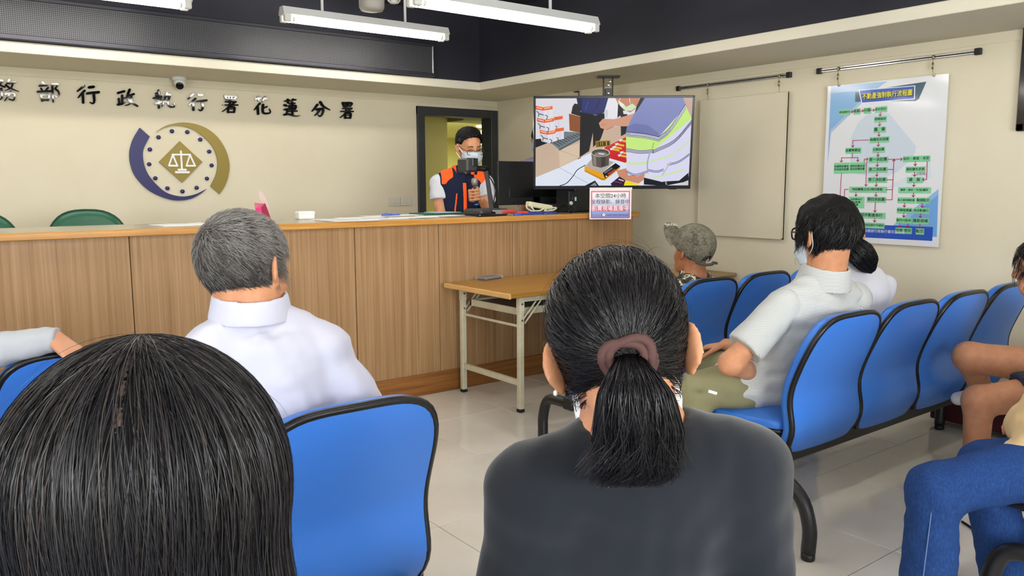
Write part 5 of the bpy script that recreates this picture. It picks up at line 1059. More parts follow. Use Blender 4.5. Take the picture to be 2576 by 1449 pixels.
# === woman with black ponytail and dark T-shirt (centre foreground) ===
def ponytail_woman():
    rg = np.random.RandomState(11); c = at(1562, 892, 1.075); hd_n = at(1592, 1085, 1.075); hd = Head(c, 44, 24, 10, 1.045, hd_n, .053)
    sL, sR, hip = at(1340, 1238, 1.07), at(1872, 1182, 1.09), A_(.86, .86, .52)
    t = person('woman with a low black ponytail and plain dark T-shirt, seen from behind in the middle', (.86, .8, 0))
    tf, R, M = torso(hd_n, sL, sR, hip, .98, 1.0, .056); rt = R[:, 0]
    eL, eR = at(1312, 1600, 1.12), at(1880, 1560, 1.14); wL, wR = hip+A_(-.05, .3, .06), hip+A_(.18, .28, .06)
    hl = hand(wL, (0.2, .9, -.2), (0, .2, 1), 1); hr = hand(wR, (-.2, .9, -.2), (0, .2, 1), -1)
    body = uni(.03, hd.full(), grow(tf, -.012), cap(sL, eL, .045, .038), cap(sR, eR, .045, .038), cap(eL, wL, .038, .026), cap(eR, wR, .038, .026)); body = uni(.008, body, hl, hr)
    lo, hi = bounds(c+A_(0, 0, .05), sL, sR, hip, eL, eR, wL, wR, m=.17); sdfobj('body', body, lo, hi, .0055, SKIN, t)
    sh = uni(.03, tf, cap(sL, sL+(eL-sL)*.75, .060, .066), cap(sR, sR+(eR-sR)*.75, .060, .066)); sh = minus(sh, cap(hd_n+R[:, 2]*.0, hd_n+R[:, 2]*.12-R[:, 1]*-.02, .062, .075), .01)
    lo, hi = bounds(hd_n, sL, sR, hip, eL, eR, m=.15); sdfobj('shirt', fold(fold(sh, .004, 16, 4), .0016, 40, 7), lo, hi, .007, mat('charcoal cotton', '12161d', .85, spec=.25, sheen=.25, bump=(600, .12, .0008)), t)
    kL, kR = hip+A_(-.02, .43, -.02), hip+A_(.2, .42, -.02); legs(t, hip, rt, kL, kR, A_(kL[0], kL[1]-.02, .09), A_(kR[0], kR[1]-.02, .09), mat('dark trousers', '20242c', .8), yaw=20, h=.015)
    tie = at(1584, 893, .966)
    # hair mass hugging the skull, then combed strands running to the tie
    hl = hairline(-.004, [(-.12, -.088), (-.08, -.085), (-.045, -.06), (-.03, -.035), (-.012, .0), (.01, .004), (.035, .01), (.05, .035), (.08, .06), (.12, .075)])
    hm = hd.local(lambda Q: np.maximum(hd.cr(Q)-.009-.006*np.clip(Q[:, 2]/.08, 0, 1), hl(Q)*.8)); lo, hi = hd.box()
    V, Q = nets(hm, lo, hi, .005); mesh_np('hair_cap', V, Q, HCAP, t)
    full = hd.local(lambda Q: hd.cr(Q)-.009-.006*np.clip(Q[:, 2]/.08, 0, 1))
    ro = sample(V, Q, 12000, rg); ln = np.linalg.norm(ro-tie, axis=1); stp = 12
    fl = lambda P, i: (tie.astype(np.float32)-P)/np.linalg.norm(tie-P, axis=1)[:, None]
    seg = (np.minimum(ln*1.08, .16)/(stp-1)).astype(np.float32)
    pa, nn = grow_strands(full, ro, fl, stp, seg, -.001, .0045*rg.rand(len(ro))+.001, .10, rg); hi_ = tone('141214', .35, len(ro), rg)
    hair = ribbons('hair', pa, nn, .0010*np.ones(len(ro)), hi_, HAIR, t, .7, rg, .5); hair['label'] = 'black hair combed back'
    # fly-away strands near the outline
    k = 260; pa2, nn2 = grow_strands(full, sample(V, Q, k, rg), fl, 9, .011, .002, .022*rg.rand(k)**2, .5, rg); ribbons('stray_hair', pa2, nn2, .0004*np.ones(k), tone('1a1614', .3, k, rg), HAIR, t, 1.2, rg, .3)
    # tail
    cl = smoothpts([at(1583, 884, 1.0), at(1586, 912, .955), at(1592, 955, .928), at(1600, 1010, .922), at(1604, 1080, .93), at(1606, 1140, .94), at(1600, 1200, .95), at(1590, 1228, .955)], 5); cl = np.array(cl); m_ = len(cl); rad = np.interp(np.linspace(0, 1, m_), [0, .13, .22, .38, .6, .82, 1], [.017, .019, .027, .043, .053, .048, .022])
    core = uni(.004, *[cap(cl[i], cl[i+1], rad[i]*.55, rad[i+1]*.55) for i in range(10, m_-15)]); lo, hi = bounds(*cl, m=.08); sdfobj('ponytail_core', core, lo, hi, .006, HCAP, t)
    n = 5000; ang = rg.rand(n)*6.283; rr = np.sqrt(rg.rand(n))*.45+.55; rr[: n//3] = np.sqrt(rg.rand(n//3)); L_ = rg.uniform(.72, 1.0, n); s = 20; T = np.linspace(0, 1, s)**1.5; path = np.zeros((n, s, 3)); nrm = np.zeros((n, s, 3))
    x1 = _r; x2 = np.cross(_r, unit(cl[-1]-cl[0])); wav = rg.randn(n, 2)*.25; ph = rg.rand(n)*6.28
    for j, tt in enumerate(T):
        q = tt*L_*(m_-1); i0 = np.clip(q.astype(int), 0, m_-2); f = (q-i0)[:, None]; p = cl[i0]*(1-f)+cl[i0+1]*f; rd = np.interp(q/(m_-1), np.linspace(0, 1, m_), rad)
        a = ang+wav[:, 0]*tt+.12*np.sin(5*tt+ph); w = rd*rr*(1+.1*wav[:, 1]*tt); dirv = np.cos(a)[:, None]*x1+np.sin(a)[:, None]*x2*.8
        path[:, j] = p+dirv*w[:, None]; nrm[:, j] = dirv
    endc = (tt_ := np.clip((T-.72)/.28, 0, 1)**2)[None, :, None]*rg.uniform(-.03, .02, (n, 1, 1))*x1; path += endc
    o = ribbons('ponytail', path, nrm, .0011*np.ones(n), tone('151316', .4, n, rg), HAIR, t, .8, rg, .3); o['label'] = 'long black ponytail'
    tt2 = unit(cl[1]-cl[0]); a1 = unit(np.cross(tt2, _u)); a2 = np.cross(tt2, a1); cc = cl[3]; tt2 = unit(cl[5]-cl[1]); a1 = unit(np.cross(tt2, _u)); a2 = np.cross(tt2, a1)
    m = MB()
    for k in range(4):
        o_ = rg.randn(3)*.0025; m.tube([cc+o_+tt2*(k-1.5)*.006+(a1*math.cos(x)+a2*math.sin(x))*(.025+.0025*math.sin(3*x+k)) for x in np.linspace(0, 6.283, 25)[:-1]], .0062, 8, closed=True)
    m.build('hair_tie', mat('brown elastic', '4a2f2b', .8, bump=(400, .3, .001)), t, True)
    # glasses temple and mask loop glimpsed at the left
    gl = MB(); gl.tube(smoothpts([hd.w((-.083, -.01, .015)), hd.w((-.084, .05, .012)), hd.w((-.078, .095, .008))], 4), .0028, 6)
    gl.tube([hd.w((-.036+.026*math.cos(x)-.004, .112, .002+.02*math.sin(x))) for x in np.linspace(0, 6.28, 17)[:-1]], .002, 6, closed=True); gl.tube([hd.w((.036+.026*math.cos(x)+.004, .112, .002+.02*math.sin(x))) for x in np.linspace(0, 6.28, 17)[:-1]], .002, 6, closed=True)
    gl.build('glasses', mat('brown glasses frame', '3a2e2a', .3), t, True); facemask(t, hd, mat('white mask', 'e6e8ea', .7))
    for sx in (-1, 1): loops(t, hd, [(sx*.068, .04, -.035), (sx*.078, .015, -.016), (sx*.084, .0, .004)], .0012)
    m = MB(); e = hd.w((-.089, -.01, -.038)); m.lathe(tuple(e), [(.001, -.004), (.003, -.002), (.003, .002), (.001, .004)], 10); m.build('earring', mat('pearl', 'eeeae4', .25), t, True)
ponytail_woman()
# === woman with long straight hair, left foreground ===
def long_hair_woman():
    rg = np.random.RandomState(5); c = at(376, 1217, .80); nk = c+A_(-.02, -.02, -.15); hd = Head(c, 24, 22, 0, 1.04, nk, .052)
    sL, sR, hip = nk+A_(-.17, .02, -.09), nk+A_(.15, -.08, -.09), A_(.27, .82, .52)
    t = person('woman with long straight black hair parted in the middle, seen from behind at lower left', (.27, .8, 0))
    tf, R, M = torso(nk, sL, sR, hip, .95); eL, eR = sL+A_(-.04, .05, -.3), sR+A_(.05, .02, -.3); wL, wR = hip+A_(-.08, .3, .06), hip+A_(.1, .28, .06)
    body = uni(.03, hd.full(), grow(tf, -.012), cap(sL, eL, .043, .036), cap(sR, eR, .043, .036), cap(eL, wL, .036, .025), cap(eR, wR, .036, .025)); body = uni(.008, body, hand(wL, (.3, .9, -.2), (0, .2, 1), 1), hand(wR, (-.3, .9, -.2), (0, .2, 1), -1))
    lo, hi = bounds(c, sL, sR, hip, eL, eR, wL, wR, m=.17); sdfobj('body', body, lo, hi, .011, SKIN, t)
    sh = uni(.03, tf, cap(sL, sL+(eL-sL)*.8, .056, .06), cap(sR, sR+(eR-sR)*.8, .056, .06)); lo, hi = bounds(nk, sL, sR, hip, eL, eR, m=.14); sdfobj('shirt', fold(sh), lo, hi, .01, mat('grey blouse', '5b5f66', .8), t)
    kL, kR = hip+A_(-.08, .43, -.02), hip+A_(.12, .43, -.02); legs(t, hip, R[:, 0], kL, kR, A_(kL[0], kL[1]-.02, .09), A_(kR[0], kR[1]-.02, .09), mat('dark trousers', '20242c', .8), yaw=10, h=.013)
    facemask(t, hd, mat('white mask', 'e6e8ea', .7))
    # hair: skull shell flowing into a hanging curtain
    up = A_(0, 0, 1.); bk = c-A_(math.sin(.5), math.cos(.5), 0)*.03
    oc = at(368, 1184, .80); cur = uni(.03, ell(oc, (.131, .125, .121)), cap(oc+A_(.0, .0, -.05), oc+A_(0.01, .0, -.40), .122, .148)); topz = oc[2]+.121
    sk = lambda P: hd.skull(P)-.012
    full = uni(.045, sk, cur); fc = hd.local(lambda Q: np.minimum(np.minimum(.055-Q[:, 1], Q[:, 2]+.8), .5)*-1.0)     # open at the face
    facecut = hd.local(ell((0, .155, -.13), (.085, .11, .17)))
    mass = minus(full, facecut, .01); mass = minus(mass, cap(nk+A_(0, .0, -.08), nk+A_(0, 0, -.5), .05, .12))
    pl = lambda P: hd.loc(P)
    lo, hi = bounds(c+A_(0, 0, .05), bk+A_(0, 0, -.42), m=.19)
    def part(P): q = hd.loc(P); return hd.s*(np.abs(q[:, 0]-.004*np.sin(q[:, 1]*70))-.0012-.0035*np.clip((.035-np.abs(q[:, 1]+.055))/.035, 0, 1))
    V, Q = nets(lambda P: np.maximum(mass(P)+.003, -np.maximum(part(P), -(P[:, 2]-topz+.055).astype(np.float32))), lo, hi, .006); mesh_np('hair_cap', V, Q, HCAP, t)
    sV, sQ = nets(lambda P: np.maximum(np.abs(full(P)+.005)-.002, np.maximum((np.abs(hd.loc(P)[:, 0])-.0055)*hd.s, (topz-.06-P[:, 2]).astype(np.float32))), *hd.box(), .004); mesh_np('scalp', sV, sQ, mat('scalp skin', '5e4c42', .7), t)
    N_ = 15000; ro = sample(V, Q, N_, rg); ex_ = sample(V, Q, 20000, rg); lx = hd.loc(ex_); ro = np.concatenate([ro, ex_[(np.abs(lx[:, 0]) < .05) & (lx[:, 1] < .0)]]); q = hd.loc(ro); keep = (mass(ro) > -.012); ro = ro[keep]; q = q[keep]
    # plenty of strands start along the parting
    n2 = 4500; yy = rg.uniform(-.095, .07, n2); sg = np.where(rg.rand(n2) < .5, -1, 1); st = np.stack([sg*(-.002+.012*rg.rand(n2)), yy, np.sqrt(np.maximum(0, 1-((yy+.012)/.125)**2))*.1+.05], 1); pr = np.array([hd.w(p) for p in st]).astype(np.float32)
    ro = np.concatenate([ro, pr]); lx = hd.loc(ro); side = np.sign(lx[:, 0])*np.where(lx[:, 1] < -.03, rg.uniform(.25, 1, len(ro)), 1); side[-n2//4:] *= rg.uniform(.05, .3, n2//4+(1 if n2 % 4 else 0))[:len(side[-n2//4:])]; side = side.astype(np.float32); rtv = hd.R[:, 0].astype(np.float32); bkv = (-hd.R[:, 1]).astype(np.float32)
    def flow(P, i):
        q = hd.loc(P); top = np.clip((q[:, 2]-.045)/.05, 0, 1)[:, None]
        return np.array([0, 0, -1.0], np.float32)+top*(side[:, None]*rtv*1.3+bkv*.25)+side[:, None]*rtv*.10
    n = len(ro); stp = 14; seg = rg.uniform(.017, .029, n).astype(np.float32)
    off_ = np.full(n, -.003, np.float32); off_[-n2:] = .0004; pa, nn = grow_strands(full, ro.astype(np.float32), flow, stp, seg, off_, .0035+.007*rg.rand(n)**2, .08, rg); cols = tone('18171a', .38, n, rg); z = np.clip((oc[2]-.06-ro[:, 2])/.12, 0, 1)[:, None]; br = (rg.rand(n) < .16)[:, None]*z; cols = cols*(1-br)+np.array(lin('4a3026'))*br
    cols[-n2:] = np.where(rg.rand(n2, 1) < .25, np.array(lin('38302b'))[None], cols[-n2:])
    o = ribbons('hair', pa, nn, rg.uniform(.0005, .001, n), cols, HAIR, t, .75, rg, .4); o['label'] = 'long black hair with a centre parting'
    k = 500; pa2, nn2 = grow_strands(full, ro[rg.choice(n, k)], flow if False else (lambda P, i: flow_k(P)), 12, .012, .003, .014*rg.rand(k), .35, rg) if False else (None, None)
    b = sample(V, Q, 420, rg); sd2 = np.sign(hd.loc(b)[:, 0])[:, None]*rtv
    pa2, nn2 = grow_strands(full, b, lambda P, i: np.array([0, 0, -1.0], np.float32)+sd2*.6, 10, .012, .002, .016*rg.rand(420)**2, .4, rg); ribbons('stray_hair', pa2, nn2, .0004*np.ones(420), tone('2a2422', .3, 420, rg), HAIR, t, 1.2, rg, .3)
    for sx in (-1, 1): loops(t, hd, [(sx*.066, .045, -.03), (sx*.08, .01, -.01), (sx*.087, -.02, .0), (sx*.085, -.02, -.03), (sx*.066, .035, -.085)])
long_hair_woman()
# === grey haired man in a white polo shirt ===
def polo_man():
    rg = np.random.RandomState(8); c = at(618, 684, 1.98); nk = at(630, 752, 1.965); hd = Head(c, 57, 10, 7, 1.09, nk, .061, .08, 1.03)
    sL, sR, hip = at(535, 893, 1.93), at(806, 880, 2.05), A_(.84, 2.02, .54)
    t = person('grey haired man in a white polo shirt seated with his back to the camera', (.84, 2.0, 0))
    tf, R, M = torso(nk, sL, sR, hip, 1.16, 1.12, .066); eL, eR = at(470, 1085, 1.95), at(930, 1095, 2.16); wL, wR = hip+A_(-.1, .35, .08), hip+A_(.2, .34, .08)
    body = uni(.03, hd.full(), grow(tf, -.015), cap(sL, eL, .052, .043), cap(sR, eR, .052, .043), cap(eL, wL, .043, .03), cap(eR, wR, .043, .03)); body = uni(.008, body, hand(wL, (.3, .9, -.2), (0, .2, 1), 1, k=1.08), hand(wR, (-.3, .9, -.2), (0, .2, 1), -1, k=1.08))
    lo, hi = bounds(c+A_(0, 0, .05), sL, sR, hip, eL, eR, wL, wR, m=.18); sdfobj('body', body, lo, hi, .006, SKIN, t)
    WP = mat('white polo cotton', 'c3c3d1', .8, spec=.2, sheen=.1, bump=(900, .1, .0006))
    sh = uni(.025, tf, cap(sL, sL+(eL-sL)*.72, .07, .075), cap(sR, sR+(eR-sR)*.72, .07, .078)); lo, hi = bounds(nk, sL, sR, hip, eL, eR, m=.15); so = sdfobj('shirt', fold(fold(sh, .006, 15, 9), .0022, 34, 3), lo, hi, .0075, WP, t)
    co = collar(hd, nk, .082, A_(0, 0, 1), -.046, .014, -R[:, 1]*.12, .009, .024); sdfobj('collar', co, nk-.15, nk+.15, .0042, WP, so)
    kL, kR = hip+A_(-.12, .44, -.02), hip+A_(.16, .43, -.02); legs(t, hip, R[:, 0], kL, kR, A_(kL[0], kL[1]-.02, .09), A_(kR[0], kR[1]-.02, .09), mat('grey trousers', '4b4f58', .8), yaw=15, h=.012)
    tab = [(-.12, -.088), (-.085, -.085), (-.06, -.075), (-.045, -.06), (-.034, -.04), (-.024, -.01), (-.006, .024), (.014, .014), (.024, .012), (.034, .016), (.04, .035), (.06, .05), (.085, .066), (.12, .085)]
    f = short_hair(hd, .011, 0, tab, .006); lo, hi = hd.box(); V, Q = nets(f, lo, hi, .005); mesh_np('hair_cap', V, Q, mat('grey hair mass', '2f2c2a', .75, bump=(90, .6, .003)), t)
    wh = hd.w((-.035, -.085, .085)).astype(np.float32); ro = sample(V, Q, 17000, rg); q = hd.loc(ro); k_ = ~((q[:, 1] > .015) & (q[:, 2] < .04)); ro, q = ro[k_], q[k_]; n = len(ro); base = hd.local(lambda Q_: hd.cr(Q_)-.006*np.clip(Q_[:, 2]/.1, 0, 1))
    tw = np.cross((ro-wh), -grad(base, ro)); 
    fl = lambda P, i: (P-wh)/(np.linalg.norm(P-wh, axis=1)[:, None]+1e-6)+.35*tw/(np.linalg.norm(tw, axis=1)[:, None]+1e-6)+np.array([0, 0, -.35], np.float32)
    pa, nn = grow_strands(base, ro, fl, 6, (.0055*rg.uniform(.7, 1.3, n)).astype(np.float32), .0105, .008*rg.rand(n)+.003, .22, rg)
    g = np.clip(.5+q[:, 2]/.12+.12*rg.randn(n), 0, 1)[:, None]*np.clip(.35+rg.rand(n, 1), 0, 1); cols = np.array(lin('1f1c1b'))*(1-g)+np.array(lin('8f8a84'))*g
    o = ribbons('hair', pa, nn, rg.uniform(.0006, .0011, n), cols, HAIR, t, .9, rg, .35); o['label'] = 'short grey hair'
polo_man()
# === man in camouflage cap ===
def cap_man():
    c = at(1741, 634, 4.45); nk = at(1746, 697, 4.45); hd = Head(c, 4, -4, 0, 1.05, nk, .06); sL, sR, hip = at(1683, 745, 4.33), at(1806, 735, 4.62), A_(3.47, 3.08, .53)
    t = person('seated man in a camouflage cap and camouflage shirt in front of the wall', (3.47, 3.05, 0)); tf, R, M = torso(nk, sL, sR, hip, 1.05)
    eL, eR = sL+A_(-.05, .1, -.28), sR+A_(.05, .1, -.28); wL, wR = hip+A_(-.05, .36, .1), hip+A_(.1, .34, .1)
    body = uni(.03, hd.full(), grow(tf, -.012), cap(sL, eL, .048, .04), cap(sR, eR, .048, .04), cap(eL, wL, .04, .028), cap(eR, wR, .04, .028)); body = uni(.008, body, hand(wL, (.4, .9, -.2), (0, .2, 1), 1), hand(wR, (-.4, .9, -.2), (0, .2, 1), -1))
    lo, hi = bounds(c+A_(0, 0, .05), sL, sR, hip, eL, eR, wL, wR, m=.17); sdfobj('body', body, lo, hi, .0075, SKIN2, t)
    cm = mat('camouflage cotton', '3c402f', .85); nt = cm.node_tree; N, L = nt.nodes, nt.links; tc = N.new('ShaderNodeTexCoord'); mp = N.new('ShaderNodeMapping'); L.new(tc.outputs['Object'], mp.inputs[0])
    sn = N.new('ShaderNodeVectorMath'); sn.operation = 'SNAP'; sn.inputs[1].default_value = (.006, .006, .006); L.new(mp.outputs[0], sn.inputs[0])
    n1 = N.new('ShaderNodeTexNoise'); n1.inputs['Scale'].default_value = 26; n1.inputs['Detail'].default_value = 3; L.new(sn.outputs[0], n1.inputs['Vector'])
    r = N.new('ShaderNodeValToRGB'); r.color_ramp.interpolation = 'CONSTANT'; e = r.color_ramp.elements
    for p_, cc in ((.0, '1d211c'), (.42, '33402c'), (.5, '4a3a32'), (.57, 'd8d2b4'), (.64, '2b3326')):
        q = e[0] if p_ == 0 else e.new(p_); q.color = (*lin(cc), 1); q.position = p_
    e[-1].color = (*lin('2b3326'), 1); L.new(n1.outputs['Fac'], r.inputs[0]); L.new(r.outputs[0], N['Principled BSDF'].inputs['Base Color'])
    sh = uni(.03, tf, cap(sL, sL+(eL-sL)*.7, .062, .066), cap(sR, sR+(eR-sR)*.7, .062, .066)); lo, hi = bounds(nk, sL, sR, hip, eL, eR, m=.14); so = sdfobj('shirt', fold(sh), lo, hi, .009, cm, t)
    sdfobj('collar', collar(hd, nk, .074, R[:, 2], -.03, .012, -R[:, 1]*.2, .008, .01), nk-.13, nk+.13, .006, cm, so)
    kL, kR = hip+A_(-.1, .43, -.02), hip+A_(.12, .43, -.02); legs(t, hip, R[:, 0], kL, kR, A_(kL[0], kL[1]-.02, .09), A_(kR[0], kR[1]-.02, .09), mat('olive trousers', '3a3d2f', .8), h=.012)
    sdfobj('hair', short_hair(hd, .007, -.004), *hd.box(), .006, mat('grey stubble hair', '4b4642', .8, bump=(200, .5, .002)), t)
    # cap
    CP = mat('woodland camouflage cap', '6f6a5a', .85, vary=(24, '413d35')); nt = CP.node_tree; N, L = nt.nodes, nt.links; v = N.new('ShaderNodeTexVoronoi'); v.feature = 'DISTANCE_TO_EDGE'; v.inputs['Scale'].default_value = 26; tc = N.new('ShaderNodeTexCoord'); mp = N.new('ShaderNodeMapping'); mp.inputs['Scale'].default_value = (1, 1, .5); L.new(tc.outputs['Object'], mp.inputs[0]); ad = N.new('ShaderNodeVectorMath'); ad.operation = 'ADD'; nz = N.new('ShaderNodeTexNoise'); nz.inputs['Scale'].default_value = 20; ms = N.new('ShaderNodeVectorMath'); ms.operation = 'SCALE'; ms.inputs['Scale'].default_value = .06; L.new(nz.outputs['Color'], ms.inputs[0]); L.new(mp.outputs[0], ad.inputs[0]); L.new(ms.outputs[0], ad.inputs[1]); L.new(ad.outputs[0], v.inputs['Vector'])
    r = N.new('ShaderNodeValToRGB'); r.color_ramp.elements[0].position = .01; r.color_ramp.elements[1].position = .05; L.new(v.outputs['Distance'], r.inputs[0]); mx = N.new('ShaderNodeMix'); mx.data_type = 'RGBA'; L.new(r.outputs[0], mx.inputs[0]); mx.inputs[6].default_value = (*lin('8a8470'), 1)
    old = N['Principled BSDF'].inputs['Base Color'].links[0].from_socket; L.new(old, mx.inputs[7]); L.new(mx.outputs[2], N['Principled BSDF'].inputs['Base Color'])
    crown = hd.local(lambda Q: np.maximum(np.abs(hd.cr(Q)-.017-.012*np.clip(Q[:, 2]/.1, 0, 1))-.0035, np.interp(Q[:, 1], [-.12, -.08, .0, .1], [-.055, -.04, .012, .045]).astype(np.float32)-Q[:, 2])); crown = minus(crown, hd.local(ell((0, -.12, -.028), (.032, .05, .024))))
    cr = sdfobj('cap_crown', crown, *hd.box(), .005, CP, t); brim = hd.local(lambda Q: np.maximum(np.maximum(np.abs(Q[:, 2]-.066-.62*(Q[:, 1]-.085)+4.5*Q[:, 0]**2)-.0045, np.sqrt((Q[:, 0]/.083)**2+((Q[:, 1]-.075)/.12)**2)*.08-.08), .07-Q[:, 1]))
    sdfobj('cap_brim', brim, *hd.box(.12), .0036, CP, t)
    m = MB(); m.lathe(tuple(hd.w((0, -.012, .147))), [(.011, -.003), (.011, .003), (.006, .006)], 12, tuple(hd.R[:, 2])); m.build('cap_button', CP, cr, True)
    m = MB(); m.tube(smoothpts([hd.w((-.06, -.088, -.038)), hd.w((-.02, -.122, -.048)), hd.w((.03, -.12, -.047)), hd.w((.062, -.095, -.046)), hd.w((.085, -.1, -.05))], 5), .008, 6); m.build('cap_strap', mat('cap strap', '4b4a40', .8), cr, True)
    pw = hd.w((-.045, .168, .088)); ey = hd.R[:, 1]; vs, fs = text_mesh('TEXAS', .03, Matrix(((0, 0, 0, 0),)*4) if False else Matrix.Translation(Vector(hd.w((0, .168, .126)))) @ Matrix(((*[hd.R[0, 0], hd.R[0, 1]*.96, hd.R[0, 2]], 0), (*[hd.R[1, 0], hd.R[1, 1]*.96, hd.R[1, 2]], 0), (*[hd.R[2, 0], hd.R[2, 1]*.96+.5, hd.R[2, 2]], 0), (0, 0, 0, 1))) @ Matrix.Rotation(math.pi, 4, 'Z'), .02, 'CENTER', 0, 1.0)
    mb = MB(); mb.add(vs, fs); mb.build('lettering', mat('white thread', 'efece2', .6), cr)
cap_man()
# === man in grey striped shirt with glasses and mask ===
def stripe_mat(name, axis, per=.0032):
    m = mat(name, 'cfd0d2', .85, spec=.2, bump=(700, .1, .0006)); nt = m.node_tree; N, L = nt.nodes, nt.links; tc = N.new('ShaderNodeTexCoord'); w = N.new('ShaderNodeTexWave'); w.bands_direction = axis; w.inputs['Scale'].default_value = .314/per; w.inputs['Distortion'].default_value = 1.2; w.inputs['Detail'].default_value = 2
    L.new(tc.outputs['Object'], w.inputs['Vector']); r = N.new('ShaderNodeValToRGB'); r.color_ramp.elements[0].color = (*lin('989ea0'), 1); r.color_ramp.elements[1].color = (*lin('c9c9c5'), 1); r.color_ramp.elements[0].position = .2; r.color_ramp.elements[1].position = .5
    L.new(w.outputs['Fac'], r.inputs[0]); L.new(r.outputs[0], N['Principled BSDF'].inputs['Base Color']); return m
def striped_man():
    rg = np.random.RandomState(21); c = at(2078, 590, 3.32); nk = at(2076, 684, 3.34); hd = Head(c, 14, 2, 3, 1.16, nk, .066, .06, 1.04); sL, sR, hip = at(1968, 775, 3.26), at(2148, 757, 3.46), A_(2.93, 2.08, .53)
    t = person('man in a grey finely striped shirt with black hair, glasses and a mask, seated sideways', (2.9, 1.95, 0)); tf, R, M = torso(nk, sL, sR, hip, 1.12, 1.1, .066)
    eL, wL = at(1838, 915, 3.22), at(1935, 955, 3.55); eR = sR+A_(.1, .1, -.28); wR = hip+A_(.2, .33, .1)
    body = uni(.03, hd.full(), grow(tf, -.015), cap(sL, eL, .052, .044), cap(sR, eR, .052, .044), cap(eL, wL, .045, .03), cap(eR, wR, .044, .03)); body = uni(.008, body, hand(wL, unit(wL-eL), (0, 0, 1), 1, k=1.08), hand(wR, (-.4, .9, -.2), (0, .2, 1), -1, k=1.08))
    lo, hi = bounds(c+A_(0, 0, .06), sL, sR, hip, eL, eR, wL, wR, m=.19); sdfobj('body', body, lo, hi, .0065, SKIN2 if False else SKIN, t)
    S1, S2 = stripe_mat('grey striped cotton', 'Z'), stripe_mat('grey striped sleeve cotton', 'DIAGONAL')
    base = uni(.03, tf, ell(hip+A_(-.02, .02, .02), (.195, .16, .14))); base = inter(base, half((0, 0, -1), A_(0, 0, .44)))
    lo, hi = bounds(nk, sL, sR, hip, m=.22); so = sdfobj('shirt', fold(fold(base, .006, 20, 13), .003, 42, 2), lo, hi, .008, S1, t)
    for s, e, f in ((sL, eL, .74), (sR, eR, .7)):
        k = s+(e-s)*f; d = unit(e-s); sl = inter(cap(s-d*.01, k+d*.08, .073, .083), half(d, k)); lo, hi = bounds(s, k, m=.12); sdfobj('sleeve', fold(sl, .003, 24, 3), lo, hi, .008, S2, so)
    sdfobj('collar', collar(hd, nk, .086, A_(0, 0, 1), -.06, .03, A_(-.05, -.2, 0), .011, .036), nk-.16, nk+.16, .005, S1, so)
    kL, kR = at(1745, 985, 3.42), hip+A_(.22, .44, -.01); KH = mat('khaki cotton', '84805e', .85, vary=(5, '7b7757'), bump=(500, .1, .0006)); cut = None
    legs(t, hip+A_(0, 0, -.0), R[:, 0], kL, kR, A_(kL[0], kL[1]-.04, .09), A_(kR[0], kR[1]-.04, .09), KH, thr=(.108, .08), shr=(.07, .055), yaw=0, h=.01, name='trousers')
    q = at(1823, 985, 3.2); m = MB(); rx = unit(kL-hip); mm = Matrix.Translation(Vector(q)) 
    lb = MB(); lc = at(1793, 987, 3.235); px_ = unit(at(1803, 990, 3.235)-lc); n_ = unit(CAM-lc); uy = np.cross(n_, px_); M2 = Matrix.Identity(4)
    for i in range(3): M2[i][0], M2[i][1], M2[i][2], M2[i][3] = px_[i], uy[i], n_[i], lc[i]
    lb.box((-.018, -.006, -.03), (.018, .006, .002), .001, M2); lb.build('fabric_tag', mat('white tag', 'e8e6da', .6), t)
    tab = [(-.12, -.085), (-.085, -.08), (-.055, -.07), (-.04, -.045), (-.03, -.012), (-.008, .022), (.018, .015), (.03, .0), (.042, .02), (.06, .03), (.085, .04), (.12, .05)]
    f = short_hair(hd, .015, 0, tab, .008); V, Q = nets(f, *hd.box(), .006); mesh_np('hair_cap', V, Q, HCAP, t)
    wh = hd.w((.03, -.085, .09)).astype(np.float32); ro = sample(V, Q, 8000, rg); n = len(ro); base = hd.skull
    fl = lambda P, i: (P-wh)/(np.linalg.norm(P-wh, axis=1)[:, None]+1e-6)+np.array([0, 0, -.5], np.float32)
    pa, nn = grow_strands(base, ro, fl, 7, (.008*rg.uniform(.7, 1.3, n)).astype(np.float32), .016, .012*rg.rand(n)+.002, .2, rg); o = ribbons('hair', pa, nn, rg.uniform(.0014, .0024, n), tone('151416', .4, n, rg), HAIR, t, .9, rg, .3); o['label'] = 'thick black hair'
    facemask(t, hd, mat('pale blue mask', 'bcc9d2', .75))
    loops(t, hd, [(-.066, .045, -.03), (-.078, .02, -.008), (-.09, -.022, .022), (-.098, -.036, .0), (-.088, -.025, -.04), (-.06, .045, -.09)], .0014)
    gl = MB()
    for sx in (-1, 1):
        gl.tube([hd.w((sx*.036+.029*math.copysign(abs(math.cos(x))**.7, math.cos(x)), .112-.012*abs(sx*.036+.029*math.cos(x))/.06, .004+.021*math.copysign(abs(math.sin(x))**.7, math.sin(x)))) for x in np.linspace(0, 6.28, 21)[:-1]], .0035, 6, closed=True)
        gl.tube([hd.w((sx*.066, .1, .012)), hd.w((sx*.082, .05, .014)), hd.w((sx*.086, -.01, .016))], .0032, 6)
    gl.build('glasses', mat('black glasses frame', '101012', .25), t, True)
striped_man()
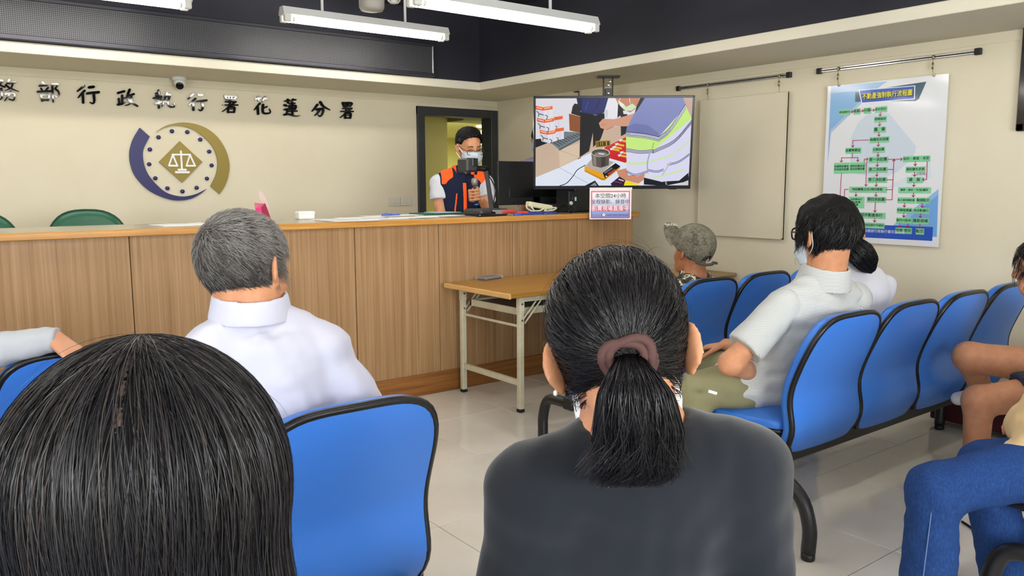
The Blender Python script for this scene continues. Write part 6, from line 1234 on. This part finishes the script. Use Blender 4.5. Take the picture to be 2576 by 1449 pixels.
# === woman in white behind him ===
def white_woman():
    rg = np.random.RandomState(31); c = at(2118, 592, 3.80); nk = at(2135, 660, 3.78); hd = Head(c, 30, 14, 0, 1.02, nk, .05); sL, sR, hip = at(2085, 715, 3.7), at(2218, 722, 3.9), A_(3.62, 2.02, .52)
    t = person('woman in a white top with a black ponytail, mostly hidden behind the striped shirt man', (3.6, 2.0, 0)); tf, R, M = torso(nk, sL, sR, hip, 1.02, 1.05, .058)
    eL, eR = sL+A_(-.02, .12, -.27), sR+A_(.04, .1, -.27); wL, wR = hip+A_(-.05, .35, .08), hip+A_(.12, .33, .08)
    body = uni(.03, hd.full(), grow(tf, -.012), cap(sL, eL, .044, .037), cap(sR, eR, .044, .037), cap(eL, wL, .037, .026), cap(eR, wR, .037, .026)); body = uni(.008, body, hand(wL, (.3, .9, -.2), (0, .2, 1), 1), hand(wR, (-.3, .9, -.2), (0, .2, 1), -1))
    lo, hi = bounds(c, sL, sR, hip, eL, eR, wL, wR, m=.17); sdfobj('body', body, lo, hi, .0095, SKIN, t)
    sh = uni(.03, tf, cap(sL, sL+(eL-sL)*.8, .06, .065), cap(sR, sR+(eR-sR)*.8, .06, .065)); lo, hi = bounds(nk, sL, sR, hip, eL, eR, m=.14); sdfobj('shirt', fold(sh, .005, 18, 6), lo, hi, .008, mat('white blouse', 'd6d6dc', .8, spec=.2), t)
    kL, kR = hip+A_(-.08, .42, -.02), hip+A_(.1, .42, -.02); legs(t, hip, R[:, 0], kL, kR, A_(kL[0], kL[1]-.02, .09), A_(kR[0], kR[1]-.02, .09), mat('dark trousers', '20242c', .8), h=.013)
    V, Q = nets(short_hair(hd, .012, 0), *hd.box(), .006); mesh_np('hair_cap', V, Q, HCAP, t)
    cl = np.array(smoothpts([at(2128, 610, 3.69), at(2145, 618, 3.66), at(2165, 638, 3.65), at(2185, 662, 3.66), at(2197, 684, 3.67)], 4)); m_ = len(cl); rad = np.interp(np.linspace(0, 1, m_), [0, .2, .5, .8, 1], [.022, .042, .056, .045, .012])
    core = uni(.005, *[cap(cl[i], cl[i+1], rad[i]*.7, rad[i+1]*.7) for i in range(m_-3)]); lo, hi = bounds(*cl, m=.08); sdfobj('ponytail_core', core, lo, hi, .007, HCAP, t)
    n = 2200; ang = rg.rand(n)*6.283; s = 9; path = np.zeros((n, s, 3)); nrm = np.zeros((n, s, 3)); tt2 = unit(cl[-1]-cl[0]); x1 = unit(np.cross(tt2, _f)); x2 = np.cross(tt2, x1); L_ = rg.uniform(.7, 1.02, n)
    for j, tt in enumerate(np.linspace(0, 1, s)):
        q = np.minimum(tt*L_, 1)*(m_-1); i0 = np.clip(q.astype(int), 0, m_-2); f = (q-i0)[:, None]; p = cl[i0]*(1-f)+cl[i0+1]*f; rd = np.interp(q/(m_-1), np.linspace(0, 1, m_), rad); d = np.cos(ang)[:, None]*x1+np.sin(ang)[:, None]*x2; path[:, j] = p+d*rd[:, None]*rg.uniform(.9, 1.1, (n, 1)); nrm[:, j] = d
    ribbons('ponytail', path, nrm, .0022*np.ones(n), tone('121113', .4, n, rg), HAIR, t, .8, rg, .3)
    m = MB(); m.tube([cl[1]+(x1*math.cos(a)+x2*math.sin(a))*.032 for a in np.linspace(0, 6.28, 19)[:-1]], .007, 8, closed=True); m.build('hair_tie', mat('black elastic', '0e0e10', .7), t, True)
white_woman()
# === standing man with vest and microphone ===
def vest_man():
    c = at(1181, 371, 6.27); nk = at(1170, 428, 6.32); hd = Head(c, 190, 17, -3, 1.1, nk, .058); yb = math.radians(204); rt = A_(math.cos(yb), -math.sin(yb), 0); fw = A_(math.sin(yb), math.cos(yb), 0)
    M0 = at(1162, 460, 6.32); sR, sL = M0+rt*.185, M0-rt*.185; hip = A_(M0[0], M0[1], .93); t = person('standing man in navy and orange vest with mask and glasses, speaking into a microphone', (M0[0], M0[1], 0))
    tf, R, M = torso(nk, sL, sR, hip, .98, 1.05, .058); eR, wR = at(1106, 516, 6.27), at(1121, 588, 6.2); eL, wL = at(1228, 530, 6.18), at(1211, 503, 6.05)
    mic0, mic1 = at(1194, 456, 5.98), at(1199, 512, 6.02); md = unit(mic1-mic0); gp = mic0+(mic1-mic0)*.62
    # left hand closed round the microphone
    view = unit(CAM-gp); sx = unit(np.cross(md, view)); fs = []; pc = gp-sx*-.0
    L = []
    for i in range(4):
        b = gp+md*(-.036+.023*i); p = [b+sx*.045+view*-.012, b+sx*.040+view*.022, b+sx*.005+view*.036, b-sx*.026+view*.020, b-sx*.024+view*-.004]; p = [np.array(x) for x in p]
        L.append(uni(.003, *[cap(p[k], p[k+1], .0112-.0007*k, .0108-.0007*k) for k in range(4)]))
    th = gp+md*-.045; T = uni(.003, cap(gp+sx*.03+md*-.02-view*.015, th+sx*.012+view*.0-md*.004, .013, .012), cap(th+sx*.012-md*.004, th-sx*.018+view*.012-md*.01, .0115, .010))
    palm = uni(.012, *[cap(wL, gp+md*(-.034+.023*i)+sx*.042-view*.012, .022, .0135) for i in range(4)]); hl = uni(.008, uni(.0022, *L), palm, T)
    body = uni(.03, hd.full(), grow(tf, -.015), cap(sL, eL, .046, .042), cap(sR, eR, .046, .04), cap(eR, wR, .042, .029), cap(eL, wL, .042, .028)); body = uni(.006, body, hl, hand(wR, (.0, -.1, -1), -fw, 1))
    hipL, hipR = hip-rt*.09, hip+rt*.09
    body = uni(.04, body, cap(hipL, A_(hipL[0], hipL[1], .5), .075, .055), cap(hipR, A_(hipR[0], hipR[1], .5), .075, .055), cap(A_(hipL[0], hipL[1], .5), A_(hipL[0], hipL[1], .1), .05, .035), cap(A_(hipR[0], hipR[1], .5), A_(hipR[0], hipR[1], .1), .05, .035))
    lo, hi = bounds(c+A_(0, 0, .06), sL, sR, A_(*M0[:2], .1), eL, eR, wL, gp, m=.17); sdfobj('body', body, lo, hi, .0058, SKIN, t)
    tr = uni(.05, ell(hip, (.18, .14, .13), R), *[cap(h_, A_(h_[0], h_[1], .1), .1, .075) for h_ in (hipL, hipR)]); lo, hi = bounds(hipL, hipR, A_(*hip[:2], .1), m=.2); sdfobj('trousers', tr, lo, hi, .014, mat('black trousers', '15161a', .8), t)
    for h_ in (hipL, hipR): up, so, (l, u) = shoe((h_[0], h_[1], .09), 204); s = sdfobj('shoe', up, l, u, .009, mat('dark shoe', '22201f', .5), t); sdfobj('sole', so, l, u, .009, mat('shoe sole', 'e2e0da', .6), s)
    WS = mat('white shirt cotton', 'c6c8ce', .8, spec=.2); kR, kL = sR+(eR-sR)*.74, sL+(eL-sL)*.62; dR, dL = unit(eR-sR), unit(eL-sL)
    sl = uni(.03, grow(tf, -.004), inter(cap(sR, kR+dR*.06, .066, .078), half(dR, kR)), inter(cap(sL, kL+dL*.06, .066, .072), half(dL, kL))); lo, hi = bounds(nk, sL, sR, hip, kL, kR, m=.14); ws = sdfobj('shirt', fold(sl, .003, 24, 8), lo, hi, .008, WS, t)
    sdfobj('collar', collar(hd, nk, .076, R[:, 2], -.035, .022, -R[:, 1]*.25, .008, .012), nk-.14, nk+.14, .0055, WS, ws)
    NV = mat('navy fleece', '171d33', .85, spec=.2, bump=(500, .2, .001)); OR = mat('fluorescent orange', 'ff5a1e', .6, spec=.2, emit='ff4a10', estr=.0)
    arm = uni(.0, cap(sR+rt*.055, eR+rt*.09, .085, .12), cap(sL-rt*.055, eL-rt*.13, .085, .13)); vf = minus(grow(tf, .012), arm, .012); vf = minus(vf, cap(nk+fw*.01, nk+A_(0, 0, .2)+fw*.02, .075, .09), .01); vf = minus(vf, cap(nk+fw*.10+A_(0, 0, .02), nk+fw*.13-A_(0, 0, .16), .032, .004), .006)
    lo, hi = bounds(nk, sL, sR, hip, m=.17); vo = sdfobj('vest', vf, lo, hi, .0065, NV, t)
    loc = lambda P: ((P-M.astype(np.float32))@R.astype(np.float32))
    def patch(nm, reg, mm=OR, g=.0035): sdfobj(nm, inter(grow(vf, g), lambda P: reg(loc(P))), lo, hi, .005, mm, vo, 1)
    patch('zip_strip', lambda q: np.maximum(np.maximum(np.abs(q[:, 0])-.014, -q[:, 1]), q[:, 2]+.0))
    patch('shoulder_patch', lambda q: np.maximum(np.maximum(np.abs(np.abs(q[:, 0])-.125)-.045, -.012-q[:, 2]), np.abs(q[:, 1]-.03)-.055))
    patch('pocket_zip', lambda q: np.maximum(np.maximum(np.abs(q[:, 0]-.07+.12*(q[:, 2]+.15))-.006, -q[:, 1]), np.abs(q[:, 2]+.15)-.072))
    patch('side_piping', lambda q: np.maximum(np.abs(q[:, 1]-.012)-.0045, np.maximum(q[:, 2]+.16, -.02-q[:, 0])), g=.003)
    cf = inter(collar(hd, nk, .094, R[:, 2], -.05, .03, -R[:, 1]*.15, .011, .02), lambda P: -(np.maximum(np.abs(loc(P)[:, 0])-.022, -loc(P)[:, 1]))); co = sdfobj('vest_collar', cf, nk-.17, nk+.17, .0055, NV, vo)
    sdfobj('collar_trim', inter(grow(cf, .003), lambda P: np.minimum(np.abs(np.abs(loc(P)[:, 0])-.068)-.016, np.abs((P-nk.astype(np.float32))@R[:, 2].astype(np.float32)+.046)-.008)), nk-.17, nk+.17, .005, OR, vo)
    tab = [(-.12, -.075), (-.085, -.07), (-.05, -.055), (-.034, -.03), (-.022, -.005), (-.008, .03), (.012, .026), (.024, .03), (.036, .062), (.06, .085), (.085, .098), (.12, .11)]
    rg = np.random.RandomState(3); V, Q = nets(short_hair(hd, .016, 0, tab, .009, .002), *hd.box(), .006); mesh_np('hair_cap', V, Q, HCAP, t)
    ro = sample(V, Q, 3000, rg); ro = ro[hd.loc(ro)[:, 2]+.0*0 > .03+.5*np.maximum(0, hd.loc(ro)[:, 1])]; N3 = len(ro); back = (-hd.R[:, 1]).astype(np.float32)
    pa, nn = grow_strands(hd.skull, ro, lambda P, i: back*1.2+np.array([0, 0, -.25], np.float32), 6, .008, .019, .006*rg.rand(N3)+.004*np.clip(hd.loc(ro)[:, 2]/.08, 0, 1), .12, rg); ribbons('hair', pa, nn, .003*np.ones(N3), tone('121112', .3, N3, rg), HAIR, t, .8, rg, .3)
    facemask(t, hd)
    loops(t, hd, [(.066, .045, -.026), (.078, .02, -.004), (.09, -.018, .026)], .0032); loops(t, hd, [(.06, .045, -.095), (.08, .0, -.055), (.09, -.02, -.035)], .0032)
    gl = MB()
    for sx_ in (-1, 1):
        gl.tube([hd.w((sx_*.034+.027*math.copysign(abs(math.cos(x))**.7, math.cos(x)), .116-.012*abs(sx_*.034+.027*math.cos(x))/.06, -.006+.018*math.copysign(abs(math.sin(x))**.7, math.sin(x)))) for x in np.linspace(0, 6.28, 21)[:-1]], .0022, 6, closed=True)
        gl.tube([hd.w((sx_*.062, .104, .004)), hd.w((sx_*.08, .05, .008)), hd.w((sx_*.088, -.01, .014))], .0022, 6)
    gl.tube([hd.w((-.008, .117, .0)), hd.w((.008, .117, .0))], .002, 6); gl.build('glasses', mat('dark bronze frame', '33261f', .3), t, True)
    e = MB()
    for sx_ in (-1, 1): e.tube(smoothpts([hd.w((sx_*.016, .0965, .002)), hd.w((sx_*.031, .0935, -.001)), hd.w((sx_*.046, .086, .003))], 4), .0026, 6)
    e.build('eyelids', mat('dark lash', '1c1412', .5), t, True); e = MB()
    for sx_ in (-1, 1): e.tube(smoothpts([hd.w((sx_*.013, .1, .026)), hd.w((sx_*.032, .098, .033)), hd.w((sx_*.052, .083, .028))], 4), [.0032]*4+[.004]*4+[.002], 6) if False else e.tube([hd.w((sx_*.014, .101, .031)), hd.w((sx_*.032, .097, .033)), hd.w((sx_*.052, .083, .027))], [.003, .0035, .0018], 6)
    e.build('eyebrows', mat('dark brow', '1a1614', .7), t, True)
    # microphone
    tm_ = thing('microphone', 'handheld microphone with a silver grille held up by the man in the vest', 'microphone', tuple(mic0))
    m = MB(); m.tube([mic0-md*.026, mic0-md*.018, mic0, mic0+md*.022, mic0+md*.03], [.008, .022, .027, .024, .02], 16); m.build('grille', mat('silver mesh', '9a948c', .35, .7, bump=(700, .5, .001)), tm_, True)
    m = MB(); m.tube([mic0+md*.03, mic0+md*.05, mic1], [.0195, .018, .0135], 14); m.build('handle', VM, tm_, True); m = MB(); m.tube([mic1, mic1+md*.012], .0165, 14); m.build('end_ring', mat('blue ring', '3a6fc4', .4), tm_, True)
vest_man()
# === grey sleeved arm, person beyond the left edge ===
def arm_person():
    hip = A_(.0, 3.1, .53); sL, sR = A_(-.22, 2.98, 1.0), A_(.14, 3.0, 1.0); nk = A_(-.04, 2.98, 1.08); hd = Head(nk+A_(0, .03, .15), 30, 0, 0, 1.04, nk, .056)
    t = person('person in a pale grey sleeve resting an arm over the chair back, left edge', (.0, 3.05, 0)); tf, R, M = torso(nk, sL, sR, hip, 1.0)
    eR, wR = at(-70, 892, 2.40), at(138, 853, 2.43); eL = sL+A_(-.08, .08, -.28); wL = hip+A_(-.1, .34, .08)
    dh = unit(at(205, 893, 2.40)-wR); hr = hand(wR-dh*.012, dh+A_(0, 0, -.1), unit(A_(.1, -.25, 1)), -1, curl=(22, 30, 25), k=1.0, thumb=(25, 15, 10), spread=3)
    body = uni(.03, hd.full(), grow(tf, -.012), cap(sL, eL, .046, .038), cap(sR, eR, .046, .042), cap(eL, wL, .038, .027), cap(eR, wR, .04, .027)); body = uni(.008, body, hr, hand(wL, (.3, .9, -.2), (0, .2, 1), 1))
    lo, hi = bounds(hd.c, sL, sR, hip, eL, eR, wL, wR, m=.17); sdfobj('body', body, lo, hi, .007, mat('pink skin', 'cf9674', .5, spec=.35, sub=.12, bump=(500, .05, .0006)), t)
    GS = mat('pale grey jersey', 'b7babd', .85, spec=.2, bump=(700, .1, .0006)); d = unit(wR-eR); sh = uni(.03, tf, cap(sL, eL, .06, .05), cap(eL, wL, .05, .04), cap(sR, eR, .06, .056)); cuf = inter(cap(eR, wR+d*.05, .058, .033), half(d+A_(0, 0, -.25), wR+d*.008)); sh = uni(.03, sh, cuf)
    lo, hi = bounds(nk, sL, sR, hip, eL, eR, wR, wL, m=.14); sdfobj('shirt', fold(sh, .003, 34, 14), lo, hi, .0065, GS, t)
    sdfobj('hair', short_hair(hd, .016), *hd.box(), .008, HCAP, t); kL, kR = hip+A_(-.1, .43, -.02), hip+A_(.1, .43, -.02); legs(t, hip, R[:, 0], kL, kR, A_(kL[0], kL[1]-.02, .09), A_(kR[0], kR[1]-.02, .09), mat('dark trousers', '20242c', .8), h=.014)
arm_person()
# === person in blue jeans, right edge ===
DENIM = mat('blue denim', '1f3a6c', .85, spec=.2, grain=((90, 90, 30), 2.2, [(.3, '172e5a'), (.6, '203f74'), (.8, '2d4e86')]), bump=(600, .15, .0008))
def jeans_person():
    hip = A_(2.88, .88, .53); kL, kR = at(2350, 1232, 2.47), at(2478, 1172, 2.62); aL, aR = at(2335, 1452, 2.50), at(2545, 1395, 2.62); aL = A_(aL[0], aL[1], .11); aR = A_(aR[0], aR[1], .11)
    nk = at(2800, 870, 2.62); sL, sR = at(2755, 960, 2.50), at(2880, 940, 2.75); hd = Head(nk+A_(.0, .06, .15), 20, 10, 0, 1.0, nk, .05)
    t = person('person in blue jeans and a loose beige shirt, cut by the right picture edge', (2.87, .95, 0)); tf, R, M = torso(nk, sL, sR, hip, .95); rt = R[:, 0]
    eL, wL = at(2700, 1142, 2.42), at(2522, 1148, 2.53); eR, wR = sR+A_(.05, .1, -.25), hip+A_(.1, .1, .12)
    hl = hand(wL, unit(at(2482, 1150, 2.57)-wL), A_(-.2, -.3, .9), 1, curl=(20, 30, 20), k=.92)
    body = uni(.03, hd.full(), grow(tf, -.012), cap(sL, eL, .044, .037), cap(sR, eR, .044, .037), cap(eL, wL, .037, .025), cap(eR, wR, .037, .025)); body = uni(.008, body, hl, hand(wR, (-.3, .9, -.2), (0, .2, 1), -1))
    lo, hi = bounds(hd.c, sL, sR, hip, eL, eR, wL, wR, m=.17); sdfobj('body', body, lo, hi, .006, SKIN, t)
    BG = mat('beige linen', 'c3aa80', .85, spec=.2, vary=(8, 'b99f74'), bump=(500, .15, .0008)); hem = at(2560, 1185, 2.5); d = unit(wL-eL)
    sh = uni(.04, grow(tf, .015), ell(hip+A_(-.0, .05, .1), (.17, .13, .13)), cap(sL, eL, .06, .052), cap(sR, eR, .06, .055), inter(cap(eL, wL+d*.03, .052, .04), half(d, wL-d*.005))); sh = inter(sh, half((0, 0, -1), A_(0, 0, .50)))
    lo, hi = bounds(nk, sL, sR, hip, eL, eR, wL, m=.17); sdfobj('shirt', fold(fold(sh, .009, 17, 5), .004, 40, 6), lo, hi, .007, BG, t)
    j = legs(t, hip, unit(A_(.8, -.25, 0)), kL, kR, aL, aR, DENIM, thr=(.096, .078), shr=(.072, .066), yaw=-8, shoemat=mat('white sneaker', 'dcdcda', .6), h=.0075, name='jeans', flare=.018, seed=17)
    hL = hip-unit(A_(.8, -.25, 0))*.09; sm = MB(); side = unit(CAM-kL)
    for a, b, ra, rb in ((hL, kL, .096, .078),): sm.tube(smoothpts([a+(b-a)*f+side*(ra+(rb-ra)*f+.0015)-A_(0, 0, .01) for f in np.linspace(.35, 1.0, 7)], 3), .0016, 5)
    sm.tube(smoothpts([kL+(aL-kL)*f+side*(.0735+.016*f)-_r*(.0+.02*f) for f in np.linspace(.02, .95, 8)], 3), .0016, 5); sm.build('seam', mat('pale stitching', '5f76a2', .8), j, True)
    sdfobj('hair', short_hair(hd, .02), *hd.box(), .008, HCAP, t)
jeans_person()
# === person in shorts with crossed legs, right edge ===
def shorts_person():
    hip = A_(4.02, 1.13, .55); k1, a1 = at(2438, 898, 3.63), at(2474, 992, 3.82); k2 = at(2462, 1008, 3.47); a2 = A_(k2[0]-.06, k2[1]-.03, .1); c = at(2622, 676, 3.52); nk = at(2665, 745, 3.5); hd = Head(c, -6, 6, 0, 1.02, nk, .054)
    sL, sR = at(2652, 835, 3.45), at(2750, 812, 3.65); t = person('person in dark checked shorts with crossed bare legs, cut by the right picture edge', (4.02, 1.15, 0)); tf, R, M = torso(nk, sL, sR, hip, 1.0); rt = A_(.95, -.3, 0)
    eL, eR = sL+A_(.03, .12, -.26), sR+A_(.05, .1, -.26); wL, wR = hip+A_(.02, .16, .15), hip+A_(.14, .16, .15); h1, h2 = hip+A_(.04, .02, .03), hip+A_(-.08, .05, -.02)
    body = uni(.03, hd.full(), grow(tf, -.012), cap(sL, eL, .046, .04), cap(sR, eR, .046, .04), cap(eL, wL, .04, .027), cap(eR, wR, .04, .027))
    leg = uni(.03, cap(h1, k1, .092, .066), cap(k1, a1, .062, .042), cap(a1, a1+A_(-.02, .1, -.04), .036, .03)); leg2 = uni(.03, cap(h2, k2, .09, .064), cap(k2, a2, .06, .042), cap(a2, a2+A_(0, .1, -.05), .036, .03)); body = uni(.012, body, leg, leg2); body = uni(.008, body, hand(wL, (.3, .9, -.2), (0, .2, 1), 1), hand(wR, (-.3, .9, -.2), (0, .2, 1), -1))
    lo, hi = bounds(c, sL, sR, hip, k1, k2, a1, a2, eR, m=.18); sdfobj('body', body, lo, hi, .0075, SKIN, t)
    PL = mat('dark checked cotton', '3d3f49', .85, spec=.2, grain=((1, 1, 1), 22, [(.42, '33353e'), (.5, '454752'), (.58, '373943')])); f1 = h1+(k1-h1)*.46; f2 = h2+(k2-h2)*.62; d1, d2 = unit(k1-h1), unit(k2-h2)
    so = uni(.03, inter(cap(h1, f1+d1*.1, .108, .1), half(d1, f1)), inter(cap(h2, f2+d2*.1, .108, .104), half(d2, f2)), ell(hip, (.19, .16, .13))); lo, hi = bounds(h1, h2, f1, f2, m=.2); sf = fold(so, .003, 26, 4); sb = sdfobj('shorts', sf, lo, hi, .0085, PL, t)
    sdfobj('yellow_panel', inter(grow(sf, .003), cap(at(2560, 1010, 3.2), at(2522, 1003, 3.36), .045)), lo, hi, .007, mat('bright yellow cotton', 'd6d21c', .8), sb)
    sh = uni(.03, grow(tf, .006), cap(sL, sL+(eL-sL)*.75, .062, .066), cap(sR, sR+(eR-sR)*.75, .062, .066)); lo, hi = bounds(nk, sL, sR, hip, eL, eR, m=.15); st = sdfobj('shirt', fold(sh, .004, 22, 8), lo, hi, .0085, mat('light grey cotton', 'a9a7a0', .85, spec=.2), t)
    V, Q = nets(short_hair(hd, .016), *hd.box(), .006); mesh_np('hair_cap', V, Q, HCAP, t); rg = np.random.RandomState(9); ro = sample(V, Q, 1500, rg); pa, nn = grow_strands(hd.skull, ro, lambda P, i: np.array([0, 0, -1.], np.float32)+hd.R[:, 1].astype(np.float32)*.6, 7, .009, .016, .012*rg.rand(1500), .3, rg); ribbons('hair', pa, nn, .002*np.ones(1500), tone('141214', .3, 1500, rg), HAIR, t, .9, rg, .3)
    SN_ = mat('white sneaker', 'dcdcda', .6); fd = unit(A_(-.55, .75, -.25)); s1 = uni(.03, cap(a1-fd*.03-A_(0, 0, .0), a1+fd*.11, .04, .032), cap(a1+A_(0, 0, .03), a1, .04, .04)); lo, hi = bounds(a1, a1+fd*.16, m=.1); x = sdfobj('shoe', s1, lo, hi, .006, mat('grey sneaker', 'c9c9cc', .6), t); sdfobj('sole', inter(grow(s1, .005), half(A_(-.1, .4, .9), a1-A_(0, 0, .03)), ), lo, hi, .006, mat('shoe sole', 'e2e0da', .6), x)
    up, so_, (l, u) = shoe(a2, -10); x = sdfobj('shoe', up, l, u, .006, SN_, t); sdfobj('sole', so_, l, u, .006, mat('shoe sole', 'e2e0da', .6), x); sdfobj('stripe', inter(grow(up, .002), lambda P: np.abs((((P-a2.astype(np.float32))@A_(.1, .9, -.5).astype(np.float32)) % .036)-.018)-.006, half((0, 0, 1), a2-A_(0, 0, .02))), l, u, .004, mat('black stripe', '18181a', .6), x)
shorts_person()
# === person half hidden behind the television ===
def hidden_person():
    c = at(1364, 352, 7.05); nk = at(1366, 396, 7.05); hd = Head(c, 235, 4, 0, 1.06, nk, .058); M0 = A_(nk[0], nk[1], nk[2]-.09); rt = A_(math.cos(math.radians(235)), -math.sin(math.radians(235)), 0); sR, sL = M0+rt*.18, M0-rt*.18; hip = A_(nk[0], nk[1], .9)
    t = person('person with glasses and a mask almost hidden behind the television edge', (nk[0], nk[1], 0)); tf, R, M = torso(nk, sL, sR, hip, 1.0); eL, eR = sL+A_(0, 0, -.3), sR+A_(0, 0, -.3); wL, wR = eL+A_(-.1, -.1, -.2), eR+A_(-.1, -.1, -.2)
    lg = [cap(hip+s*rt*.09, A_(*(hip+s*rt*.09)[:2], .08), .08, .045) for s in (-1, 1)]
    body = uni(.03, hd.full(), grow(tf, -.012), cap(sL, eL, .046, .04), cap(sR, eR, .046, .04), cap(eL, wL, .04, .027), cap(eR, wR, .04, .027), *lg); body = uni(.008, body, hand(wL, (-.3, -.3, -.9), -R[:, 1], 1), hand(wR, (-.3, -.3, -.9), -R[:, 1], -1))
    lo, hi = bounds(c, sL, sR, A_(*hip[:2], .1), wL, wR, m=.17); sdfobj('body', body, lo, hi, .010, SKIN, t)
    sh = uni(.03, tf, cap(sL, eL, .06, .06), cap(sR, eR, .06, .06)); lo, hi = bounds(nk, sL, sR, hip, eL, eR, m=.14); sdfobj('shirt', fold(sh), lo, hi, .012, mat('lilac shirt', '8f86a8', .8), t)
    tr = uni(.03, ell(hip, (.18, .14, .12), R), *[grow(g, .012) for g in lg]); lo, hi = bounds(hip, A_(*hip[:2], .1), m=.22); sdfobj('trousers', tr, lo, hi, .015, mat('black trousers', '15161a', .8), t)
    sdfobj('hair', short_hair(hd, .016), *hd.box(), .007, HCAP, t); facemask(t, hd, mat('lilac mask', 'a79fb8', .75))
    gl = MB()
    for sx in (-1, 1): gl.tube([hd.w((sx*.034+.027*math.cos(x), .112, .0+.02*math.sin(x))) for x in np.linspace(0, 6.28, 17)[:-1]], .0022, 6, closed=True); gl.tube([hd.w((sx*.06, .1, .006)), hd.w((sx*.086, -.01, .012))], .0022, 6)
    gl.build('glasses', mat('dark bronze frame', '33261f', .3), t, True)
hidden_person()
# black bag with a green tag under the front bench
p = on(2, .06, 1450, 1000); t = thing('shoulder_bag', 'small black bag with a green tag on the floor under the front bench', 'bag', (p[0]+.12, p[1], 0)); bc = A_(p[0]+.10, p[1]+.02, .07)
bf = uni(.03, rbox(bc, (.13, .07, .065), .03), cap(bc+A_(-.1, -.02, .03), bc+A_(.08, -.02, .04), .035)); sdfobj('bag_body', fold(bf, .004, 30, 3), bc-.22, bc+.22, .008, mat('black nylon', '131315', .5, bump=(200, .3, .001)), t)
m = MB(); q = at(1457, 1018, np.dot(bc-CAM, _f)-.09); m.box(tuple(q-A_(.045, .002, .025)), tuple(q+A_(.045, .002, .025)), .001); m.build('green_tag', mat('green tag', '7fb27f', .5), t)
m = MB(); m.tube(smoothpts([bc+A_(-.1, 0, .06), bc+A_(-.04, -.02, .12), bc+A_(.05, -.02, .12), bc+A_(.1, 0, .06)], 5), .007, 6); m.build('strap', mat('black nylon', '131315', .5), t, True)
